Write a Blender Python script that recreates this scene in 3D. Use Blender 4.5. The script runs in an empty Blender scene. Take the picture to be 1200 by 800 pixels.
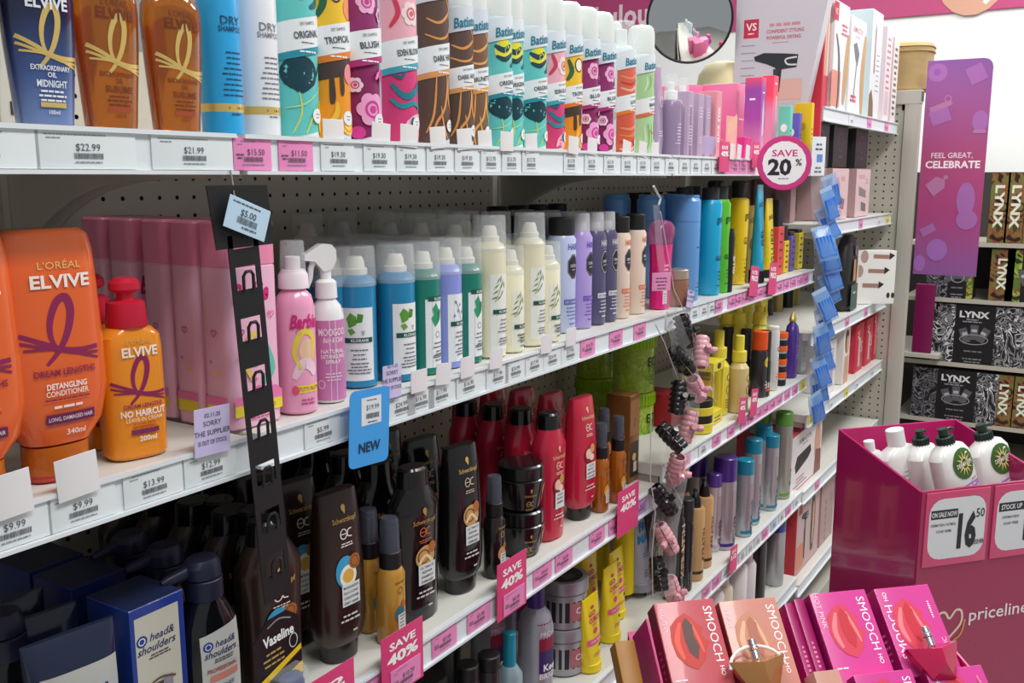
import bpy, math, random
from mathutils import Matrix, Vector
random.seed(7)
SC = bpy.context.scene
COL = SC.collection

# ---------------------------------------------------------------- camera
FPX = 1115.0
DIST, EYE = 0.72, 1.5
_hy, _vx = 207.0, 1320.0
_p = math.atan((400-_hy)/FPX)
_Zc = Vector((0, math.cos(_p), -math.sin(_p)))
_d = Vector((_vx-600, 400-_hy, FPX))
_Xc = (_d-_Zc*_d.dot(_Zc)).normalized()
_Yc = -_Zc.cross(_Xc)
CAM = Vector((0, -DIST, EYE))
cd = bpy.data.cameras.new('camera'); cam = bpy.data.objects.new('camera', cd); COL.objects.link(cam)
cd.sensor_width = 36; cd.lens = FPX/1200*36; cd.clip_start = .02; cd.clip_end = 60
cam.matrix_world = Matrix(((_Xc[0], _Xc[1], -_Xc[2], CAM[0]), (_Yc[0], _Yc[1], -_Yc[2], CAM[1]), (_Zc[0], _Zc[1], -_Zc[2], CAM[2]), (0, 0, 0, 1)))
SC.camera = cam
# ---------------------------------------------------------------- light
W = bpy.data.worlds.new('world'); SC.world = W; W.use_nodes = True
W.node_tree.nodes['Background'].inputs[0].default_value = (.93, .97, 1, 1)
W.node_tree.nodes['Background'].inputs[1].default_value = .33
def area(name, loc, sx, sy, power, col=(1, .985, .96)):
    l = bpy.data.lights.new(name, 'AREA'); l.shape = 'RECTANGLE'; l.size = sx; l.size_y = sy; l.energy = power; l.color = col
    o = bpy.data.objects.new(name, l); o.location = loc; COL.objects.link(o); return o
area('ceiling_lamp', (.5, -1.25, 3.1), 1.3, .5, 34)
area('ceiling_lamp', (2.4, -1.25, 3.1), 1.3, .5, 40)
area('ceiling_lamp', (4.0, -.9, 3.1), 1.2, .6, 40)
area('ceiling_lamp', (1.0, .3, 3.1), 1.3, .5, 24)
area('ceiling_lamp', (3.4, .7, 3.0), 1.2, .6, 30)
SC.view_settings.view_transform = 'Standard'; SC.view_settings.look = 'None'
SC.view_settings.gamma = 1; SC.view_settings.use_curve_mapping = False
SC.view_settings.exposure = -0.1

# ---------------------------------------------------------------- pixel to world
def ray(px, py):
    r, u = (px-600)/FPX, (400-py)/FPX
    return Vector((_Xc[0]*r+_Xc[1]*u+_Xc[2], _Yc[0]*r+_Yc[1]*u+_Yc[2], _Zc[0]*r+_Zc[1]*u+_Zc[2]))
def onY(px, py, y): d = ray(px, py); return CAM+d*((y-CAM.y)/d.y)
def onX(px, py, x): d = ray(px, py); return CAM+d*((x-CAM.x)/d.x)
def onZ(px, py, z): d = ray(px, py); return CAM+d*((z-CAM.z)/d.z)

# ---------------------------------------------------------------- materials
def lin(h):
    if isinstance(h, tuple): return h if len(h) == 4 else (*h, 1)
    h = h.lstrip('#'); h = ''.join(c*2 for c in h) if len(h) == 3 else h; v = [int(h[i:i+2], 16)/255 for i in (0, 2, 4)]
    return tuple((c/12.92 if c <= .04045 else ((c+.055)/1.055)**2.4) for c in v)+(1,)
_M = {}
def mat(hexc, rough=.4, metal=0, trans=0, coat=0, alpha=1, ior=1.45, bump=0):
    key = (hexc, rough, metal, trans, coat, alpha, ior, bump)
    if key in _M: return _M[key]
    m = bpy.data.materials.new('paint_'+str(hexc).strip('#')); m.use_nodes = True; nt = m.node_tree
    b = nt.nodes['Principled BSDF']; I = b.inputs
    I['Base Color'].default_value = lin(hexc); I['Roughness'].default_value = rough; I['Metallic'].default_value = metal
    I['Transmission Weight'].default_value = trans; I['Coat Weight'].default_value = coat; I['Alpha'].default_value = alpha
    I['IOR'].default_value = ior
    tc = nt.nodes.new('ShaderNodeTexCoord'); n = nt.nodes.new('ShaderNodeTexNoise'); n.inputs['Scale'].default_value = 60
    n.inputs['Detail'].default_value = 1
    nt.links.new(tc.outputs['Object'], n.inputs['Vector'])
    r = nt.nodes.new('ShaderNodeMapRange'); r.inputs['To Min'].default_value = max(.02, rough*.85); r.inputs['To Max'].default_value = min(1, rough*1.15)
    nt.links.new(n.outputs['Fac'], r.inputs['Value']); nt.links.new(r.outputs[0], I['Roughness'])
    if bump:
        bp = nt.nodes.new('ShaderNodeBump'); bp.inputs['Strength'].default_value = bump; bp.inputs['Distance'].default_value = .002
        nt.links.new(n.outputs['Fac'], bp.inputs['Height']); nt.links.new(bp.outputs[0], I['Normal'])
    _M[key] = m; return m
def pat(name, cols, scale=40, kind='noise', dist=1.5, rough=.35, stretch=(1, 1, 1)):
    """printed artwork: a constant colour ramp over a distorted texture in the object's own space"""
    key = ('pat', name)
    if key in _M: return _M[key]
    m = bpy.data.materials.new('print_'+name); m.use_nodes = True; nt = m.node_tree
    b = nt.nodes['Principled BSDF']; b.inputs['Roughness'].default_value = rough
    tc = nt.nodes.new('ShaderNodeTexCoord'); mp = nt.nodes.new('ShaderNodeMapping'); mp.inputs['Scale'].default_value = stretch
    nt.links.new(tc.outputs['Object'], mp.inputs['Vector'])
    if kind == 'voronoi':
        t = nt.nodes.new('ShaderNodeTexVoronoi'); t.inputs['Scale'].default_value = scale; o = t.outputs['Distance']
    elif kind == 'wave':
        t = nt.nodes.new('ShaderNodeTexWave'); t.inputs['Scale'].default_value = scale; t.inputs['Distortion'].default_value = dist*4; t.inputs['Detail'].default_value = 1; o = t.outputs['Fac']
        t.inputs['Detail Scale'].default_value = .6
    else:
        t = nt.nodes.new('ShaderNodeTexNoise'); t.inputs['Scale'].default_value = scale; t.inputs['Distortion'].default_value = dist; t.inputs['Detail'].default_value = 1; o = t.outputs['Fac']
    nt.links.new(mp.outputs[0], t.inputs['Vector'])
    cr = nt.nodes.new('ShaderNodeValToRGB'); cr.color_ramp.interpolation = 'CONSTANT'
    e = cr.color_ramp.elements
    while len(e) < len(cols): e.new(.5)
    lo, hi = (.0, .8) if kind != 'noise' else (.3, .68)
    for i, c in enumerate(cols):
        if isinstance(c, tuple): e[i].position = c[0]; e[i].color = lin(c[1])
        else: e[i].position = 0 if i == 0 else lo+(hi-lo)*i/len(cols); e[i].color = lin(c)
    nt.links.new(o, cr.inputs[0]); nt.links.new(cr.outputs[0], b.inputs['Base Color'])
    _M[key] = m; return m
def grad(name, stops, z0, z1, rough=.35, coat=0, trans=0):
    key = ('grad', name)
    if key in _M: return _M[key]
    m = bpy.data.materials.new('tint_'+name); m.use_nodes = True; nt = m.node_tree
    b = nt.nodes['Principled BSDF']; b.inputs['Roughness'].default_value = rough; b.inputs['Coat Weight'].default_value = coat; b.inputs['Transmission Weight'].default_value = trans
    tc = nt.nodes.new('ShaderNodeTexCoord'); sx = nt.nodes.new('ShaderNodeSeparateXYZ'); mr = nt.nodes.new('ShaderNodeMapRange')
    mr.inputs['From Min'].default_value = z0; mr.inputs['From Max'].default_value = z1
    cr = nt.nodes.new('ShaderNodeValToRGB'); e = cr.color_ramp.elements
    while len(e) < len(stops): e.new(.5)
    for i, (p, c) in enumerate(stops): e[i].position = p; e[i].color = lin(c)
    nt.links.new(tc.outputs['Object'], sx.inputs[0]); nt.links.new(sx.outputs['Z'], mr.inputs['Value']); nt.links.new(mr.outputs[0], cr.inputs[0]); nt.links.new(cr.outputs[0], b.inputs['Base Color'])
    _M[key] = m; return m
def MM(c):
    return c if isinstance(c, bpy.types.Material) else (GOLD if c == 'gold' else mat(c, .45))
GOLD = mat('#e6c878', .3, .45)
CLEAR = mat('#e8eef0', .12, 0, 0, 0, .28)
CLEAR2 = mat('#f2f6f8', .08, 0, 0, 0, .16)
STEEL = mat('#c9cbd0', .25, .9)

# ---------------------------------------------------------------- geometry
def se(a, rx, ry, p):
    c, s = math.cos(a), math.sin(a)
    return (rx*math.copysign(abs(c)**(2/p), c), ry*math.copysign(abs(s)**(2/p), s))
_TX = {}
def text2d(s, shear=0, bold=0, space=1):
    k = (s, shear, bold, space)
    if k in _TX: return _TX[k]
    c = bpy.data.curves.new('t', 'FONT'); c.body = s; c.size = 1; c.resolution_u = 2; c.shear = shear; c.offset = bold; c.space_character = space
    o = bpy.data.objects.new('t', c); COL.objects.link(o)
    bpy.context.view_layer.update()
    me = bpy.data.meshes.new_from_object(o.evaluated_get(bpy.context.evaluated_depsgraph_get()))
    v = [(a.co.x, a.co.y) for a in me.vertices]; f = [tuple(p.vertices) for p in me.polygons]
    bpy.data.objects.remove(o); bpy.data.curves.remove(c); bpy.data.meshes.remove(me)
    if v:
        x0, x1 = min(a[0] for a in v), max(a[0] for a in v)
        v = [((a-(x0+x1)/2)/.72, b/.72-.5) for a, b in v]; w = (x1-x0)/.72
    else: w = 0
    _TX[k] = (v, f, w); return _TX[k]
class Rnd:
    """surface of a loft, u = metres sideways from the front centre (-Y), v = height"""
    def __init__(s, prof, flat=False, yaw=0): s.p = prof; s.flat = flat; s.yaw = yaw
    def pt(s, u, v, off):
        P = s.p
        if v <= P[0][0]: q = P[0]
        elif v >= P[-1][0]: q = P[-1]
        else:
            for a, b in zip(P, P[1:]):
                if a[0] <= v <= b[0]:
                    t = (v-a[0])/max(1e-9, b[0]-a[0]); q = [x+(y-x)*t for x, y in zip(a[:4], b[:4])]; break
        rx, ry, pw = q[1], q[2], q[3]
        cx, cy = (P[0][4], P[0][5]) if len(P[0]) > 4 else (0, 0)
        if s.flat:
            k = max(-.97, min(.97, u/rx)); y = -ry*(1-abs(k)**pw)**(1/pw)
            return (cx+k*rx, cy+y-off, v)
        a = u/rx+s.yaw
        return (cx+(rx+off)*math.sin(a), cy-(ry+off)*math.cos(a), v)
class Flat:
    def __init__(s, o, U, V): s.o = Vector(o); s.U = Vector(U).normalized(); s.V = Vector(V).normalized(); s.N = s.U.cross(s.V)
    def pt(s, u, v, off): return tuple(s.o+s.U*u+s.V*v+s.N*off)
class G:
    def __init__(s): s.v = []; s.f = []; s.mi = []; s.m = []
    def mid(s, m):
        m = MM(m)
        if m not in s.m: s.m.append(m)
        return s.m.index(m)
    def add(s, vs, fs, m, M=None):
        b = len(s.v); i = s.mid(m)
        s.v += [tuple(M@Vector(v)) for v in vs] if M is not None else [tuple(v) for v in vs]
        s.f += [tuple(b+k for k in f) for f in fs]; s.mi += [i]*len(fs); return s
    def loft(s, prof, m, n=28, M=None, cap=True, cap0=True):
        vs = []; fs = []
        for q in prof:
            z, rx, ry, p = q[:4]; cx, cy = (q[4], q[5]) if len(q) > 4 else (0, 0)
            for k in range(n):
                x, y = se(2*math.pi*(k+.5)/n, rx, ry, p); vs.append((cx+x, cy+y, z))
        for i in range(len(prof)-1):
            for k in range(n):
                a = i*n+k; b = i*n+(k+1) % n; fs.append((a, b, b+n, a+n))
        if cap: fs.append(tuple((len(prof)-1)*n+k for k in range(n)))
        if cap0: fs.append(tuple(reversed(range(n))))
        return s.add(vs, fs, m, M)
    def cyl(s, r, z0, z1, m, n=24, M=None, r1=None, bev=.001):
        r1 = r if r1 is None else r1
        return s.loft([(z0, r-bev, r-bev, 2), (z0+bev, r, r, 2), (z1-bev, r1, r1, 2), (z1, r1-bev, r1-bev, 2)], m, n, M)
    def box(s, x0, x1, y0, y1, z0, z1, m, M=None):
        vs = [(x, y, z) for z in (z0, z1) for y in (y0, y1) for x in (x0, x1)]
        return s.add(vs, [(0, 2, 3, 1), (4, 5, 7, 6), (0, 1, 5, 4), (2, 6, 7, 3), (0, 4, 6, 2), (1, 3, 7, 5)], m, M)
    def rbox(s, x0, x1, y0, y1, z0, z1, m, r=.002, M=None):
        cx, cy, hx, hy = (x0+x1)/2, (y0+y1)/2, (x1-x0)/2, (y1-y0)/2; vs = []; fs = []
        for z, i in ((z0, r*.7), (z0+r*.7, 0), (z1-r*.7, 0), (z1, r*.7)):
            for sx, sy, a0 in ((1, 1, 0), (-1, 1, 90), (-1, -1, 180), (1, -1, 270)):
                for a in (0, 45, 90):
                    t = math.radians(a0+a); vs.append((cx+sx*(hx-r)+(r-i)*math.cos(t), cy+sy*(hy-r)+(r-i)*math.sin(t), z))
        n = 12
        for i in range(3):
            for k in range(n): a = i*n+k; b = i*n+(k+1) % n; fs.append((a, b, b+n, a+n))
        fs += [tuple(3*n+k for k in range(n)), tuple(reversed(range(n)))]
        return s.add(vs, fs, m, M)
    def tube(s, pts, r, m, n=8, closed=False, M=None):
        P = [Vector(p) for p in pts]; vs = []; fs = []; N = len(P); up = None
        for i, p in enumerate(P):
            t = (P[(i+1) % N]-P[i-1]) if closed else (P[min(i+1, N-1)]-P[max(i-1, 0)]); t.normalize()
            if up is None: up = Vector((0, 0, 1)) if abs(t.z) < .9 else Vector((1, 0, 0))
            a = t.cross(up).normalized(); b = a.cross(t); up = b
            rr = r[i] if isinstance(r, (list, tuple)) else r
            for k in range(n): w = 2*math.pi*k/n; vs.append(p+a*rr*math.cos(w)+b*rr*math.sin(w))
        for i in range(N if closed else N-1):
            for k in range(n):
                j = (i+1) % N; fs.append((i*n+k, i*n+(k+1) % n, j*n+(k+1) % n, j*n+k))
        if not closed: fs += [tuple(range(n)), tuple((N-1)*n+k for k in range(n))]
        return s.add(vs, fs, m, M)
    def prism(s, poly, y0, y1, m, M=None):     # polygon in x,z extruded in y
        n = len(poly); vs = [(x, y0, z) for x, z in poly]+[(x, y1, z) for x, z in poly]
        fs = [tuple(range(n)), tuple(n+k for k in reversed(range(n)))]+[(k, k+n, (k+1) % n+n, (k+1) % n) for k in range(n)]
        return s.add(vs, fs, m, M)
    def prints(s, surf, ops, off0=.00022, step=.00009):
        L = 0
        for op in ops:
            k = op[0]; off = off0+step*L; L += 1
            if k == 't' and isinstance(surf, Rnd): off += (op[4]*.8)**2/(8*surf.p[1][1])*(1 if not surf.flat else .25)
            def put(v2, f, m): s.add([surf.pt(a, b, off) for a, b in v2], f, m)
            if k == 't':      # text,u,v,h,color,{opts}
                _, t, u, v, h, c = op[:6]; o = op[6] if len(op) > 6 else {}
                V, F, w = text2d(t, o.get('shear', 0), o.get('bold', .01), o.get('space', 1))
                if not V: continue
                sx = h if 'w' not in o else o['w']/w
                if o.get('a') == 'l': du = w*sx/2
                else: du = 0
                r = math.radians(o.get('rot', 0)); ca, sa = math.cos(r), math.sin(r)
                put([(u+(a*sx+du)*ca-b*h*sa, v+(a*sx+du)*sa+b*h*ca) for a, b in V], F, c)
            elif k in 'rq':   # rect u,v,w,h,color,{rot,slope}
                _, u, v, w, h, c = op[:6]; o = op[6] if len(op) > 6 else {}
                nu = max(1, min(16, int(w/.006))); nv = max(1, min(8, int(h/.02))); sl = o.get('slope', 0); r = math.radians(o.get('rot', 0)); ca, sa = math.cos(r), math.sin(r)
                V = []; F = []
                for j in range(nv+1):
                    for i in range(nu+1):
                        a = -w/2+w*i/nu; b = -h/2+h*j/nv+sl*a; V.append((u+a*ca-b*sa, max(o.get('lo', -9), v+a*sa+b*ca)))
                for j in range(nv):
                    for i in range(nu): q = j*(nu+1)+i; F.append((q, q+1, q+nu+2, q+nu+1))
                put(V, F, c)
            elif k == 'e':
                _, u, v, rx, ry, c = op[:6]; V = [(u, v)]; F = []; n = 18
                for q in (.5, 1): V += [(u+rx*q*math.cos(2*math.pi*i/n), v+ry*q*math.sin(2*math.pi*i/n)) for i in range(n)]
                for i in range(n): j = (i+1) % n; F += [(0, 1+i, 1+j), (1+i, 1+n+i, 1+n+j, 1+j)]
                put(V, F, c)
            elif k == 'o':    # ring
                _, u, v, rx, ry, t, c = op[:7]; V = []; F = []; n = 24
                for q in (0, t): V += [(u+(rx-q)*math.cos(2*math.pi*i/n), v+(ry-q)*math.sin(2*math.pi*i/n)) for i in range(n)]
                for i in range(n): j = (i+1) % n; F.append((i, j, n+j, n+i))
                put(V, F, c)
            elif k == 'p':
                B_ = []
                for a, b in zip(op[1], list(op[1][1:])+[op[1][0]]):
                    ns = 1 if isinstance(surf, Flat) else max(1, min(6, int(math.hypot(b[0]-a[0], b[1]-a[1])/.004)))
                    B_ += [(a[0]+(b[0]-a[0])*t/ns, a[1]+(b[1]-a[1])*t/ns) for t in range(ns)]
                if isinstance(surf, Flat) or len(op[1]) > 9: put(B_, [tuple(range(len(B_)))], op[2])
                else:
                    n = len(B_); cu, cv = sum(a for a, b in B_)/n, sum(b for a, b in B_)/n; V = [(cu, cv)]; F = []
                    for q in (.5, 1): V += [(cu+(a-cu)*q, cv+(b-cv)*q) for a, b in B_]
                    for i in range(n): j = (i+1) % n; F += [(0, 1+i, 1+j), (1+i, 1+n+i, 1+n+j, 1+j)]
                    put(V, F, op[2])
            elif k == 's':    # stroke points,width,color  (catmull-ish subdivision)
                pts = op[1]; w = op[2]; Q = []
                for i in range(len(pts)-1):
                    p0, p1, p2, p3 = pts[max(i-1, 0)], pts[i], pts[i+1], pts[min(i+2, len(pts)-1)]
                    for t in (0, .25, .5, .75):
                        Q.append(tuple(.5*((2*b)+(-a+c_)*t+(2*a-5*b+4*c_-d)*t*t+(-a+3*b-3*c_+d)*t**3) for a, b, c_, d in zip(p0, p1, p2, p3)))
                Q.append(tuple(pts[-1])); V = []; F = []; N = len(Q)
                for i, q in enumerate(Q):
                    a = Q[max(i-1, 0)]; b = Q[min(i+1, N-1)]; dx, dy = b[0]-a[0], b[1]-a[1]; l = math.hypot(dx, dy) or 1
                    ww = w*(.35+.65*math.sin(math.pi*(i+.5)/N))/2 if len(op) > 4 else w/2
                    V += [(q[0]-dy/l*ww, q[1]+dx/l*ww), (q[0]+dy/l*ww, q[1]-dx/l*ww)]
                F = [(2*i, 2*i+1, 2*i+3, 2*i+2) for i in range(N-1)]; put(V, F, op[3])
            elif k == 'l':    # filler small print u,v,w,n,dv,h,color
                _, u, v, w, n, dv, h, c = op[:8]; rnd = random.Random(n*7+int(w*1e4)); V = []; F = []
                for i in range(n):
                    ww = w*(.55+.45*rnd.random()); a = u-ww/2; e = u+ww/2
                    while a < e-.0005:
                        b = min(e, a+h*(1.5+3*rnd.random())); q = len(V); y = v-i*dv
                        V += [(a, y-h/2), (b, y-h/2), (b, y+h/2), (a, y+h/2)]; F.append((q, q+1, q+2, q+3)); a = b+h*.6
                put(V, F, c)
            elif k == 'bc':
                _, u, v, w, h, c = op[:6]; rnd = random.Random(3); V = []; F = []; a = u-w/2
                while a < u+w/2:
                    b = a+w*(.008+.02*rnd.random()); q = len(V); V += [(a, v-h/2), (b, v-h/2), (b, v+h/2), (a, v+h/2)]; F.append((q, q+1, q+2, q+3)); a = b+w*(.008+.014*rnd.random())
                put(V, F, c)
        return s
    def mesh(s, name, smooth=True):
        me = bpy.data.meshes.new(name); me.from_pydata(s.v, [], s.f)
        for m in s.m: me.materials.append(m)
        me.polygons.foreach_set('material_index', s.mi)
        if smooth:
            me.polygons.foreach_set('use_smooth', [True]*len(s.f)); me.update()
            try: me.set_sharp_from_angle(angle=math.radians(32))
            except Exception: pass
        me.update(); return me
def rot(ax, deg): return Matrix.Rotation(math.radians(deg), 4, ax)
def tr(x, y, z): return Matrix.Translation((x, y, z))

# ---------------------------------------------------------------- things
def N(name, g, kids=(), label=None):
    return (name, g.mesh(name) if isinstance(g, G) else g, [k for k in kids if k], label)
def link(name, me, parent=None): o = bpy.data.objects.new(name, me); COL.objects.link(o); o.parent = parent; return o
THINGS = []
def inst(name, tree, label, cat, group=None, loc=(0, 0, 0), rz=0, mtx=None, scale=None):
    r = link(name, None); r.empty_display_size = .02
    if mtx is not None: r.matrix_world = mtx
    else: r.location = loc; r.rotation_euler = (0, 0, rz)
    if scale: r.scale = scale
    def rec(t, par):
        for nm, me, ks, lb in t:
            o = link(nm, me, par)
            if lb: o['label'] = lb
            rec(ks, o)
    rec(tree, r); r['label'] = label; r['category'] = cat
    if group: r['group'] = group
    THINGS.append(r); return r
def single(name, g, label, cat, group=None, loc=(0, 0, 0), mtx=None, rz=0):
    o = link(name, g.mesh(name) if isinstance(g, G) else g)
    if mtx is not None: o.matrix_world = mtx
    else: o.location = loc; o.rotation_euler = (0, 0, rz)
    o['label'] = label; o['category'] = cat
    if group: o['group'] = group
    THINGS.append(o); return o
def struct(name, g): o = link(name, g.mesh(name, False)); o['kind'] = 'structure'; return o
def centre(px, py, Y, r, edge):
    """plan position of a round foot of radius r whose silhouette edge is seen at px"""
    d = ray(px, py); dx, dy = d.x, d.y; l = math.hypot(dx, dy); dx /= l; dy /= l
    s = {'r': 1, 'l': -1, 'c': 0}[edge]; nx, ny = -dy*s*r, dx*s*r
    t = (Y-CAM.y-ny)/dy
    return t*dx+nx, Y
BACK = ['first', 'second', 'third', 'fourth', 'fifth']
def put(name, tree, label, cat, group, px, py, z, Y, r, edge='r', back=0, gap=None, rz=0, blabel=None, sx=1):
    x, y = centre(px, py, Y, r*sx, edge); sc_ = (sx, 1, 1) if sx != 1 else None; out = [inst(name, tree, label, cat, group, (x, y, z), rz, scale=sc_)]
    for k in range(back):
        out.append(inst(name, tree, blabel or ' '.join(label.split(' on ')[0].split()[:11])+', '+BACK[k]+' one behind it', cat, group, (x+random.uniform(-.002, .002), y+(k+1)*(gap or 2.1*r), z), rz+random.uniform(-.06, .06), scale=sc_))
    return out

# ================================================================ SETTING
ZA, ZB, ZC, ZD = 1.540, 1.246, .909, .613
S1, S2, S3, S4 = 1.246, .944, .600, .25
J = [-.39, .64, 1.67, 2.70, 3.73]           # bay joints
YB = .38
g = G(); g.box(-4, 7, -5, 4, -.02, 0, mat('#b9b6ae', .35)); struct('floor', g)
g = G(); g.box(5.0, 5.06, -4, 4, 0, 3.1, mat('#f8faf8', .6)); g_w = struct('wall_back', g)
g = G(); g.box(4.985, 5.0, -4, 4, 2.25, 3.1, mat('#c04a7c', .5)); o = struct('trim_1', g)
sf = Flat((4.985, 0, 0), (0, -1, 0), (0, 0, 1))
g = G(); g.prints(sf, [('t', 'fabulous', -1.755, 2.385, .115, '#f6dce6', {'bold': .03, 'space': 1.05, 'w': .50})], .002)
o = link('lettering', g.mesh('lettering')); o['label'] = 'white wall lettering on the pink band'; o.parent = bpy.data.objects['trim_1']
# poster with the lower edge of a face on the pink band
g = G(); g.prints(sf, [('e', .045, 2.40, .15, .17, '#d9a48c'), ('e', .03, 2.425, .05, .02, '#b65a5a'), ('s', [(.10, 2.28), (.17, 2.36), (.2, 2.5)], .02, '#e9e3df')], .002)
link('face_print', g.mesh('face_print')).parent = bpy.data.objects['trim_1']

METAL = mat('#bcb9b0', .5); BOARD = mat('#dcdcd4', .45); RAIL = mat('#e3eaee', .3); PEG = mat('#b8b1a4', .6); DARK = mat('#2a2725', .8)
def pegboard(w, z0, z1, px_, pz_, m, r=.0031):
    g = G(); nx = int(w/px_); nz = int((z1-z0)/pz_); vs = []; fs = []
    ox = (w-nx*px_)/2
    for j in range(nz):
        for i in range(nx):
            x0 = ox+i*px_; zz = z0+j*pz_; cx, cz = x0+px_/2, zz+pz_/2; b = len(vs)
            for a, c in ((1, 0), (1, 1), (0, 1), (-1, 1), (-1, 0), (-1, -1), (0, -1), (1, -1)): vs.append((cx+a*px_/2, 0, cz+c*pz_/2))
            for k in range(8): t = k*math.pi/4; vs.append((cx+r*math.cos(t), 0, cz+r*math.sin(t)))
            for k in range(8): q = (k+1) % 8; fs.append((b+k, b+8+k, b+8+q, b+q))
    g.add(vs, fs, m)
    top = z0+nz*pz_
    for a, b_, c, d in ((0, ox, z0, z1), (ox+nx*px_, w, z0, z1), (0, w, top, z1)):
        if b_-a > 1e-4 and d-c > 1e-4: g.add([(a, 0, c), (b_, 0, c), (b_, 0, d), (a, 0, d)], [(0, 1, 2, 3)], m)
    return g.mesh('pegboard', False)
pb = pegboard(1.0, .3, 1.66, .0285, .0252, PEG)
for i in range(4):
    top_h = 1.66
    r = inst('shelving_bay', [], ['beige pegboard shelving bay at the left behind the orange bottles', 'beige pegboard shelving bay behind the teal and cream spray cans',
              'beige pegboard shelving bay behind the bright blue and yellow bottles', 'beige pegboard shelving bay at the far end holding boxed hair dryers'][i], 'shelving', 'pegboard shelving bays', (J[i], YB, 0))
    link('pegboard', pb, r).location = (.015, 0, 0)
    g = G(); g.box(.016, 1.014, .012, .02, .3, top_h, DARK); link('backing_panel', g.mesh('backing_panel'), r)
    g = G(); g.rbox(-.015, .015, -.012, .03, 0, 1.68, METAL, .003)
    for k in range(40): g.box(-.0025, .0025, -.0135, -.0118, .4+k*.03, .415+k*.03, DARK)
    link('upright', g.mesh('upright'), r)
    g = G(); g.rbox(.016, 1.014, -.375, .009, 0, .16, METAL, .004); link('base', g.mesh('base'), r)

def bracket_mesh(depth, drop=.075):
    pts = [(0, 0), (-depth+.01, 0), (-depth+.01, -.016)]
    for k in range(9): t = k/8; pts.append((-(depth-.05)+(depth-.10)*t, -.016-(drop-.016)*(t**3.2)))
    pts += [(0, -drop-.02)]
    g = G(); n = len(pts)
    vs = [(-.0015, a, b) for a, b in pts]+[(.0015, a, b) for a, b in pts]
    g.add(vs, [tuple(range(n)), tuple(n+k for k in reversed(range(n)))]+[(k, k+n, (k+1) % n+n, (k+1) % n) for k in range(n)], METAL)
    return g.mesh('bracket', False)
BR = bracket_mesh(YB-.01)
def shelf(i, z, label, lip=.038, x0=None, x1=None, m=RAIL):
    a, b = (J[i]+.005 if x0 is None else x0), (J[i+1]-.005 if x1 is None else x1)
    r = inst('shelf', [], label, 'shelf', 'metal shelves', (a, 0, z)); w = b-a
    g = G(); g.rbox(0, w, .001, YB-.015, -.026, -.0015, BOARD, .002); link('board', g.mesh('board'), r)
    g = G()   # ticket rail: back plate, top and bottom lips
    g.box(0, w, -.0045, .001, -lip, -.001, m); g.box(0, w, -.0085, -.0045, -.004, 0, m); g.box(0, w, -.0095, -.0045, -lip, -lip+.0035, m)
    link('price_rail', g.mesh('price_rail'), r)
    for xx in (.006, w-.006): o = link('bracket', BR, r); o.location = (xx, YB-.013, -.026)
    return r
shelf(0, ZA, 'white metal top shelf at left carrying the oil bottles'); shelf(1, ZA, 'white metal top shelf carrying patterned dry shampoo cans'); shelf(2, ZA, 'white metal top shelf carrying pink cartons before the round sign')
shelf(0, ZB, 'white metal middle shelf at left carrying orange bottles'); shelf(1, ZB, 'white metal middle shelf carrying teal and cream spray cans')
shelf(0, ZC, 'white metal lower shelf at left under navy boxes', .042); shelf(1, ZC, 'white metal lower shelf carrying black and red bottles', .042)
shelf(1, ZD, 'white metal lowest visible shelf carrying yellow tubes'); shelf(0, ZD, 'white metal lowest shelf hidden in shade at left')
shelf(2, S1, 'white metal shelf with pink tickets under the blue and yellow bottles'); shelf(2, S2, 'white metal shelf with pink tickets under the yellow spray bottles')
shelf(2, S3, 'white metal shelf with mixed tickets under the tan and silver cans', .040); shelf(2, .335, 'white metal bottom shelf below the blue capped spray can')
Z4 = [1.690, 1.370, 1.062, .822, .590, .30]
for k, z in enumerate(Z4):
    shelf(3, z, 'white metal %s shelf of the far bay with boxed hair tools' % ['topmost', 'second', 'third', 'fourth', 'fifth', 'lowest'][k], .04, x0=2.712, x1=3.72)
# end panel of the run: pegboard facing the aisle of the camera
g = G(); pe = pegboard(.46, .3, 1.76, .0295, .0252, mat('#bcb8ab', .6), .0034)
r = inst('end_panel', [], 'tall beige pegboard end panel closing the far end of the shelving', 'shelving panel', None, (3.745, 0, 0))
o = link('pegboard', pe, r); o.location = (0, -.02+.46, 0); o.rotation_euler = (0, 0, -math.pi/2)
g = G(); g.box(.008, .02, -.02, .45, .3, 1.77, DARK); link('backing_panel', g.mesh('backing_panel'), r)
g = G(); g.rbox(-.01, .03, -.075, -.022, 0, 1.77, mat('#bdb9af', .5), .004); link('upright', g.mesh('upright'), r)
g = G(); g.rbox(-.012, .03, -.077, .45, 1.757, 1.807, mat('#bdb9af', .5), .003); g.box(-.008, .03, -.079, -.076, 1.767, 1.80, '#222222'); link('top_rail', g.mesh('top_rail'), r)

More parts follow.
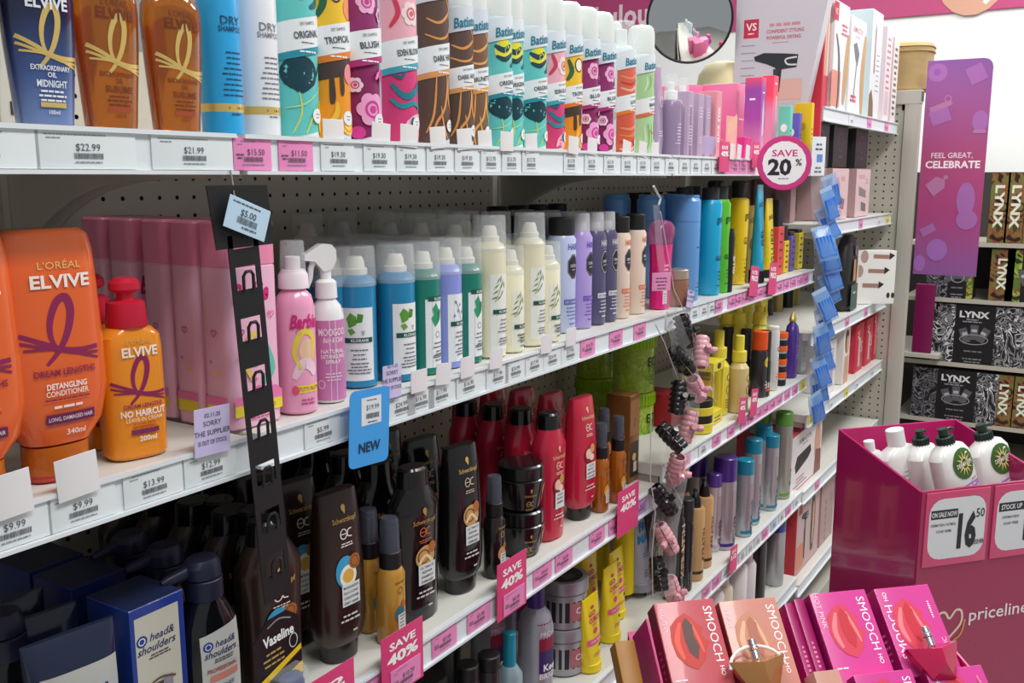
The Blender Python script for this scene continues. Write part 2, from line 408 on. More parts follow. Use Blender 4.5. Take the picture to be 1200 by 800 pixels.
# ================================================================ TICKETS
INK = '#565b62'; PINK = '#ee8fc6'; HOT = '#e0457f'; WHITE = '#e2e9ec'
_TK = {}
def ticket_mesh(price, colour, w, h, was=False):
    k = (price, colour, w, h, was)
    if k in _TK: return _TK[k]
    g = G(); g.rbox(-w/2, w/2, -.0004, .0004, -h/2, h/2, mat(colour, .4), .0003); a = g.mesh('price_ticket')
    g = G(); sf = Flat((0, -.0005, 0), (1, 0, 0), (0, 0, 1))
    ops = [('l', -w*.12, h*.38, w*.62, 1, 0, h*.03, '#8a8f95'), ('l', -w*.33, h*.29, w*.16, 1, 0, h*.03, '#8a8f95')]
    if price: ops.append(('t', price, w*.08 if was else 0, h*.07, h*.19, INK, {'bold': .0}))
    if was: ops.append(('l', -w*.34, -h*.02, w*.2, 2, h*.1, h*.05, INK))
    ops += [('bc', 0, -h*.16, min(w*.5, .026), h*.15, INK), ('l', 0, -h*.32, min(w*.6, .034), 1, 0, h*.035, '#8a8f95')]
    g.prints(sf, ops); b = g.mesh('print'); _TK[k] = (a, b); return a, b
def ticket(px, z, price, where, colour=WHITE, w=.046, h=.031, py=None, lip=.038, y=-.0056):
    p = onY(px, py or 400, y); d = ray(px, 200); 
    # solve X at the rail height
    X = None; lo, hi = -1.0, 5.0
    for _ in range(40):
        m_ = (lo+hi)/2; c = Vector((m_, y, z-lip/2))-CAM; xx = c.x*_Xc[0]+c.y*_Yc[0]+c.z*_Zc[0]; ww = c.x*_Xc[2]+c.y*_Yc[2]+c.z*_Zc[2]
        q = 600+FPX*xx/ww if ww > .02 else -1e6
        if q < px: lo = m_
        else: hi = m_
    X = lo; a, b = ticket_mesh(price, colour, w, h, colour in (PINK, '#c98ad0'))
    nm = {WHITE: 'white', PINK: 'pink', '#f0e04a': 'yellow', '#b9d4f2': 'pale blue', '#c98ad0': 'mauve'}[colour]
    t = link('price_ticket', a); t.location = (X, y, z-lip/2+.0005); link('print', b, t)
    t['label'] = f"{nm} price ticket{' reading '+price if price else ''} on {where}"; t['category'] = 'price ticket'; t['group'] = 'price tickets in the shelf rails'
    THINGS.append(t); return t
LA1, LA2, LA3 = 'the top rail, left bay', 'the top rail, middle bay', 'the top rail, right bay'
for px, p in ((-22, '$22.99'), (103, '$22.99'), (227, '$21.99')): ticket(px, ZA, p, LA1, w=.09)
for px, p, c in ((296, '$15.50', PINK), (347, '$11.50', PINK)): ticket(px, ZA, p, LA2, c, w=.048)
for px in (396, 444, 481, 515, 547): ticket(px, ZA, '$19.30', LA2, w=.052)
for px in (575, 599, 622): ticket(px, ZA, '$13.70', LA2, w=.046)
for px in (669, 693, 715, 735, 753, 769): ticket(px, ZA, '$15.70', LA2, w=.044)
for px in (786, 802, 815, 828, 839): ticket(px, ZA, '$9.50', LA3, w=.05)
for px in (851, 861, 871, 881): ticket(px, ZA, '$8.50', LA3, PINK, w=.05)
ticket(949, ZA, '', LA3, PINK, w=.07)
for px, p in ((17, '$9.99'), (97, '$9.99'), (180, '$13.99'), (247, '$12.99')): ticket(px, ZB, p, 'the middle rail, left bay', w=.062)
LB = 'the middle rail, middle bay'
for px, p in ((378, '$5.99'), (470, '$24.99'), (493, '$16.90'), (517, '$17.99'), (549, '$16.90'), (583, '$17.99'), (604, '$24.99'), (626, '$17.99'), (647, '$24.99'), (668, '$17.99')): ticket(px, ZB, p, LB, w=.055)
for px in (689, 722, 750): ticket(px, ZB, '$16.70', LB, PINK, w=.05)
LS1 = 'the upper right rail'
for px in (814, 825, 834): ticket(px, S1, '$9.40', LS1, w=.05)
for px in (842, 858, 866, 874, 883, 891, 898, 906, 914, 922, 930, 938, 945): ticket(px, S1, '$9.40', LS1, PINK, w=.052)
LC = 'the lower middle rail'
for px, p in ((441, '$15.00'), (521, '$5.00'), (561, '$5.00'), (636, '$4.60'), (661, '$3.00'), (700, '$3.50'), (722, '$4.50')): ticket(px, ZC, p, LC, PINK, w=.056, lip=.042)
ticket(751, ZC, '$6.70', LC, '#c98ad0', w=.05, lip=.042)
LS2 = 'the second right rail'
for px, c in ((804, PINK), (824, WHITE), (840, PINK), (857, PINK), (872, PINK), (881, PINK), (890, PINK), (898, PINK), (906, PINK), (914, PINK), (923, PINK), (932, PINK), (941, '#f0e04a')): ticket(px, S2, '$7.80', LS2, c, w=.05)
LS3 = 'the third right rail'
for px, c in ((828, PINK), (840, PINK), (850, WHITE), (860, PINK), (870, WHITE), (879, WHITE), (888, WHITE), (897, PINK), (907, '#b9d4f2'), (916, WHITE), (924, PINK), (933, WHITE)): ticket(px, S3, '$8.00', LS3, c, w=.052, lip=.04)
L4 = 'the far bay rails'
for px, k, c in ((998, 0, WHITE), (1019, 0, PINK), (1039, 0, PINK), (1009, 1, PINK), (1030, 1, WHITE), (1040, 1, '#f0e04a'), (993, 2, PINK), (1015, 2, PINK), (950, 3, '#f0e04a'), (959, 3, '#f0e04a'), (974, 3, WHITE), (992, 3, '#f0e04a'), (1004, 3, WHITE), (1022, 3, WHITE), (958, 4, PINK)):
    ticket(px, Z4[k], '', L4, c, w=.05 if k else .06, lip=.04)

# blank cards standing up behind the rail
def stand_card(px, z, w, h, name, colour, label, cat, group=None, ops=None, y=-.003, tilt=0, dz=0, yaw=0):
    X = onY(px, 400, y); lo, hi = -1.0, 5.0
    for _ in range(40):
        m_ = (lo+hi)/2; c = Vector((m_, y, z+dz+h/2))-CAM; xx = c.x*_Xc[0]+c.y*_Yc[0]+c.z*_Zc[0]; ww = c.x*_Xc[2]+c.y*_Yc[2]+c.z*_Zc[2]
        q = 600+FPX*xx/ww if ww > .02 else -1e6
        if q < px: lo = m_
        else: hi = m_
    g = G(); g.rbox(-w/2, w/2, -.0003, .0003, 0, h, mat(colour, .45), .0003)
    tree = [N('card', g)]
    if ops: g2 = G(); g2.prints(Flat((0, -.00035, 0), (1, 0, 0), (0, 0, 1)), ops); tree = [N('card', g, [N('lettering', g2)])]
    M = tr(lo, y, z+dz)@rot('Z', yaw)@rot('Y', tilt)
    return inst(name, tree, label, cat, group, mtx=M)
for px in (391, 446, 479, 514, 545, 569, 594, 623, 672, 694, 734, 753, 768):
    stand_card(px, ZA, .032, .026, 'blank_card', '#e8e6e6', 'blank white card standing in the rail before the patterned cans', 'card', 'blank white cards in the rails', dz=-.006, tilt=random.uniform(-6, 9), y=-.006-.004*random.random())
for px, w in ((14, .034), (92, .038)): stand_card(px, ZB, w, .036, 'blank_card', '#e6e4e6', 'blank white card standing before the big orange bottles', 'card', 'blank white cards in the rails', dz=-.008, y=-.010, tilt=-3)
for px in (491, 519, 548, 581, 640, 669): stand_card(px, ZB, .032, .028, 'blank_card', '#e6e2e6', 'blank white card standing before the spray cans', 'card', 'blank white cards in the rails', dz=-.007, y=-.010, tilt=random.uniform(-2, 8))
oos = [('t', 'SORRY', 0, .031, .005, INK), ('t', 'THE SUPPLIER', 0, .022, .005, INK), ('t', 'IS OUT OF STOCK', 0, .013, .0045, INK, {'w': .034}), ('t', '02.11.25', 0, .039, .004, INK)]
stand_card(248, ZB, .042, .046, 'stock_note', '#cfc4ec', 'lilac out of stock note standing before the pink bottles', 'note', 'lilac stock notes', oos, dz=-.006, y=-.011, tilt=2)
stand_card(459, ZB, .034, .040, 'stock_note', '#cfc4ec', 'lilac out of stock note standing before the blue spray can', 'note', 'lilac stock notes', oos, dz=-.004, y=-.011, tilt=2)
stand_card(808, S1, .034, .034, 'stock_note', '#cfc4ec', 'lilac note standing before the brown jar', 'note', 'lilac stock notes', oos, dz=-.002, y=-.011, tilt=12)
stand_card(831, ZA, .075, .036, 'lilac_card', '#b9a6cf', 'plain lilac card standing before the lilac cartons', 'card', None, None, dz=.004, y=-.004)
sv = lambda a, b, w, h: [('t', a, 0, h*.80, h*.115, '#ffffff', {'bold': .03, 'w': w*.62}), ('t', b, 0, h*.60, h*.16, '#ffffff', {'bold': .04, 'w': w*.74})]
def save_sign(px, z, w, h, dz, a, b, label, price=None, tilt=0):
    o = stand_card(px, z, w, h, 'sale_card', HOT, label, 'sale sign', 'pink sale cards on the rails', sv(a, b, w, h), y=-.013, dz=dz, tilt=tilt)
    if price:
        ma, mb = ticket_mesh(price, PINK, w*.72, .033, True)
        t = link('price_ticket', ma, o.children[0]); t.location = (.004, -.0012, .0195); t2 = link('lettering', mb, o.children[0]); t2.location = (.004, -.0012, .0195)
save_sign(385, ZC, .088, .094, -.052, '1/2', 'PRICE', 'pink half price card before the brown conditioner bottle', None)
save_sign(472, ZC, .082, .084, -.044, 'SAVE', '40%', 'pink SAVE 40% card before the amber spray bottle', '$10.20')
save_sign(600, ZC, .080, .088, -.044, 'SAVE', '40%', 'pink SAVE 40% card before the stacked black jars', '$8.40')
save_sign(736, ZC, .088, .086, -.046, 'SAVE', '40%', 'pink SAVE 40% card before the gold carton', None)
save_sign(883, S1, .060, .07, -.02, '1/2', 'PRICE', 'pink half price card before the gold carton, upper right shelf', None, 8)
save_sign(905, S1, .060, .078, -.03, '1/2', 'PRICE', 'pink half price card before the slim coral carton', None, 6)
save_sign(869, S2, .05, .062, -.012, 'SAVE', '40%', 'pink sale card standing before the yellow bottles at left', None, 10)
save_sign(883, S2, .05, .066, -.012, 'SAVE', '40%', 'pink sale card standing before the yellow bottles at right', None, 8)
save_sign(859, S3, .05, .065, -.03, 'SAVE', '1/2', 'pink sale card before the purple capped spray can', None, 4)
save_sign(793, S3, .07, .10, -.05, '1/2', 'PRICE', 'pink sale card below the lowest black claw clip', None, 4)
save_sign(849, ZA, .06, .062, -.03, 'SAVE', '40%', 'pink sale card before the peach leaflet on the top shelf', None, 0)
save_sign(886, ZA, .05, .058, -.02, 'SAVE', '40%', 'pink sale card before the magenta carton on the top shelf', None, 0)
for px in (858, 866, 876): stand_card(px, ZA, .026, .032, 'blank_card', '#e8e6e6', 'small blank white card standing on the pink end of the top rail', 'card', 'blank white cards in the rails', dz=-.004, tilt=6, y=-.016)

# round SAVE 20% sign, blue NEW sign
p = onY(919, 191, -.075)
g = G(); g.cyl(.060, 0, .0015, '#cf3a82', 40, M=rot('X', 90)); 
g2 = G(); g2.prints(Flat((0, -.0016, 0), (1, 0, 0), (0, 0, 1)), [('e', 0, 0, .048, .048, '#f1eef0'), ('t', 'SAVE', 0, .022, .0145, '#d1307c', {'w': .056, 'bold': .02}), ('t', '20', -.010, -.008, .034, '#2c2630', {'bold': .04, 'w': .052}), ('t', '%', .031, .002, .015, '#2c2630', {'bold': .02}), ('l', 0, -.034, .034, 1, 0, .002, '#777777')])
inst('round_sale_sign', [N('disc', g, [N('lettering', g2)])], 'round pink and white SAVE 20% sign hanging on the top rail', 'sale sign', None, mtx=tr(*p)@rot('Z', -62))
p = onY(433, 500, -.022)
g = G(); w, h = .068, .088; poly = []
for cx_, cz_, a0 in ((1, 1, 0), (-1, 1, 90), (-1, -1, 180), (1, -1, 270)):
    for a in (0, 30, 60, 90): t = math.radians(a0+a); poly.append((cx_*(w/2-.008)+.008*math.cos(t), cz_*(h/2-.008)+.008*math.sin(t)))
g.prism(poly, -.0004, .0004, '#3f9fe8')
g2 = G(); g2.prints(Flat((0, -.0005, 0), (1, 0, 0), (0, 0, 1)), [('r', .002, .019, .034, .032, '#dfe4ea', {'rot': 2}), ('l', .002, .031, .026, 1, 0, .0014, INK), ('t', '$19.99', .004, .023, .0058, INK), ('bc', .004, .013, .022, .006, INK), ('l', .004, .006, .022, 1, 0, .0014, INK), ('t', 'NEW', 0, -.022, .0115, '#1d2b4a', {'bold': .02})])
inst('hanging_sign', [N('card', g, [N('lettering', g2)])], 'bright blue NEW card hanging from the middle shelf rail', 'sign', None, mtx=tr(*p)@rot('Y', 4))

# ================================================================ PRODUCT BUILDERS
TEAL = '#1c7f97'
def flower(u, v, r_, c, c2):
    return [('e', u+r_*.55*math.cos(a), v+r_*.55*math.sin(a), r_*.42, r_*.42, c) for a in (0, 1.05, 2.1, 3.14, 4.19, 5.24)]+[('o', u, v, r_*.5, r_*.5, r_*.14, c2), ('e', u, v, r_*.22, r_*.22, c2)]
def art_ops(k, s):
    z = lambda L_: [(a, b*s) for a, b in L_]
    P_ = lambda L_, c: ('p', z(L_), c)
    S_ = lambda L_, w, c: ('s', z(L_), w, c, 1)
    if k == 'original': return [('e', -.006, .132*s, .016, .015*s, '#ece53a'), S_([(-.022, .138), (-.008, .132), (.004, .140)], .008, '#1d4a55'), S_([(-.020, .124), (-.006, .120), (.010, .130)], .007, '#1d4a55'), S_([(.004, .112), (.014, .116), (.024, .128)], .007, '#16606c'),
        ('e', -.010, .056*s, .022, .015*s, '#123f4c'), S_([(-.028, .050), (-.008, .040), (.012, .056), (.024, .070)], .003, '#123f4c'), ('e', .026, .016*s, .012, .018*s, '#ece53a'), S_([(-.02, .004), (-.010, .022), (-.012, .040)], .0022, '#cfd86a'), S_([(-.006, .004), (.004, .020), (.020, .034)], .0022, '#ddd83f'), S_([(-.026, .026), (-.006, .030), (.02, .046)], .002, '#a9dfa8')]
    if k == 'tropical': return [('e', -.002, .132*s, .009, .011*s, '#5a3b2c'), ('e', -.002, .132*s, .007, .009*s, '#f6f0e2'), S_([(.008, .142), (.018, .130), (.012, .112)], .012, '#f0a13c'), ('e', .018, .118*s, .010, .010*s, '#f39a6e'), S_([(-.024, .108), (-.016, .122), (-.022, .140)], .008, '#2f6a4a'), ('q', -.004, .066*s, .060, .020*s, '#4a3b36', {'slope': .22}), S_([(-.010, .062), (-.009, .040), (-.010, .032)], .007, '#4a3b36'), S_([(.002, .062), (.003, .048), (.003, .040)], .006, '#4a3b36'), ('e', .014, .060*s, .008, .009*s, '#ef8f9c'), ('e', .012, .016*s, .013, .011*s, '#f8d765'), ('o', .012, .016*s, .010, .009*s, .002, '#f29a20'), S_([(-.02, .010), (-.006, .022), (-.004, .034)], .006, '#f7c23e')]
    if k == 'blush': return flower(-.002, .128*s, .014, '#f4b6dc', '#c9468f')+flower(.020, .118*s, .009, '#eec6e2', '#b0387a')+flower(.002, .030*s, .020, '#f3a9d6', '#d83f9c')+flower(-.018, .052*s, .009, '#f6dcea', '#c9468f')+[S_([(.006, .058), (.012, .064), (.016, .056)], .005, '#e88ac0'), ('e', .018, .062*s, .005, .007*s, '#c9468f'), ('e', -.016, .008*s, .008, .006*s, '#d83f9c')]
    if k == 'eden': return flower(.004, .126*s, .015, '#f2e2e4', '#e3646e')+[S_([(-.024, .112), (-.014, .126), (-.020, .142)], .006, '#d93a5a')]+[S_([(-.024, .058), (-.008, .046), (.010, .052), (.016, .060)], .008, '#1c8193'), S_([(-.026, .044), (-.012, .036), (.006, .040), (.020, .034)], .006, '#2593a2'), ('e', .018, .008*s, .030, .022*s, '#f4bccb'), ('e', .004, .020*s, .004, .006*s, '#1c8193'), S_([(-.022, .068), (-.012, .064), (-.006, .072)], .004, '#176a7a')]
    if k in ('dark', 'brunette'):
        c = '#e59a52' if k == 'dark' else '#e8ae5e'
        return [S_([(-.024, .128), (-.008, .124), (.010, .134), (.026, .150)], .0035, c), S_([(-.026, .112), (-.006, .108), (.012, .116), (.022, .138)], .003, c), S_([(.004, .150), (.016, .134), (.014, .118)], .0025, c), S_([(-.012, .002), (-.014, .020), (.000, .038), (.006, .062), (.004, .078)], .0035, c), S_([(.010, .072), (.008, .048), (.018, .030), (.020, .004)], .0035, c), S_([(-.026, .012), (-.016, .032), (-.012, .070)], .003, c), S_([(-.006, .040), (-.002, .020), (.006, .006)], .0025, c), S_([(.016, .070), (.020, .050), (.026, .040)], .0025, c)]
    if k == 'bare': return [S_([(-.02+.008*i, .112+.002*i), (-.014+.008*i, .124+.002*i), (-.016+.008*i, .138+.002*i)], .003, ['#d3ecc4', '#86bf74'][i % 2]) for i in range(6)]+[S_([(-.024+.009*i, .004), (-.016+.009*i, .026), (-.020+.009*i, .052+.003*i)], .0035, ['#d3ecc4', '#86bf74'][i % 2]) for i in range(6)]+[S_([(-.006, .044), (.002, .038), (.006, .046)], .002, '#d9503c')]
    if k == 'luxe': return [S_([(-.028, .112+.010*i), (-.008, .108+.010*i), (.012, .118+.010*i), (.028, .116+.010*i)], .0045, ['#f2b99a', '#c9402e', '#f0906a'][i]) for i in range(3)]+[S_([(-.028, .008+.012*i), (-.008, .006+.012*i), (.012, .016+.012*i), (.028, .014+.012*i)], .005, ['#f2b99a', '#c9402e', '#e8852e', '#f0906a'][i]) for i in range(4)]
    return flower(.004, .128*s, .010, '#d7404c', '#2a97a4')+flower(.0, .040*s, .014, '#d7404c', '#2a97a4')
def batiste(key, s, top, art1, art2, stripe, title, capc='#e0e6e3', clear=False, band='#eef3f5', sub='#4a5560'):
    r = .0255*(1.06 if s > 1 else 1); H = .178*s; prof = [(0, r-.003, r-.003, 2), (.002, r, r, 2), (H-.004, r, r, 2), (H, r-.001, r-.001, 2)]
    g = G(); g.loft(prof, mat(top, .35, coat=.4), 32)
    sl = .22; W = r*2.7
    ops = [('q', 0, .125*s, W, .046*s, art1, {'slope': sl}), ('q', 0, .0385*s, W, .068*s, art2, {'slope': sl, 'lo': .0022})]+art_ops(key.rstrip('12.'), s)
    ops += [('q', 0, .0885*s, W, .030*s, band, {'slope': sl}), ('q', 0, .0745*s, W, .0062*s, stripe, {'slope': sl}), ('q', 0, .163*s, W, .030*s, top, {'slope': sl})]
    ops += [('t', 'Batiste', -.004, .158*s, .0125*s, TEAL, {'shear': .3, 'bold': .02, 'rot': 11, 'w': .036})]
    ops += [('t', 'DRY SHAMPOO', 0, .0985*s, .0030*s, sub, {'rot': 10, 'w': .018, 'bold': 0}), ('t', title, 0, .0895*s, .0060*s, sub, {'rot': 10, 'bold': .02, 'w': min(.032, .0048*len(title))}), ('l', 0, .082*s, .022, 1, 0, .0009, sub), ('l', 0, .0743*s, .036, 1, 0, .0016, '#ffffff'),
            ('e', .010, .020*s, .0078, .0078, '#eef0f0'), ('l', .010, .0215*s, .008, 2, .0035, .0010, sub)]
    pr = G().prints(Rnd(prof), ops)
    g2 = G()
    if clear:
        g2.loft([(H-.002, r*.86, r*.86, 2), (H+.006, r*.72, r*.72, 2)], '#d9e6e6'); g2.cyl(.010, H+.004, H+.034, '#eef4f2')
        g3 = G(); g3.loft([(H-.001, r*.98, r*.98, 2), (H+.044*s, r*.9, r*.9, 2), (H+.047*s, r*.8, r*.8, 2)], CLEAR)
        return [N('body', g, [N('print', pr)]), N('nozzle', g2), N('clear_cap', g3)], r
    g2.loft([(H-.0005, r-.0006, r-.0006, 2), (H+.034*s, r-.001, r-.001, 2), (H+.045*s, r-.003, r-.003, 2), (H+.050*s, r-.008, r-.008, 2), (H+.0515*s, r*.4, r*.4, 2)], mat(capc, .4))
    return [N('body', g, [N('print', pr)]), N('cap', g2)], r
BT = {'original': ('#dfe9f0', '#66cbc9', '#62cac8', '#2b93a8', 'ORIGINAL'), 'tropical': ('#dfe9f0', '#f6c834', '#f09a22', '#e8832e', 'TROPICAL'), 'blush': ('#dfe9f0', '#93306e', '#8a2361', '#b8327f', 'BLUSH'),
      'eden': ('#dfe9f0', '#f3b3c0', '#d8407c', '#3fa9bd', 'EDEN BLOOM'), 'dark': ('#d4dce6', '#5c473f', '#5c473f', '#e0a065', 'DARK HAIR'), 'brunette': ('#d4dce6', '#7d5a46', '#7d5a46', '#e8a54c', 'BRUNETTE'),
      'bare': ('#dfe9ee', '#acd69c', '#b2daa2', '#e07050', 'BARE'), 'luxe': ('#dfe9ee', '#dd6a54', '#dc5f48', '#e8852e', 'LUXE'), 'floral': ('#c9dfe4', '#9fd3dc', '#9fd3dc', '#2b93a8', 'FLORAL')}
BC = {}
for (kd, rr, s, lab) in (('original', 375, 1.2, 'tall aqua and yellow leaf patterned dry shampoo can nearest the white can'), ('tropical', 412, 1.2, 'tall orange fruit patterned dry shampoo can'), ('blush', 446, 1.2, 'tall plum dry shampoo can printed with pink flowers'),
        ('eden', 490, 1.2, 'tall pink dry shampoo can with teal artwork'), ('dark', 527, 1.2, 'tall dark brown dry shampoo can with orange hair lines'), ('dark', 555, 1, 'shorter dark brown dry shampoo can with orange lines'), ('brunette', 572, 1, 'mid brown dry shampoo can with gold hair lines'),
        ('original', 600, 1, 'aqua leaf patterned can right of the mid brown one'), ('original', 613, 1, 'aqua leaf patterned can, middle of three small ones'), ('original', 640, 1, 'aqua leaf patterned can beside the small pink one'), ('eden', 661, 1, 'small pink floral dry shampoo can with teal title'),
        ('tropical', 681, 1, 'small yellow and orange dry shampoo can'), ('blush', 700, 1, 'small plum flower can beside the yellow one'), ('blush', 718, 1, 'small plum flower can, right one of the pair'), ('floral', 728, 1, 'narrow view of a pale can with red poppies'), ('luxe', 743, 1, 'coral dry shampoo can with a clear cap'), ('bare', 765, 1, 'pale green dry shampoo can at the right end')):
    k = (kd, s)
    if k not in BC: BC[k] = batiste(kd+str(s), s, *BT[kd], clear=(kd == 'luxe'))
    t, r = BC[k]
    put('dry_shampoo_can', t, lab, 'spray can', 'patterned dry shampoo cans on the top shelf', rr, 168, ZA, .045 if kd != 'floral' else .075, r, 'r', rz=random.uniform(-.22, .02))

# ---- oil bottles with gold swirl (top shelf left)
def swirl(g, sf, v, s, c, c2=None):
    c2 = c2 or c
    Q = lambda L_: [(a*s, v+b*s) for a, b in L_]
    g.prints(sf, [('s', Q([(-.001, -.016), (-.006, -.006), (-.006, .006), (-.001, .018), (.005, .021), (.008, .014), (.007, .004), (.003, -.007), (-.003, -.016), (-.010, -.023)]), .0054*s, c, 1),
                  ('s', Q([(-.026, -.002), (-.012, -.008), (.0, -.013), (.012, -.015), (.026, -.0145)]), .0030*s, c2),
                  ('s', Q([(-.026, -.007), (-.012, -.011), (.0, -.0145), (.012, -.0175), (.026, -.0185)]), .0020*s, c2),
                  ('s', Q([(-.024, -.012), (-.010, -.0125), (.002, -.014), (.014, -.0185), (.026, -.0225)]), .0016*s, c2)], .0004)
def oil_bottle(bodyc, title, txt, lblc='gold', trans=0):
    P = [(0, .020, .010, 2.6), (.002, .0235, .0125, 2.6), (.03, .0262, .0135, 2.6), (.06, .029, .0145, 2.6), (.088, .0305, .015, 2.6), (.10, .0295, .0145, 2.6), (.107, .026, .013, 2.5), (.112, .018, .0115, 2.3), (.115, .011, .011, 2), (.120, .0105, .0105, 2)]
    g = G(); g.loft(P, bodyc, 36)
    sf = Rnd(P, True); pr = G(); swirl(pr, sf, .064, 1.0, 'gold')
    pr.prints(sf, [('t', "L'ORÉAL", 0, .0945, .0048, txt, {'w': .026}), ('t', 'ELVIVE', 0, .0865, .0082, txt, {'bold': .03, 'w': .036}), ('t', 'EXTRAORDINARY', 0, .0415, .0036, txt, {'bold': .02, 'w': .034}), ('t', 'OIL', 0, .0368, .0036, txt, {'bold': .02}),
                   ('t', title, 0, .0305, .005, txt, {'bold': .02, 'w': .026}), ('l', 0, .025, .028, 3, .0032, .0014, txt), ('r', 0, .0155, .022, .0035, lblc), ('t', '100ml', 0, .0105, .003, txt)], .0008)
    g2 = G(); g2.cyl(.0115, .119, .135, GOLD); g2.cyl(.006, .135, .150, GOLD); g2.rbox(-.011, .011, -.018, .009, .148, .157, GOLD, .003)
    return [N('body', g, [N('print', pr)]), N('pump', g2)], .030
AMB = mat('#c8741e', .08, 0, .75, .6); NAVYB = grad('navy_oil', [(0, '#6f86b8'), (.35, '#39508a'), (.7, '#1c2747'), (1, '#141b33')], 0, .11, .12, .6)
t, r = oil_bottle(AMB, 'SUBLIME', '#6b2d14', '#a0442a')
put('hair_oil_bottle', t, 'amber hair oil bottle with gold swirl, left of the pair', 'bottle', 'hair oil bottles', 174, 150, ZA, .035, r, 'r')[0].scale = (1, 1, 1.12)
put('hair_oil_bottle', t, 'amber hair oil bottle with gold swirl beside the blue can', 'bottle', 'hair oil bottles', 247, 155, ZA, .035, r, 'r')[0].scale = (1, 1, 1.12)
t, r = oil_bottle(NAVYB, 'MIDNIGHT', '#dfe3ea')
put('hair_oil_bottle', t, 'navy blue hair oil bottle with gold swirl', 'bottle', 'hair oil bottles', 100, 145, ZA, .035, r, 'r')[0].scale = (1, 1, 1.12)
t, r = oil_bottle(mat('#5a2326', .12, 0, .2, .6), 'ROSE', '#e0c8b0')
put('hair_oil_bottle', t, 'dark red hair oil bottle cut by the left edge', 'bottle', 'hair oil bottles', 13, 138, ZA, .035, r, 'r')[0].scale = (1, 1, 1.12)
def dry_can(c, txt, logo):
    r = .0185*1.1; P = [(0, r-.002, r-.002, 2), (.002, r, r, 2), (.165, r, r, 2), (.175, r-.004, r-.004, 2)]
    g = G(); g.loft(P, mat(c, .3, coat=.3), 32); pr = G().prints(Rnd(P), [('q', 0, .026, r*4.2, .008, GOLD), ('l', 0, .026, .022, 1, 0, .0022, '#7a6a3a'), ('t', 'DRY', -.002, .108, .008, txt), ('t', 'SHAMPOO', -.002, .1, .0055, txt, {'w': .026}), ('l', 0, .078, .028, 9, .005, .0014, txt), ('l', 0, .02, .014, 1, 0, .0014, txt)])
    g2 = G(); g2.cyl(r-.001, .175, .205, c, bev=.003)
    return [N('body', g, [N('print', pr)]), N('cap', g2)], r
t, r = dry_can('#27a3df', '#1a4a6a', 1); put('dry_shampoo_can', t, 'plain sky blue can with a gold band on the top shelf', 'spray can', None, 287, 155, ZA, .04, r, 'r')
t, r = dry_can('#e6e9ee', '#7b7f88', 1); put('dry_shampoo_can', t, 'plain white can with a gold band on the top shelf', 'spray can', None, 332, 158, ZA, .04, r+.002, 'r')
# ---------------------------------------------------------------- cartons
def carton(w, d, h, c, front=(), left=(), topc=None, r=.0012, name='carton'):
    """origin at the near-left corner of the foot: front faces -Y, left faces -X"""
    g = G(); g.rbox(0, w, 0, d, 0, h, MM(c), r)
    kids = []
    pr = G()
    if front: pr.prints(Flat((w/2, 0, 0), (1, 0, 0), (0, 0, 1)), front)
    if left: pr.prints(Flat((0, d/2, 0), (0, -1, 0), (0, 0, 1)), left)
    if pr.v: kids.append(N('print', pr))
    if topc: g.box(.001, w-.001, .001, d-.001, h-.0002, h+.0002, topc)
    return [N('box', g, kids)]
def pbox(name, tree, label, cat, group, px, py, z, Y, rz=0, dx=0):
    p = onY(px, py, Y); return inst(name, tree, label, cat, group, (p.x+dx, Y, z), math.radians(rz))
GA = 'pink and lilac goods on the top shelf'
LIL = '#b9a3bd'
# lilac pouch
g = G(); g.loft([(0, .022, .010, 3), (.03, .0225, .012, 3), (.12, .022, .007, 3), (.15, .022, .002, 4), (.165, .022, .0012, 5)], mat('#b5a2c0', .2, .3), 20)
pr = G().prints(Flat((0, -.0125, 0), (1, 0, 0), (0, 0, 1)), [('l', 0, .045, .02, 3, .004, .0014, '#e8e0ee'), ('o', 0, .10, .006, .010, .0012, '#e8e0ee')])
put('lilac_pouch', [N('pouch', g, [N('print', pr)])], 'shiny lilac foil pouch beside the pale green can', 'pouch', None, 780, 170, ZA, .05, .021, 'r')
def clear_spray(h, rr, liq, lab=None, nz='#eef2f2'):
    P = [(0, rr*.9, rr*.9, 2), (.003, rr, rr, 2), (h*.62, rr, rr, 2), (h*.68, rr*.8, rr*.8, 2), (h*.70, rr*.45, rr*.45, 2)]
    g = G(); g.loft(P, liq, 24); g2 = G(); g2.cyl(rr*.62, h*.68, h*.80, nz); g2.cyl(rr*.34, h*.80, h*.90, nz)
    g3 = G(); g3.loft([(h*.80, rr*.6, rr*.6, 2), (h*.99, rr*.52, rr*.52, 2), (h, rr*.45, rr*.45, 2)], CLEAR)
    k = []
    if lab: k = [N('label_print', G().prints(Rnd(P), lab))]
    return [N('body', g, k), N('nozzle', g2), N('clear_cap', g3)], rr
t, r = clear_spray(.155, .021, mat('#a893b5', .2, 0, .3), [('l', 0, .06, .026, 7, .006, .0018, '#e6ddec')])
put('mist_bottle', t, 'lilac mist bottle with a white spray head, left one', 'bottle', 'lilac mist bottles', 797, 178, ZA, .04, r, 'r'); put('mist_bottle', t, 'lilac mist bottle with a white spray head, right one', 'bottle', 'lilac mist bottles', 810, 178, ZA, .05, r, 'r')
tl = carton(.030, .04, .128, LIL, [('l', 0, .10, .018, 4, .006, .0018, '#e8e0ee'), ('l', 0, .04, .02, 3, .005, .0014, '#e8e0ee')], [('o', 0, .105, .007, .007, .0015, '#e8e0ee'), ('l', 0, .06, .024, 4, .005, .0014, '#d9cfe2')])
for k, px in enumerate((805, 817, 826, 834)): pbox('lilac_carton', tl, 'slim lilac carton on the top shelf', 'box', 'slim lilac cartons', px, 175, ZA, .03+.004*k)
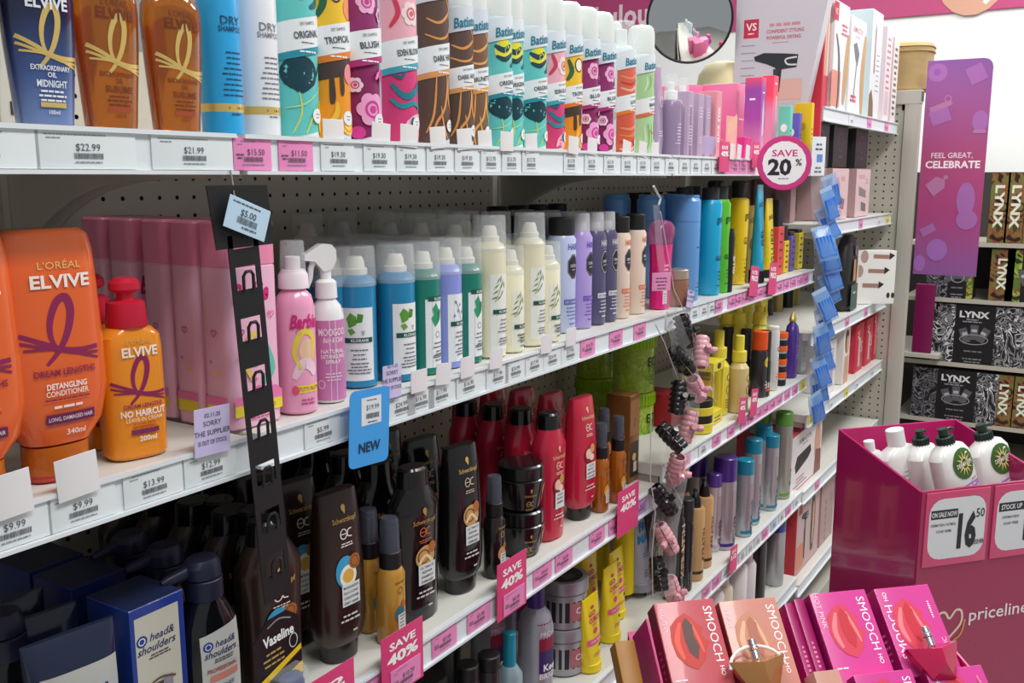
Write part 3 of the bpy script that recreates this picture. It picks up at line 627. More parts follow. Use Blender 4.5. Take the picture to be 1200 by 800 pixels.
pbox('salmon_carton', carton(.032, .04, .14, '#e79aa6', [('t', 'SLICK STIX', 0, .07, .011, '#ffffff', {'rot': 90, 'bold': .03})], [('t', 'SLICKSTY', 0, .08, .011, '#ffffff', {'rot': -90, 'bold': .03})]), 'salmon pink carton with white vertical lettering', 'box', GA, 838, 176, ZA, .03)
tp = carton(.055, .09, .185, grad('pink_fade', [(0, '#e0448c'), (1, '#ef86b0')], 0, .19), [('e', .018, .15, .005, .016, '#f6dce8'), ('l', 0, .10, .03, 1, 0, .003, '#ffffff'), ('r', 0, .0, .001, .001, WHITE)], [('l', 0, .05, .04, 3, .006, .0018, '#f2b5d0')])
for k, (px, Y, h) in enumerate(((812, .17, 1.02), (838, .14, 1.02), (861, .085, 1.04))):
    o = pbox('pink_carton', tp, 'tall plain pink carton on the top shelf, %s of three' % ['left one', 'middle one', 'right one'][k], 'box', 'tall plain pink cartons', px, 178, ZA, Y); o.scale = (1.3, 1, h*.94)
pbox('magenta_carton', carton(.05, .03, .05, '#d92a82', [('l', 0, .025, .03, 2, .008, .003, '#ffffff')]), 'small magenta carton in front of the tall pink cartons', 'box', GA, 872, 180, ZA, .03)
pbox('purple_carton', carton(.036, .04, .19, grad('purple_pink', [(0, '#f29ac0'), (.5, '#b04aa8'), (.85, '#a04aa8'), (1, '#f0527a')], 0, .19), [('p', [(-.006, .05), (.006, .06), (.008, .11), (.0, .145), (-.006, .11)], '#d9c9d9'), ('l', 0, .155, .02, 1, 0, .003, '#ffffff')], [('l', 0, .14, .02, 1, 0, .004, '#ffffff')]), 'tall purple to pink carton with a silver wand picture', 'box', GA, 889, 185, ZA, .02)
pbox('coral_carton', carton(.040, .03, .215, grad('coral_pink', [(0, '#f6a8c4'), (.6, '#f08ab0'), (.78, '#ff4f6e'), (1, '#ff4f74')], 0, .21), [('q', .006, .105, .012, .12, '#cfc2c4'), ('l', 0, .195, .026, 1, 0, .004, '#ffffff')]), 'tall coral and pink carton beside the purple one', 'box', GA, 903, 185, ZA, .06)
stand_card(857, ZA, .07, .09, 'peach_leaflet', '#f3a9a4', 'peach pink leaflet leaning on the pink cartons', 'leaflet', None, [('q', 0, .07, .06, .03, '#efb59c', {'slope': .4})], y=.02)
for px, c, w, h, lb in ((924, '#6fd0b8', .03, .135, 'small mint green carton near the round sign'), (935, '#6a5fc0', .04, .122, 'small violet carton with a white heart near the round sign'), (949, '#e8c61f', .045, .15, 'small bright yellow carton above the round sign')):
    pbox('small_carton', carton(.022, w, h, c, [('l', 0, h*.55, .012, 3, .012, .004, '#222222')], [('e', 0, h*.6, .008, .010, '#f2f2f2' if c != '#e8c61f' else '#caa415')]), lb, 'box', 'small bright cartons by the round sign', px, 180, ZA, .004 if px < 945 else -.014)
# cream domed bag standing behind the pink cartons
g = G(); g.loft([(0, .07, .05, 2.6), (.14, .072, .05, 2.6), (.185, .066, .045, 2.4), (.205, .05, .03, 2.2), (.212, .02, .012, 2)], mat('#e9dfb2', .6, bump=.2), 30)
p = onY(838, 178, .27); inst('cream_bag', [N('bag', g)], 'pale cream rounded bag behind the pink cartons', 'bag', None, (p.x+.06, .28, ZA), math.radians(70), scale=(1.1, 1.1, 1.34))
# big dryer carton
def dryer_picture(u, v, s, c='#2d3238'):
    return [('p', [(u-.055*s, v+.012*s), (u-.03*s, v+.020*s), (u+.02*s, v+.016*s), (u+.055*s, v+.012*s), (u+.052*s, v-.018*s), (u+.01*s, v-.022*s), (u-.02*s, v-.008*s), (u-.052*s, v+.002*s)], c),
            ('p', [(u+.0*s, v-.018*s), (u+.016*s, v-.018*s), (u+.012*s, v-.075*s), (u-.002*s, v-.075*s)], c), ('s', [(u+.052*s, v+.006*s), (u+.025*s, v+.002*s), (u+.03*s, v-.010*s), (u+.052*s, v-.012*s)], .004*s, '#d7dde0')]
p0 = onX(857, 170, 2.635); x0 = 2.635
g = G(); wl, hh = .205, .42
vs = [(0, 0, 0), (0, -wl*.78, 0), (0, -wl*1.13, hh), (0, 0, hh)]; vs += [(.075, a[1], a[2]) for a in vs]
g.add(vs, [(0, 1, 2, 3), (7, 6, 5, 4), (0, 4, 5, 1), (1, 5, 6, 2), (2, 6, 7, 3), (3, 7, 4, 0)], mat('#cfccd4', .35))
sf = Flat((0, 0, 0), (0, -1, 0), (0, 0, 1))
pr = G().prints(sf, [('q', .040, .325, .038, .045, '#c9304e'), ('t', 'VS', .040, .33, .018, '#f4e9ec', {'bold': .02}), ('l', .040, .313, .022, 1, 0, .003, '#f4e9ec'), ('t', 'CONFIDENT STYLING', .125, .315, .0085, '#c24a5e', {'w': .092, 'bold': .02}), ('t', 'POWERFUL DRYING', .122, .300, .0085, '#c24a5e', {'w': .084, 'bold': .02}), ('l', .125, .330, .09, 1, 0, .007, '#d58c98'), ('l', .115, .288, .07, 1, 0, .002, '#c98a94'),
     ('l', .035, .285, .04, 8, .018, .002, '#9a8f9b'), ('q', .13, .175, .085, .05, '#dfb6ab'), ('q', .135, .11, .075, .07, '#c5c1c8'), ('l', .14, .13, .05, 2, .008, .002, '#8f8a93')]+dryer_picture(.105, .245, 1.0)+[('p', [(.100, .225), (.112, .225), (.110, .17), (.101, .17)], '#3a3f45')])
inst('hair_dryer_box', [N('box', g, [N('print', pr)])], 'large pale grey hair dryer box with a red badge on the top shelf', 'box', 'boxed hair dryers', (x0, p0.y, ZA), scale=(.6, 1.1, 1.1))
g = G(); g.rbox(0, .018, 0, .20, 0, .36, mat('#c4283f', .4), .002); inst('hair_tool_box', [N('box', g)], 'red box wedged behind the large pale hair dryer box', 'box', 'boxed hair dryers', (x0+.048, -.004, ZA), 0)

# far bay, topmost shelf: tall boxes side by side, seen from the left and front
def tool_box(w, d, h, side, front, sideops=(), frontops=()): return carton(w, d, h, side, [('r', 0, h/2, w-.003, h-.003, front)]+list(frontops), list(sideops))
Z0 = Z4[0]
hair = '#c9a271'
st1 = tool_box(.055, .10, .30, '#d2566c', '#c8475e', [], [('q', 0, .17, .04, .20, '#e6d9d2'), ('s', [(-.006, .05), (-.002, .15), (.0, .27)], .022, hair, 1), ('q', 0, .05, .05, .08, '#d8485c')])
pbox('hair_tool_box', st1, 'red and cream hair tool box at the left end of the far top shelf', 'box', 'boxed hair tools on the far top shelf', 962, 130, Z0, .02)
pbox('hair_tool_box', tool_box(.16, .16, .30, '#ececec', '#eceef0', [('q', 0, .15, .12, .25, '#e8e4e6')], [('q', -.07, .27, .05, .05, '#c9304e'), ('t', 'VS', -.07, .27, .018, WHITE), ('l', .03, .24, .08, 3, .012, .007, '#cf5a6a'), ('q', -.04, .06, .10, .10, '#e0957f'), ('s', [(-.06, .21), (-.02, .15), (-.01, .05), (-.02, .0)], .022, '#4c5a60', 1), ('s', [(.05, .02), (.065, .12), (.08, .22)], .05, hair, 1)]), 'white box with a dark hair dryer picture and red badge', 'box', 'boxed hair tools on the far top shelf', 973, 132, Z0, .01)
pbox('hair_tool_box', tool_box(.19, .16, .28, '#e9edf0', '#edf0f2', [], [('t', 'REMINGTON', -.01, .245, .016, '#c05a70', {'w': .12}), ('l', -.01, .225, .08, 1, 0, .003, '#999999'), ('p', [(-.06, .20), (-.02, .21), (.02, .18), (0, .14), (-.03, .16)], '#6d7a80'), ('s', [(-.01, .15), (-.02, .09), (-.03, .04)], .010, '#7d8890'), ('l', -.03, .05, .08, 2, .012, .008, '#c84b70'), ('s', [(.08, .0), (.07, .12), (.09, .24)], .05, hair, 1)]), 'white box with a long silver styler picture beside the dryer box', 'box', 'boxed hair tools on the far top shelf', 992, 136, Z0, .005)
pbox('hair_tool_box', tool_box(.15, .20, .335, '#cfe0e4', '#e6eaec', [('q', 0, .16, .1, .26, '#d7e4e8')], [('p', [(-.03, .27), (-.02, .30), (-.01, .27), (-.01, .14), (-.03, .14)], '#a77a86'), ('l', .03, .2, .05, 8, .016, .004, '#8a9298'), ('p', [(-.07, .0), (-.07, .07), (-.04, .09), (-.01, .05), (0, 0)], '#8a6a50')]), 'tall pale blue edged box with a curling wand picture', 'box', 'boxed hair tools on the far top shelf', 1016, 140, Z0, .003)
pbox('hair_tool_box', tool_box(.10, .16, .31, '#e6d3da', '#e9dde2', [], [('l', 0, .27, .06, 12, .02, .008, '#b0707f'), ('r', 0, .06, .06, .08, '#d9c1c9')]), 'narrow pale pink striped box beyond the wand box', 'box', 'boxed hair tools on the far top shelf', 1033, 143, Z0, .003)
pbox('hair_tool_box', tool_box(.09, .16, .29, '#d8c9cc', '#e8e2e3', [], [('l', 0, .25, .06, 12, .02, .010, '#6a5a5e')]), 'narrow grey and cream box at the far end of the row', 'box', 'boxed hair tools on the far top shelf', 1042, 146, Z0, .003)
# second shelf: black boxes on pink ones
Z1 = Z4[1]
GB = 'boxed hair tools on the second far shelf'
bk = tool_box(.17, .20, .125, '#131314', '#161617', [('o', 0, .07, .02, .02, .003, '#4a4648')], [('o', 0, .075, .028, .028, .003, '#55504e'), ('l', 0, .032, .07, 1, 0, .006, '#55504e')])
pk = lambda ops: tool_box(.20, .22, .155, '#b89596', '#dcbfc0', [('t', 'REMINGTON', 0, .078, .02, '#8f6f70', {'rot': 90, 'w': .12})], ops)
rose = [('p', [(-.06, .12), (-.03, .13), (.0, .10), (-.02, .05), (-.06, .07)], '#c78d95'), ('t', 'ROSE', .03, .125, .014, '#b98a90'), ('p', [(.01, .07), (.06, .06), (.05, .03), (.0, .035)], '#a36d76'), ('o', .0, .02, .03, .01, .004, '#b98a90')]
prox = [('t', 'PROLUXE', -.02, .13, .014, '#b98a90'), ('p', [(-.06, .10), (.04, .085), (.045, .06), (-.055, .07)], '#8b8381'), ('p', [(-.02, .05), (.05, .04), (.05, .015), (-.015, .02)], '#77706e'), ('l', .05, .12, .04, 2, .01, .004, '#c9969c')]
for k, (px, t) in enumerate(((972, pk(rose)), (1000, pk(prox)))):
    pbox('hair_tool_box', t, ['pale pink box with rose pictures on the second far shelf', 'pale pink box with two grey stylers pictured'][k], 'box', GB, px, 268, Z1, .012)
for k, px in enumerate((951, 975, 1001)): o = pbox('hair_tool_box', bk, 'black box with a round grey emblem', 'box', GB, px, 200, Z1+.158, .02)
for k, (yy, nm) in enumerate(((.05, 'nearer'), (.17, 'deeper'))):
    o = inst('hair_tool_box', carton(.05, .105, .22, mat('#a08484', .5), [], [('t', 'REMINGTON', 0, .11, .017, '#7d6263', {'rot': 90, 'w': .14}), ('l', .02, .11, .0, 0, 0, 0, INK)]), 'brownish pink box showing its lettered end behind the round sign, %s one' % nm, 'box', GB, (2.735, yy+.03, Z1))
inst('hair_tool_box', carton(.05, .06, .21, mat('#a08484', .5), [], [('t', 'REMINGTON', 0, .10, .017, '#7d6263', {'rot': 90, 'w': .14})]), 'brownish pink box deepest on the second far shelf', 'box', GB, (2.75, .30, Z1))
# third shelf
Z2 = Z4[2]
g = G(); g.loft([(0, .065, .02, 3), (.02, .075, .028, 3), (.20, .07, .03, 2.6), (.235, .05, .02, 2.4), (.25, .03, .012, 2)], mat('#2a2a2c', .4), 26)
pr = G().prints(Flat((0, -.0325, 0), (1, 0, 0), (0, 0, 1)), [('q', -.01, .045, .09, .085, '#4a5f57'), ('l', -.01, .06, .04, 1, 0, .006, '#c8d0c8'), ('p', [(-.04, .10), (-.005, .10), (-.01, .17), (-.035, .17)], '#c58a5a'), ('p', [(.01, .09), (.03, .09), (.03, .18), (.015, .18)], '#ddc9b8'), ('e', -.01, .20, .02, .02, '#6f5a66')])
p = onY(988, 375, .04); inst('styler_pouch', [N('pouch', g, [N('print', pr)])], 'dark green and black rounded styler pack beside the blue strip', 'pack', None, (p.x, .04, Z2))
cl = []
for k, (a, b) in enumerate(((0.022, .165), (0.006, .115), (-.012, .065))): cl += [('e', a-.04, b, .014, .022, '#b89a90'), ('p', [(a-.028, b+.008), (a+.03, b+.006), (a+.03, b-.008), (a-.028, b-.006)], '#a87e70'), ('p', [(a+.03, b+.014), (a+.05, b+.004), (a+.03, b-.012)], '#2a2727')]
pbox('styler_box', carton(.155, .06, .185, '#ece9e4', [('r', 0, .0925, .150, .179, '#f0eeea')]+[((o_[0], o_[1]-.02)+o_[2:]) if o_[0] == 'e' else o_ for o_ in cl]+[('e', .055, .03, .006, .010, '#333333'), ('e', .072, .03, .006, .010, '#333333')]), 'white box showing three rose gold styler heads', 'box', None, 997, 358, Z2, .05, rz=-52)
# fourth shelf
Z3 = Z4[3]; GD = 'boxed hair tools on the fourth far shelf'
pbox('epilator_box', carton(.10, .09, .17, '#ece8ea', [('q', 0, .13, .05, .04, '#e3dfe2'), ('l', 0, .14, .05, 2, .01, .003, '#7a7480'), ('q', .0, .06, .03, .08, '#d6a0b4'), ('q', 0, .11, .025, .03, '#9a8f96')]), 'white box with a pink shaver picture', 'box', GD, 967, 480, Z3, .015)
pbox('epilator_box', carton(.085, .09, .20, '#e9e2dc', [('e', 0, .14, .025, .04, '#3a2a26'), ('e', .008, .13, .018, .03, '#d7a58c'), ('p', [(-.03, .0), (-.02, .09), (.03, .09), (.035, 0)], '#d9ab94')]), 'cream box showing a dark haired woman', 'box', GD, 985, 470, Z3, .012)
for k, (px, w, h) in enumerate(((999, .12, .17), (1011, .11, .17), (1021, .05, .20))):
    pbox('red_tool_box', carton(w, .11, h, '#cc3348', [('q', .0, h*.4, w*.28, h*.6, '#d9b9b8'), ('t', 'VS', -.02, h*.78, .02, '#ffffff', {'rot': -90}), ('t', 'S', .03, h*.5, .04, '#f0d0d4')]), 'red hair tool box with pale panel, %s of three' % ['left one', 'middle one', 'taller right one'][k], 'box', GD, px, 465-8*k, Z3, .02)
# fifth shelf : black styler box
Z5 = Z4[4]
pbox('styler_box', carton(.34, .16, .175, '#cc4a5e', [('r', 0, .088, .333, .169, '#ece6e8'), ('t', 'REMINGTON', -.02, .145, .014, '#5a5058', {'w': .12}), ('l', -.02, .13, .08, 1, 0, .003, '#777777'), ('p', [(-.12, .08), (-.10, .105), (.04, .112), (.05, .09), (.02, .075), (-.11, .055)], '#26262a'), ('l', -.06, .035, .14, 3, .010, .004, '#b0647a'), ('e', .12, .10, .035, .06, '#d9a58f'), ('p', [(.09, .0), (.10, .08), (.16, .07), (.165, 0)], '#8a5a4a')], [('l', 0, .09, .1, 6, .02, .005, '#e8c9ce')]), 'wide white box picturing a black hot air styler', 'box', None, 924, 580, Z5, .015)
pbox('hair_dryer_box', carton(.26, .20, .245, '#c33a45', [('r', .0, .1225, .25, .238, '#cdb2b2'), ('q', -.09, .22, .035, .06, '#b8323f'), ('l', -.03, .235, .06, 3, .014, .006, '#a86a70'), ('q', -.08, .05, .08, .08, '#d98a6e'), ('s', [(.05, .03), (.055, .12), (.05, .22)], .05, '#5a4038', 1), ('s', [(.055, .05), (.06, .12), (.055, .19)], .022, '#d7a88f', 1)]+dryer_picture(-.04, .17, .7)+[('p', [(-.045, .13), (-.03, .13), (-.03, .03), (-.04, .03)], '#2a2828')]), 'red edged box with a black hair dryer and long haired woman', 'box', 'boxed hair dryers', 929, 700, Z4[5], .02)
pbox('hair_dryer_box', carton(.16, .20, .245, '#b99c9c', [('l', -.02, .14, .02, 9, .025, .014, '#a5787c'), ('o', .05, .14, .012, .012, .003, '#8a6a6a')]), 'dusty pink box right of the long haired woman box', 'box', 'boxed hair dryers', 957, 690, Z4[5], .02)
# ================================================================ SHELF B
def orange_conditioner():
    P = [(0, .026, .019, 2.4), (.002, .027, .020, 2.4), (.030, .027, .0205, 2.4), (.032, .0275, .021, 2.6), (.048, .040, .024, 2.8), (.075, .046, .026, 3), (.11, .0455, .026, 3), (.16, .043, .0255, 3.2), (.195, .041, .024, 3.2), (.207, .039, .021, 3), (.212, .034, .014, 2.8)]
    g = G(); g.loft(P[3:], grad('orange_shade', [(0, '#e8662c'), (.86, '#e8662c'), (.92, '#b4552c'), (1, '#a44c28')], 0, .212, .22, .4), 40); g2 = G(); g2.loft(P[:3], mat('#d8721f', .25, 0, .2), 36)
    g2.box(-.02, .02, -.0, .0, 0, 0, '#c8313f')
    g3 = G(); g3.loft([(.0, .0266, .0195, 2.4), (.005, .0274, .0203, 2.4)], '#c22a44', 36)
    sf = Rnd(P, True); pr = G(); M1 = '#8e2456'; swirl(pr, sf, .130, 1.25, M1)
    pr.prints(sf, [('t', "L'ORÉAL", .004, .183, .006, '#d9c37a', {'w': .036, 'bold': 0}), ('t', 'ELVIVE', .004, .170, .0105, '#f6ece6', {'bold': .03, 'w': .05}), ('t', 'DREAM LENGTHS', .002, .0945, .0055, M1, {'w': .052, 'bold': .02}), ('t', 'DETANGLING', .002, .083, .005, '#f6e8e0', {'w': .034, 'bold': .03}), ('t', 'CONDITIONER', .002, .0770, .0048, '#f6e8e0', {'w': .036}),
                   ('l', .002, .0715, .05, 1, 0, .0012, M1), ('l', .002, .065, .034, 1, 0, .0022, '#f6e8e0'), ('r', .004, .055, .042, .0085, '#6c2056'), ('t', 'LONG, DAMAGED HAIR', .004, .055, .0034, '#f0dfe6', {'w': .038}), ('t', '340ml', .008, .0425, .005, '#f6e8e0', {'bold': .02})], .0012)
    return [N('body', g, [N('print', pr)]), N('cap', g2, [N('cap_rim', g3)])], .043
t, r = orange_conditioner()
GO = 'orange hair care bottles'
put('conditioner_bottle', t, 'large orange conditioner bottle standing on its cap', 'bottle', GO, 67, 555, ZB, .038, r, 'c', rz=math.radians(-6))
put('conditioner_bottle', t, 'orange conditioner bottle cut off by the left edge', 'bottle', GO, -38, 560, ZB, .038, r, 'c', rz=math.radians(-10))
def pump_cap(g, z, c, s=1):
    g.loft([(z, .018*s, .018*s, 2), (z+.001, .0185*s, .0185*s, 2), (z+.022*s, .0165*s, .0165*s, 2), (z+.024*s, .013*s, .013*s, 2)], c, 26)
    g.loft([(z+.023*s, .008*s, .008*s, 2), (z+.032*s, .007*s, .007*s, 2)], c, 20)
    g.loft([(z+.031*s, .010*s, .010*s, 2), (z+.034*s, .014*s, .0135*s, 2), (z+.040*s, .0135*s, .013*s, 2), (z+.044*s, .009*s, .009*s, 2)], c, 24)
P = [(0, .025, .017, 2.8), (.003, .028, .019, 2.8), (.05, .029, .0195, 2.8), (.10, .0285, .019, 2.8), (.112, .0275, .018, 2.8), (.119, .021, .015, 2.5), (.121, .017, .015, 2)]
g = G(); g.loft(P, mat('#f0921f', .22, coat=.4), 40); sf = Rnd(P, True); pr = G(); M1 = '#8e2456'; swirl(pr, sf, .074, .95, M1)
pr.prints(sf, [('t', "L'ORÉAL", .002, .1085, .004, '#c9a860', {'w': .024}), ('t', 'ELVIVE', .002, .0995, .0085, '#f8efe2', {'bold': .03, 'w': .033}), ('t', 'DREAM LENGTHS', .002, .050, .0038, M1, {'w': .036, 'bold': .02}), ('t', 'NO HAIRCUT', .002, .0435, .006, '#f8efe2', {'w': .042, 'bold': .03}), ('t', 'LEAVE-IN CREAM', .002, .0375, .004, '#f3d9b0', {'w': .034}), ('l', .002, .033, .034, 2, .0035, .0014, '#c95a20'), ('r', .002, .026, .026, .0045, '#7c2a5a'), ('t', '200ml', .004, .0195, .0048, '#f8efe2', {'bold': .02})], .0012)
g2 = G(); pump_cap(g2, .1205, mat('#d5213f', .35))
lv = [N('body', g, [N('print', pr)]), N('pump_cap', g2)]
put('leave_in_bottle', lv, 'orange leave-in bottle with a red cap, front of two', 'bottle', GO, 159, 530, ZB, .034, .02, 'c', rz=math.radians(-12))
put('leave_in_bottle', lv, 'orange leave-in bottle with a red cap, half hidden behind the big orange bottle', 'bottle', GO, 118, 520, ZB, .088, .02, 'c', rz=math.radians(-12))
# pink childrens bottles (big flat ones with rounded edges)
def heart(u, v, s, c): return ('s', [(u, v-s), (u-s, v+.1*s), (u-.5*s, v+s*.7), (u, v+.2*s), (u+.5*s, v+s*.7), (u+s, v+.1*s), (u, v-s)], s*.28, c)
def star(u, v, s, c): return ('p', [(u+s*(1 if k % 2 == 0 else .4)*math.sin(k*math.pi/5), v+s*(1 if k % 2 == 0 else .4)*math.cos(k*math.pi/5)) for k in range(10)], c)
PK = '#f1b0cf'
P = [(0, .033, .020, 5), (.002, .035, .022, 5), (.164, .035, .022, 5), (.1645, .0343, .0213, 5), (.166, .0343, .0213, 5)]
g = G(); g.loft(P, mat('#f4bdd8', .3, coat=.2), 40)
sf = Flat((0, -.0222, 0), (1, 0, 0), (0, 0, 1)); FU = '#d4257e'
pr = G().prints(sf, [('t', 'Barbie', -.004, .140, .019, FU, {'shear': .3, 'bold': .03, 'w': .046}), ('q', 0, .020, .063, .012, '#f1dc3a'), ('q', 0, .030, .063, .009, '#f07fb6'), ('e', .0, .036, .007, .007, '#ef6fa8'), ('e', .020, .034, .009, .006, '#f07fb6'), ('t', '2 IN 1 SHAMPOO', .002, .020, .004, '#c8488a', {'w': .04}), heart(-.020, .100, .004, '#b02a6a'), heart(.02, .115, .004, '#e46aa8'), star(-.018, .060, .004, '#b58ad8'), star(-.022, .075, .003, '#f1dc3a'), star(.016, .068, .004, '#b58ad8'), star(.006, .09, .003, '#f1dc3a'), star(-.004, .05, .0035, '#e46aa8'), ('l', 0, .010, .04, 1, 0, .0016, '#c8488a'),
      # plain floral ornament where the pack has its figures
      ('e', -.002, .078, .011, .014, '#f3c9a8'), ('s', [(-.008, .05), (-.016, .07), (-.010, .092), (.0, .098)], .008, '#e8cf6a', 1), ('s', [(.006, .046), (.018, .058), (.012, .084)], .009, '#6fc4b8', 1)])
pr2 = G().prints(Flat((-.0352, 0, 0), (0, -1, 0), (0, 0, 1)), [heart(0, .1, .004, '#d4559a'), star(.004, .06, .004, '#f1dc3a'), star(-.006, .07, .003, '#b58ad8'), ('q', 0, .020, .030, .012, '#f1dc3a'), ('q', 0, .030, .030, .009, '#f07fb6')])
g2 = G(); g2.loft([(.165, .0338, .0208, 5), (.1665, .035, .022, 5), (.208, .035, .022, 5), (.2105, .033, .020, 5)], mat('#ef8fb2', .25), 40)
kid = [N('body', g, [N('print', pr), N('side_print', pr2)]), N('cap', g2)]
def atXY(px, py, z): return onZ(px, py, z)
x0 = onY(238, 495, .060).x+.035
nm = ['front', 'second', 'third', 'fourth', 'fifth']
for k in range(5): inst('pink_bottle', kid, 'tall flat pink bottle with a rose cap, %s in its row' % nm[k], 'bottle', 'pink bottles with rose caps', (x0+.001*k, (.036, .082, .128, .185, .235)[k], ZB), math.radians(random.uniform(-1, 1)))
# pink spray bottle with clear nozzle cap
P = [(0, .019, .019, 2), (.003, .0215, .0215, 2), (.115, .0215, .0215, 2), (.128, .0185, .0185, 2), (.135, .012, .012, 2), (.138, .0115, .0115, 2)]
g = G(); g.loft(P, mat('#f2a6c8', .22, coat=.4), 36)
pr = G().prints(Rnd(P), [('t', 'Barbie', .002, .102, .015, FU, {'shear': .3, 'bold': .03, 'w': .034}), heart(-.006, .09, .0028, '#e46aa8'), ('e', .004, .070, .010, .013, '#f0c7a6'), ('s', [(-.004, .050), (-.011, .068), (-.004, .088), (.006, .090), (.013, .078), (.010, .060)], .007, '#ecd64e', 1), ('s', [(-.012, .040), (-.002, .056), (.008, .052), (.012, .042)], .012, '#f6d3e4', 1), ('r', .004, .028, .028, .0085, '#f1dc3a'), ('t', 'TUTTI FRUTTI', .005, .028, .0045, '#c8488a', {'w': .025}), ('e', -.011, .027, .004, .005, '#e8557f'), ('l', .003, .016, .026, 2, .004, .0018, '#c8488a')])
g2 = G(); g2.loft([(.136, .0165, .0165, 2), (.15, .016, .016, 2), (.156, .0125, .0125, 2)], mat('#f4e6ee', .3), 26); g2.cyl(.008, .155, .170, '#f2e9ee')
g3 = G(); g3.loft([(.154, .0135, .0135, 2.4), (.185, .012, .012, 2.4), (.187, .011, .011, 2.4)], CLEAR, 24)
put('spray_bottle', [N('body', g, [N('print', pr)]), N('nozzle', g2), N('clear_cap', g3)], 'pink spray bottle with a clear nozzle cap', 'spray bottle', None, 373, 483, ZB, .028, .0215, 'r', rz=-.35)
# white trigger bottle
P = [(0, .017, .017, 2), (.003, .019, .019, 2), (.098, .019, .019, 2), (.11, .016, .016, 2), (.117, .0105, .0105, 2), (.12, .010, .010, 2)]
g = G(); g.loft(P, mat('#f0f0f2', .25, coat=.3), 34)
pr = G().prints(Rnd(P), [('q', 0, .049, .098, .092, '#cf7fb4'), ('t', 'MOOGOO', 0, .082, .0085, '#fbf1f6', {'w': .032}), ('t', 'Baby & Child', .001, .073, .006, '#fbf1f6', {'shear': .25, 'w': .024}), ('t', 'NATURAL', 0, .060, .0045, '#fbf1f6', {'bold': .02}), ('t', 'DETANGLING', 0, .054, .0045, '#fbf1f6', {'bold': .02, 'w': .028}), ('t', 'SPRAY', 0, .048, .0045, '#fbf1f6', {'bold': .02}), ('l', 0, .034, .024, 3, .0035, .0014, '#fbe6f2'), ('o', -.014, .022, .004, .005, .0008, '#fbf1f6')])
def trigger(c, z=.119, s=1.0):
    g2 = G(); g2.loft([(z, .0125*s, .0125*s, 2), (z+.018*s, .0118*s, .0118*s, 2), (z+.021*s, .008*s, .008*s, 2)], c, 24); g2.cyl(.0062*s, z+.02*s, z+.045*s, c)
    g2.prism([(-.004*s, z+.030*s), (.006*s, z+.032*s), (.011*s, z+.042*s), (.011*s, z+.054*s), (.006*s, z+.060*s), (-.006*s, z+.061*s), (-.016*s, z+.055*s), (-.025*s, z+.050*s), (-.026*s, z+.043*s), (-.014*s, z+.042*s)], -.007*s, .007*s, c)
    g3 = G(); g3.tube([(-.012*s, 0, z+.046*s), (-.017*s, 0, z+.034*s), (-.018*s, 0, z+.022*s), (-.022*s, 0, z+.012*s)], [.004*s, .0036*s, .003*s, .0025*s], c)
    return N('trigger_head', g2, [N('trigger', g3)])
put('trigger_bottle', [N('body', g, [N('print', pr)]), trigger(mat('#f3f3f3', .3))], 'white trigger spray bottle with a mauve label', 'spray bottle', None, 406, 468, ZB, .034, .019, 'r', rz=-.5)
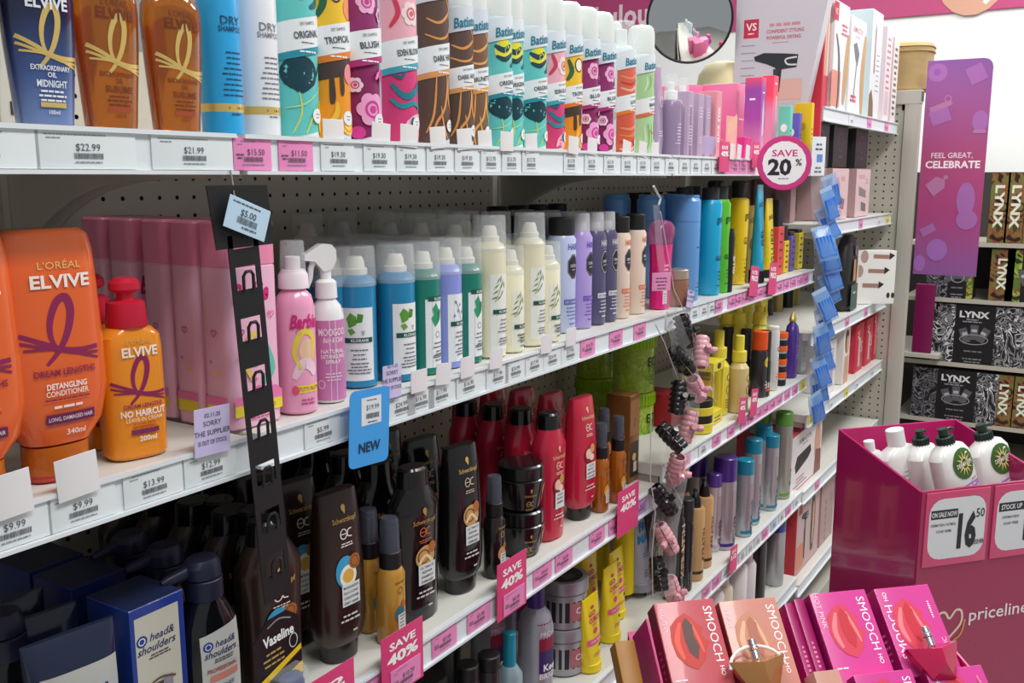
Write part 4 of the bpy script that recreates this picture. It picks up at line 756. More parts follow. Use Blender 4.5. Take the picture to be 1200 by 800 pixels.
# herbal dry shampoo cans with clear overcaps
def herbal(h, r, c, lc, leaf, leafc, wide=1.0, hcap=.042):
    P = [(0, r-.002, r-.002, 2), (.002, r, r, 2), (h, r, r, 2), (h+.006, r*.82, r*.82, 2), (h+.010, r*.55, r*.55, 2)]
    g = G(); g.loft(P, mat(c, .3, coat=.4), 34)
    lw = r*1.75; gr = '#17584b'
    ops = [('q', .002, h*.42, lw, h*.70, lc)] if lc else []
    top = h*.75
    if leaf == 'mint': ops += [('p', [(-.008, top-.022), (-.011, top-.010), (-.006, top-.003), (.001, top-.008), (.001, top-.018)], '#5e9e3a'), ('p', [(.0, top-.016), (.003, top-.004), (.010, top-.006), (.008, top-.015)], '#4c8c32'), ('p', [(-.010, top-.024), (-.004, top-.022), (.0, top-.027), (-.006, top-.031)], '#6aa544'), ('l', .009, top-.026, .006, 3, .002, .001, '#8a8f95')]
    if leaf == 'nettle': ops += [('p', [(-.004, top-.034), (-.010, top-.022), (-.006, top-.018), (-.008, top-.010), (-.002, top-.002), (.004, top-.012), (.010, top-.010), (.008, top-.024)], '#2f9c70'), ('p', [(.0, top-.030), (.001, top-.010), (.007, top-.014)], '#176f50'), ('o', .001, top-.044, .0042, .0042, .0007, gr)]
    if leaf == 'flax': ops += [('p', [(x-.002, y), (x, y+.003), (x+.002, y), (x, y-.003)], '#8d8fe0') for x, y in ((-.006, top-.008), (.002, top-.012), (-.002, top-.02), (.007, top-.022), (-.008, top-.026))]+[('s', [(.004, top-.036), (0, top-.02), (-.006, top-.006)], .0008, '#5a7a60')]
    if leaf == 'oat':
        for k, (x, y, a) in enumerate(((-.006, -.006, 60), (-.002, -.004, 75), (-.009, -.014, 40), (-.001, -.014, 65), (.004, -.012, 100), (-.010, -.022, 30), (.0, -.024, 55), (-.005, -.03, 45), (-.012, -.030, 20))):
            a = math.radians(a); dx, dy = .006*math.cos(a), .006*math.sin(a); y += top
            ops.append(('p', [(x-dx, y-dy), (x-dy*.18, y+dx*.18), (x+dx, y+dy), (x+dy*.18, y-dx*.18)], '#6f8a3e'))
        ops.append(('s', [(-.012, top-.036), (-.005, top-.022), (.001, top-.004)], .0007, '#6f8a3e'))
    kb = top-.050 if leaf in ('oat',) else (top-.037 if leaf in ('mint', 'flax') else top+.003)
    ops += [('r', .003, kb, lw*.86, .0062, gr), ('t', 'KLORANE', .005, kb, .0036, '#e9f1ee', {'bold': .02, 'w': lw*.5}), ('l', .004, kb-.012 if leaf != 'nettle' else top-.055, lw*.6, 4, .0055, .0014, '#5a6268'), ('l', .004, .020+h*.05, lw*.7, 3, .004, .0014, '#5a6268')]
    pr = G().prints(Rnd(P), ops)
    g2 = G(); nz = mat('#efece2', .4); g2.cyl(r*.60, h+.007, h+.017, nz); g2.loft([(h+.016, r*.5, r*.5, 2), (h+.026, r*.44, r*.44, 2), (h+.031, r*.34, r*.34, 2)], nz, 22)
    g3 = G(); g3.loft([(h-.004, r*1.005+.0008, r*1.005+.0008, 2), (h+hcap, r*.98, r*.98, 2), (h+hcap+.002, r*.93, r*.93, 2)], CLEAR, 32, cap0=False)
    return [N('can', g, [N('label_print', pr)]), N('nozzle', g2), N('clear_cap', g3)], r
LBL = '#eef1f3'
kb_, rb = herbal(.128, .0245, '#1c86b8', LBL, 'mint', 0); kg, rg = herbal(.128, .0225, '#15806f', LBL, 'nettle', 0); kf, rf = herbal(.13, .0225, '#8e9be6', LBL, 'flax', 0)
ktl, rt = herbal(.155, .0235, '#ece8cb', '#eef0ec', 'oat', 0, hcap=.044); ksm, rs = herbal(.118, .0205, '#efebcf', '#eef0ea', 'oat', 0, hcap=.036)
GK = 'herbal dry shampoo cans with clear caps'
put('spray_can', kb_, 'front teal blue can with mint leaf label on the middle shelf', 'spray can', GK, 488, 443, ZB, .045, rb, 'r', rz=-.25)
put('spray_can', kb_, 'teal blue can directly left of the front mint can on the shelf', 'spray can', GK, 443, 440, ZB, .062, rb, 'r', rz=-.9)
put('spray_can', kb_, 'teal blue can peeping out beside the white trigger bottle on the shelf', 'spray can', GK, 415, 440, ZB, .085, rb, 'r', rz=-.7)
put('spray_can', kg, 'green can with nettle label beside the mint can on the shelf', 'spray can', GK, 517, 434, ZB, .04, rg, 'r', back=3, gap=.055)
put('spray_can', kf, 'periwinkle blue can with flax flower label on the shelf', 'spray can', GK, 542, 428, ZB, .04, rf, 'r', back=3, gap=.055)
put('spray_can', kg, 'green can with nettle label left of the tall cream cans on the shelf', 'spray can', GK, 565, 420, ZB, .038, rg, 'r', back=3, gap=.055)
for k in range(2): put('spray_can', kb_, 'teal blue can in the rows behind the front mint can', 'spray can', GK, 440+14*k, 440, ZB, .115+.06*k, rb, 'c', back=1, gap=.11)
for k, px in enumerate((365, 405, 448, 492, 530)): put('spray_can', ktl, 'tall herbal can standing at the back of the middle shelf, clear cap', 'spray can', GK, px, 400, ZB, .29, rt, 'c')
put('spray_can', ktl, 'left tall cream can with oat label on the shelf', 'spray can', GK, 593, 418, ZB, .032, rt, 'r', back=3, gap=.06, rz=-.15)
put('spray_can', ksm, 'small cream can between the two tall cream cans on the shelf', 'spray can', GK, 614, 412, ZB, .028, rs, 'r', back=3, gap=.06, rz=-.1)
put('spray_can', ktl, 'right tall cream can with oat label on the shelf', 'spray can', GK, 638, 405, ZB, .034, rt, 'r', back=3, gap=.06, rz=-.15)
put('spray_can', ksm, 'small cream can beside the pale blue can on the shelf', 'spray can', GK, 656, 402, ZB, .028, rs, 'r', back=3, gap=.06, rz=-.1)
# hexagon badge cans
def hexcan(c, r, h, capc, badge, tc, word, clear=False):
    P = [(0, r-.001, r-.001, 2), (.002, r, r, 2), (h-.012, r, r, 2), (h-.004, r*.8, r*.8, 2), (h, r*.72, r*.72, 2)]
    g = G(); g.loft(P, mat(c, .3, coat=.3), 32); s = r/.022
    hx = lambda u, v, a, b: [(u-a, v-b*.45), (u-a, v+b*.45), (u-a*.3, v+b), (u+a*.3, v+b), (u+a, v+b*.45), (u+a, v-b*.45), (u+a*.3, v-b), (u-a*.3, v-b)]
    ops = [('t', 'HASK', .002, h*.86, .010, tc, {'w': .022*s, 'bold': .02}), ('p', hx(.002, h*.66, .0115*s, .020), badge), ('p', hx(.002, h*.66, .0105*s, .0185), '#f1f1f1' if badge != '#2d2b33' else '#8a8790'), ('p', hx(.002, h*.66, .0098*s, .0175), badge), ('t', word, .002, h*.67, .005, '#e6e6ea', {'w': .014*s}), ('l', .002, h*.63, .012*s, 1, 0, .0014, '#cccccc'),
           ('r', .0, h*.31, .030*s, .0085, mat(tc)), ('t', 'DRY SHAMPOO', 0, h*.31, .005, mat(c), {'w': .026*s}), ('l', 0, h*.25, .024*s, 4, .006, .0016, tc), ('l', 0, h*.09, .016*s, 1, 0, .002, tc)]
    pr = G().prints(Rnd(P), ops); g2 = G()
    if clear: g2.cyl(r*.5, h-.001, h+.012, '#eceaf0'); g3 = G(); g3.loft([(h-.003, r*.78, r*.78, 2), (h+.027, r*.74, r*.74, 2), (h+.029, r*.68, r*.68, 2)], mat('#dfe0e4', .12, 0, 0, 0, .55), 28)
    else: g2.cyl(r*.9, h-.006, h+.024, capc, bev=.002); g3 = None
    return [N('can', g, [N('print', pr)]), N('cap' if not clear else 'nozzle', g2)]+([N('clear_cap', g3)] if g3 else []), r
GH = 'cans with a hexagon badge'
for (a, rr, Y, lb) in ((('#c3cdf0', .024, .165, '#232326', '#2d2b33', '#5a5fa8', 'COCONUT'), 674, .055, 'pale blue hexagon badge can with a black cap on the shelf'), (('#b9a2e4', .0205, .165, 0, '#2d2b33', '#6a4fb8', 'CHIA', True), 693, .05, 'lilac hexagon badge can with a clear cap on the shelf'),
        (('#5a5578', .0205, .165, 0, '#1f1e28', '#e6e6ef', 'CHARCOAL', True), 709, .048, 'left charcoal violet hexagon badge can on the shelf'), (('#5a5578', .0205, .165, 0, '#1f1e28', '#e6e6ef', 'CHARCOAL', True), 722, .048, 'right charcoal violet hexagon badge can on the shelf'),
        (('#efd9c8', .0205, .160, '#1f1f22', '#2d2b33', '#e07040', 'KERATIN'), 737, .046, 'left cream peach can with a black cap on the shelf'), (('#efd9c8', .0205, .162, '#1f1f22', '#2d2b33', '#e07040', 'KERATIN'), 755, .046, 'right cream peach can with a black cap on the shelf')):
    t, r = hexcan(*a); put('spray_can', t, lb, 'spray can', GH, rr, 385, ZB, Y, r, 'r', back=3, gap=.055, rz=random.uniform(-.2, 0))
# clearly magenta brush pack
P = [(0, .020, .014, 3), (.002, .0215, .016, 3), (.10, .0225, .017, 3)]
g = G(); g.loft(P+[(.125, .026, .019, 2.4)], mat('#e0107e', .25, coat=.3), 30)
pr = G().prints(Rnd(P, True), [('l', -.004, .085, .016, 5, .008, .003, '#f7c3e0'), ('r', -.006, .025, .012, .03, '#e9dfe6'), ('l', -.006, .03, .009, 5, .005, .0014, '#5a5a5a'), ('l', .008, .06, .006, 9, .006, .002, '#8a0a50')])
g2 = G(); g2.loft([(.125, .025, .018, 2.4), (.145, .030, .024, 2), (.158, .028, .024, 2), (.168, .020, .018, 2), (.172, .008, .008, 2)], mat('#d86aa8', .1, 0, .5, 0, .75), 30)
put('brush_pack', [N('pack', g, [N('print', pr)]), N('dome_cap', g2)], 'magenta pack with a see-through domed top at the shelf end', 'pack', None, 786, 366, ZB, .03, .022, 'r', rz=-.2)
for k, (px, h) in enumerate(((583, .19), (607, .19), (630, .19), (652, .19))): # black capped cans at the back of the shelf
    g = G(); g.cyl(.022, 0, h-.02, mat('#5b5a86', .35)); g2 = G(); g2.cyl(.0205, h-.0205, h+.008, '#1d1d20', bev=.002)
    put('spray_can', [N('can', g), N('cap', g2)], 'violet can with a black cap at the back of the middle shelf', 'spray can', 'black capped cans at the back', px, 390, ZB, .30, .022, 'c')
for k, px in enumerate((742, 756, 771, 786, 800, 815, 832, 846, 862)):
    g = G(); g.cyl(.024, 0, .19, mat('#2b2b30', .3)); g2 = G(); g2.cyl(.0225, .19, .215, '#161618', bev=.002)
    put('black_can', [N('can', g), N('cap', g2)], 'glossy black can at the back of the shelf, in the dark', 'spray can', 'black cans at the back', px, 330, ZB if px < 790 else S1, .30, .024, 'c')

# ================================================================ SHELF S1
GS = 'bottles and cans on the upper right shelf'
def plaincan(c, r, h, capc, hc, ops=(), rc=.9, clear=False, shoulder=True, metal=0, n=28):
    P = [(0, r-.001, r-.001, 2), (.002, r, r, 2), (h-.010, r, r, 2), (h-.003, r*(.85 if shoulder else .97), r*(.85 if shoulder else .97), 2), (h, r*.8, r*.8, 2)]
    g = G(); g.loft(P, c if isinstance(c, bpy.types.Material) else mat(c, .3, metal, coat=.3), n)
    k = [N('print', G().prints(Rnd(P), ops))] if ops else []
    g2 = G(); g2.cyl(r*rc, h-.004, h+hc, CLEAR if clear else capc, bev=.002)
    return [N('can', g, k), N('cap', g2)], r
g = G(); P = [(0, .026, .026, 2), (.002, .0275, .0275, 2), (.052, .0275, .0275, 2)]; g.loft(P, mat('#9c6f58', .3, coat=.4), 30); g2 = G(); g2.cyl(.0275, .0525, .072, mat('#c9b5aa', .25, .6))
pr = G().prints(Rnd(P), [('l', 0, .04, .03, 4, .008, .003, '#7b5140'), ('l', .004, .012, .012, 1, 0, .003, '#4a3028')])
put('brown_jar', [N('jar', g, [N('print', pr)]), N('lid', g2)], 'small brown jar with a silver lid by the claw clips', 'jar', None, 807, 349, S1, .025, .0275, 'r')
t, r = plaincan('#6aa5e6', .030, .215, '#6aa5e6', .002, [('l', .004, .11, .03, 1, 0, .003, '#2f5f9a'), ('l', .006, .035, .03, 3, .008, .002, '#2f5f9a'), ('q', 0, .163, .12, .0012, '#4f86c4')])
put('blue_can', t, 'large cornflower blue can with no visible cap', 'spray can', GS, 818, 350, S1, .045, r, 'r', back=2, gap=.08); put('blue_can', t, 'cornflower blue can behind the magenta pack', 'spray can', GS, 789, 352, S1, .11, r, 'c')
def ringtop(z, c=GOLD):
    g = G(); g.cyl(.013, z, z+.022, c)
    g.tube([(.020*math.cos(a*math.pi/8), 0, z+.040+.024*math.sin(a*math.pi/8)) for a in range(16)], .0025, c, 8, True); return g
P = [(0, .022, .022, 2), (.002, .0235, .0235, 2), (.12, .0235, .0235, 2), (.135, .017, .017, 2), (.138, .013, .013, 2)]
g = G(); g.loft(P, mat('#2f93d8', .25, coat=.4), 28); pr = G().prints(Rnd(P), [('l', .0, .10, .018, 1, 0, .006, '#eef4fa'), ('l', 0, .08, .012, 2, .012, .004, '#d9e9f6'), ('r', .002, .035, .012, .035, '#4aa8e6')])
put('ring_bottle', [N('bottle', g, [N('print', pr)]), N('gold_ring_top', ringtop(.137))], 'bright blue bottle with a gold ring top', 'bottle', 'blue bottles with gold ring tops', 828, 345, S1, .075, .0235, 'r')
for px in (762, 776, 792, 806): put('ring_bottle', [N('bottle', g), N('gold_ring_top', ringtop(.152))], 'blue bottle with a gold ring top behind the blue can', 'bottle', 'blue bottles with gold ring tops', px, 335, S1, .22, .0235, 'c')
def got(c, txt, c2, cap=.026):
    return plaincan(c, .026, .205, '#33353a', cap, [('t', 'got2b', .002, .165, .016, txt, {'w': .034}), ('p', [(.002, .095), (.008, .105), (.014, .098), (.006, .085)], '#d8559a'), ('t', c2, .002, .080, .010, txt, {'w': .034, 'bold': .02}), ('l', .002, .05, .028, 3, .008, .002, txt), ('l', .002, .02, .03, 1, 0, .002, txt)], rc=.72)
t, r = got('#12a8d4', '#0d4a66', 'GLUED'); put('styling_can', t, 'turquoise styling can with a black cap', 'spray can', GS, 843, 342, S1, .035, r, 'r', back=1, gap=.06)
t, r = got('#55bb2c', '#1c4a14', 'GLUED', .028); put('styling_can', t, 'lime green styling can with a black cap', 'spray can', GS, 853, 338, S1, .035, r, 'r', back=1, gap=.06)
P = [(0, .019, .019, 2), (.002, .020, .020, 2), (.10, .024, .022, 2), (.17, .030, .022, 2.4), (.200, .033, .020, 2.6), (.205, .030, .014, 2.6)]
g = G(); g.loft(P, mat('#f0cf12', .3, coat=.3), 30); sf = Rnd(P, True)
pr = G().prints(sf, [('t', 'got2b', .004, .165, .018, '#2a2410', {'w': .036}), ('t', 'GLUED', .004, .105, .017, '#6a5a10', {'w': .034}), ('l', .002, .06, .028, 6, .010, .003, '#2a2410')])
g2 = G(); g2.loft([(.204, .022, .014, 3), (.240, .024, .018, 2.6), (.245, .02, .015, 2.6)], '#17171a', 26)
put('styling_tube', [N('tube', g, [N('print', pr)]), N('cap', g2)], 'big yellow flared tube with a black cap', 'tube', GS, 878, 337, S1, .05, .031, 'r', back=1, gap=.06)
g = G(); g.loft([(0, .016, .016, 2), (.12, .020, .018, 2), (.14, .018, .015, 2)], '#1a1a1d', 24); pr = G().prints(Flat((0, -.0185, 0), (1, 0, 0), (0, 0, 1)), [('t', 'GLUE', 0, .06, .012, '#f3f3f3', {'rot': 90})])
put('black_bottle', [N('bottle', g, [N('print', pr)])], 'slim black bottle squeezed before the yellow tube', 'bottle', GS, 859, 338, S1, .02, .018, 'r')
pbox('gold_carton', carton(.05, .06, .185, mat('#b99a3a', .35, .3), [('t', 'got2b', 0, .15, .014, '#3a2a10', {'w': .034}), ('e', .004, .09, .014, .014, '#6a3a20')]), 'olive gold carton behind the cyan tube', 'box', GS, 874, 333, S1, .045)
def flat_tube(c, w, h, capc, caph, ops, top=True):
    P = [(caph, w*.42, w*.36, 2), (caph+.01, w*.46, w*.34, 2.2), (caph+h*.5, w*.5, w*.22, 2.6), (caph+h, w*.52, .0012, 6)]
    g = G(); g.loft(P, c if isinstance(c, bpy.types.Material) else mat(c, .3, coat=.3), 28); g2 = G(); g2.cyl(w*.42, 0, caph+.001, capc, bev=.0015)
    k = [N('print', G().prints(Rnd(P, True), ops, .0006))] if ops else []
    return [N('tube', g, k), N('cap', g2)], w*.46
t, r = flat_tube('#18a5cf', .045, .205, '#14202a', .03, [('t', 'got2b', 0, .19, .013, '#0c3a50', {'w': .03}), ('t', 'GEL', 0, .11, .018, '#0c3a50', {'rot': 90})]); put('styling_tube', t, 'cyan tube standing on a black cap', 'tube', GS, 896, 333, S1, .02, r, 'r')
t, r = flat_tube('#ecd21e', .05, .18, '#14202a', .02, [('t', 'got2b', 0, .155, .012, '#3a3010', {'w': .03}), ('t', 'GLUED', 0, .08, .02, '#3a3010', {'rot': 90})]); put('styling_tube', t, 'yellow tube wide at the top, right of the cyan tube', 'tube', GS, 908, 330, S1, .04, r, 'r')
for px, c, w, h, capc, hc, lb in ((910, '#e2504e', .05, .125, '#1a1a1c', .07, 'slim coral carton with a black cap behind it'), (918, '#e8c91f', .04, .085, '#1a1a1c', .04, 'short yellow and black carton left of the violet one'), (925, '#6a5aa0', .045, .095, '#2a2a30', .012, 'short violet carton on the upper right shelf'), (934, '#e3cf2a', .045, .10, '#2a2a30', .010, 'last short yellow carton on the upper right shelf')):
    g = G(); g.rbox(0, w, 0, .04, 0, h, mat(c, .4), .002); g2 = G(); g2.rbox(.004, w-.004, .004, .036, h-.0005, h+hc, capc, .002)
    pr = G().prints(Flat((w/2, 0, 0), (1, 0, 0), (0, 0, 1)), [('l', 0, h*.85, w*.6, 5, h*.17, .005, '#4a3a3a')])
    pbox('styling_carton', [N('box', g, [N('print', pr)]), N('top', g2)], lb, 'box', GS, px, 330, S1, .03)

# ================================================================ SHELF S2
GY = 'yellow bottles on the second right shelf'
YL = '#eadb4a'
def ybottle(h, r, liq='#dfc98c', clear=True):
    P = [(0, r-.001, r-.001, 2), (.002, r, r, 2), (h*.58, r, r, 2), (h*.66, r*.55, r*.55, 2), (h*.67, r*.5, r*.5, 2)]
    g = G(); g.loft(P, mat(liq, .25, coat=.3), 26)
    pr = G().prints(Rnd(P), [('e', 0, h*.45, .008, .008, '#3a3420'), ('e', 0, h*.45, .006, .006, YL), ('o', 0, h*.30, .009, .011, .0016, '#3a3420'), ('l', 0, h*.18, .022, 4, .006, .0018, '#3a3420')])
    g2 = G(); g2.cyl(r*.72, h*.66, h*.80, YL); g2.cyl(r*.45, h*.80, h, YL)
    return [N('body', g, [N('print', pr)]), N('nozzle', g2)], r
t, r = ybottle(.185, .024); put('yellow_spray_bottle', t, 'pale brown spray bottle with a yellow nozzle, front centre', 'spray bottle', GY, 876, 478, S2, .02, r, 'r')
t, r = ybottle(.20, .026, YL); put('yellow_spray_bottle', t, 'yellow foam pump bottle behind the yellow carton', 'spray bottle', GY, 853, 480, S2, .055, r, 'r')
for k, (px, Y, s) in enumerate(((848, .13, .8), (862, .10, 1.0), (886, .055, 1.05), (872, .16, .9))):
    P = [(0, .024, .024, 2), (.002, .0255, .0255, 2), (.15, .0255, .0255, 2), (.17, .016, .016, 2), (.178, .013, .013, 2)]
    g = G(); g.loft(P, mat(YL, .3, coat=.3), 26)
    pr = G().prints(Rnd(P), [('e', 0, .14, .007, .007, '#3a3420'), ('e', 0, .14, .0045, .0045, YL), ('l', 0, .12, .018, 2, .006, .002, '#3a3420'), ('e', 0, .09, .012, .014, '#3a3420'), ('e', 0, .09, .0105, .0125, YL), ('o', 0, .05, .009, .009, .0014, '#3a3420'), ('l', 0, .028, .022, 3, .006, .002, '#3a3420')])
    put('yellow_trigger_bottle', [N('body', g, [N('print', pr)]), trigger(mat('#f0e050', .35), .177, 1.5)], 'bright yellow trigger spray bottle', 'spray bottle', GY, px, 470, S2, Y, .0255, 'c', rz=math.pi*.92 if k != 0 else -.3)
# yellow window carton
g = G(); w, d, h = .07, .075, .145
for a in ((0, w, 0, d, h-.022, h), (0, w, 0, d, 0, .03)): g.rbox(*a, mat('#e6d63c', .4), .001)
for a in ((0, .006, 0, .006), (w-.006, w, 0, .006), (0, .006, d-.006, d), (w-.006, w, d-.006, d)): g.box(*a, .028, h-.02, '#e6d63c')
g.box(.006, w-.006, d-.004, d-.002, .028, h-.02, '#e6d63c')
pr = G().prints(Flat((w/2, 0, 0), (1, 0, 0), (0, 0, 1)), [('l', 0, .015, .05, 2, .008, .003, '#3a3420'), ('e', 0, h-.011, .012, .007, '#3a3420')])
pr.prints(Flat((0, d/2, 0), (0, -1, 0), (0, 0, 1)), [('l', 0, h-.011, .05, 1, 0, .006, '#3a3420')])
g2 = G(); g2.cyl(.024, .002, .10, '#cfae5c', M=tr(.035, .037, 0)); pbox('gift_carton', [N('carton', g, [N('print', pr)]), N('window_insert', g2)], 'open fronted yellow gift carton on the second right shelf', 'box', GY, 834, 494, S2, .02)
g = G(); g.cyl(.030, 0, .022, '#e2cf3a'); g.cyl(.029, .022, .04, '#24221c'); g.cyl(.030, .04, .058, '#e2cf3a'); g.cyl(.029, .058, .075, '#24221c')
put('black_yellow_tub', [N('tub', g)], 'black tub with yellow bands beside the yellow gift carton', 'tub', GY, 835, 503, S2, .03, .03, 'r')
t, r = plaincan('#2c2a2c', .021, .125, '#e8571c', .045, [('q', .004, .07, .04, .05, '#3a383c'), ('e', 0, .09, .012, .013, '#d8c33a'), ('l', 0, .04, .02, 3, .008, .003, '#d8d4d0')], rc=.95); put('styling_can', t, 'charcoal can with a tall orange cap', 'spray can', GY, 898, 462, S2, .03, r, 'r')
t, r = plaincan('#1f1f22', .016, .10, '#2a2a2d', .07, [('q', 0, .03, .04, .014, '#e0e0e0'), ('q', 0, .018, .04, .008, '#e2562a')]); put('styling_can', t, 'slim black bottle with white and orange band', 'bottle', GY, 902, 458, S2, .02, r, 'r', back=2, gap=.05)
t, r = plaincan('#d8dadc', .0165, .165, '#e6e6e6', .006, [('o', .0, .11, .007, .007, .003, '#1a1a1a'), ('l', 0, .05, .02, 5, .007, .004, '#e0663a'), ('l', 0, .088, .014, 2, .007, .002, '#555555')]); put('styling_can', t, 'tall slim silver white tube with a black ring mark', 'bottle', GY, 911, 455, S2, .025, r, 'r')
g = G()
for k in range(4):
    z = k*.036; g.cyl(.0175, z, z+.016, '#201f22'); g.cyl(.0165, z+.016, z+.021, '#c9c9c9'); g.cyl(.018, z+.021, z+.036, '#e8621c')
put('wax_stack', [N('stack', g)], 'column of black and orange striped hair wax pots', 'pot', GY, 921, 450, S2, .025, .018, 'r')
P = [(0, .020, .016, 2.4), (.003, .0225, .018, 2.4), (.06, .0205, .017, 2.4), (.12, .0245, .019, 2.4), (.145, .018, .015, 2.2), (.155, .008, .008, 2), (.158, .007, .007, 2)]
g = G(); g.loft(P, mat('#54389a', .22, coat=.4), 28); g2 = G(); g2.loft([(.157, .009, .009, 2), (.165, .014, .010, 2), (.185, .003, .003, 2)], GOLD, 20)
pr = G().prints(Rnd(P, True), [('l', 0, .11, .022, 3, .010, .005, '#c98a7a'), ('l', 0, .07, .018, 3, .007, .002, '#b9a9dd'), ('e', 0, .025, .010, .012, '#7a5a68')])
put('purple_bottle', [N('bottle', g, [N('print', pr)]), N('gold_cap', g2)], 'shapely purple bottle with a gold tip', 'bottle', GY, 936, 442, S2, .03, .0235, 'r')
for k, (px, c) in enumerate(((895, '#1f1f22'), (906, '#a8904a'), (918, '#26262a'), (925, '#b39a52'))):
    g = G(); g.cyl(.020, 0, .19, mat(c, .3, .2 if c[1] != '1' else 0)); g2 = G(); g2.cyl(.018, .189, .225, '#1a1a1c')
    put('tall_bottle', [N('bottle', g), N('cap', g2)], 'tall %s bottle at the back of the second right shelf' % ('gold' if c[1] in 'ab' else 'black'), 'bottle', 'tall bottles at the back of the second right shelf', px, 440, S2, .22, .02, 'c')
pbox('silver_carton', carton(.05, .10, .115, '#a7a9ac', [('l', 0, .06, .03, 5, .015, .003, '#7b7d80')]), 'plain grey carton beside the purple bottle', 'box', GY, 938, 440, S2, .02)
pbox('red_tub', carton(.07, .09, .075, '#a81c2e', [('l', 0, .05, .05, 2, .02, .006, '#d8b0b0')]), 'dark red box in shade behind the black claw clip', 'box', GY, 786, 505, S2, .09)

# ================================================================ SHELF S3
GT = 'tubes and cans on the third right shelf'
t, r = flat_tube('#c49b67', .046, .155, '#2a1c12', .012, [('t', 'KERATIN', 0, .095, .010, '#4a3018', {'rot': 90, 'bold': .02})])
def tan_bottle():
    P = [(0, .021, .021, 2), (.002, .022, .022, 2), (.016, .022, .022, 2), (.165, .022, .022, 2), (.17, .019, .019, 2)]
    g = G(); g.loft(P, mat('#c59d6a', .3, coat=.2), 28); pr = G().prints(Rnd(P), [('q', 0, .02, .065, .007, '#3a2a1c'), ('t', 'KERATIN', 0, .085, .012, '#4a3018', {'rot': 90, 'bold': .02, 'w': .075}), ('l', .009, .085, .006, 8, .008, .002, '#4a3018')])
    g2 = G(); g2.loft([(.169, .013, .013, 2), (.187, .011, .011, 2), (.20, .006, .006, 2)], '#1c1a1a', 22); g2.tube([(0, 0, .198), (-.004, 0, .207), (-.022, -.008, .206), (-.027, -.010, .200)], [.005, .006, .005, .003], '#1c1a1a')
    return [N('bottle', g, [N('print', pr)]), N('pump', g2)], .022
t, r = tan_bottle(); put('keratin_bottle', t, 'tan bottle with black pump, left of the pair', 'bottle', GT, 824, 670, S3, .03, r, 'r'); put('keratin_bottle', t, 'tan bottle with black pump, right of the pair', 'bottle', GT, 834, 660, S3, .04, r, 'r', back=1, gap=.06)
t, r = plaincan('#2a2623', .022, .19, '#1b1a1a', .02, [('t', 'KERATIN', 0, .11, .016, '#cbb99a', {'rot': 90, 'bold': .03, 'w': .12}), ('l', 0, .03, .03, 3, .008, .003, '#cbb99a')]); put('keratin_can', t, 'dark bottle with pale vertical lettering beside the claw clips', 'bottle', GT, 800, 688, S3, .03, r, 'r', back=1, gap=.06)
t, r = plaincan('#201f1f', .0175, .16, '#2c2c2e', .05, [('r', .0, .03, .022, .03, '#8d867a'), ('l', 0, .03, .016, 4, .006, .002, '#222222'), ('t', 'OIL', 0, .1, .010, '#9a8f7c', {'rot': 90})], rc=.95); put('black_bottle', t, 'slim black bottle with a tall glossy cap', 'bottle', GT, 811, 680, S3, .025, r, 'r')
def bigcan(c, r, h, capc, hc, word, wc, base): return plaincan(mat(c, .35, .6), r, h, mat(capc, .3, coat=.3), hc, [('t', word, .002, h*.30, .017, wc, {'rot': 90, 'bold': .03}), ('l', .014, h*.5, .004, 14, .010, .002, '#777777'), ('q', 0, .012, r*3, .008, base), ('q', -.006, h*.55, .014, h*.6, '#a89aa0')], rc=1.0, shoulder=False)
t, r = bigcan('#b9b6be', .0285, .175, '#4a2a86', .055, 'SILVER', '#3a2a4a', '#4a2a86'); put('hair_can', t, 'large silver can with a deep purple cap', 'spray can', 'silver hair cans with coloured caps', 860, 652, S3, .04, r, 'r', back=2, gap=.075)
t, r = bigcan('#d4cfd8', .019, .165, '#5a3a96', .03, 'SUPER', '#4a3a6a', '#b9b2c2'); put('hair_can', t, 'slim pale can with violet cap left of the deep purple capped can', 'spray can', 'silver hair cans with coloured caps', 843, 655, S3, .055, r, 'r')
t, r = bigcan('#b9bcc2', .0225, .165, '#1487a8', .034, 'STRONG', '#2a6a8a', '#1487a8'); put('hair_can', t, 'silver can with a short blue cap, front left of the blue capped ones', 'spray can', 'silver hair cans with coloured caps', 881, 618, S3, .025, r, 'r', back=0)
t, r = bigcan('#b9bcc2', .0225, .195, '#1487a8', .034, 'STRONG', '#2a6a8a', '#1487a8')
for k, (px, py, h, Y) in enumerate(((890, 610, 1.0, .035), (901, 600, 1.02, .05), (910, 595, .92, .03))): put('hair_can', t, 'silver can with a blue cap on the third right shelf', 'spray can', 'silver hair cans with coloured caps', px, py, S3, Y, r, 'r')[0].scale = (1, 1, h)
put('hair_can', t, 'silver can with a blue cap behind the short blue capped one', 'spray can', 'silver hair cans with coloured caps', 880, 610, S3, .13, r, 'c')[0].scale = (1.2, 1.2, 1.0)
t, r = bigcan('#b0b2a8', .0245, .215, '#5e9a3c', .034, 'FLEX', '#4a7a34', '#6aa84a'); put('hair_can', t, 'silver can with a leaf green cap', 'spray can', 'silver hair cans with coloured caps', 925, 590, S3, .03, r, 'r', back=1, gap=.06)
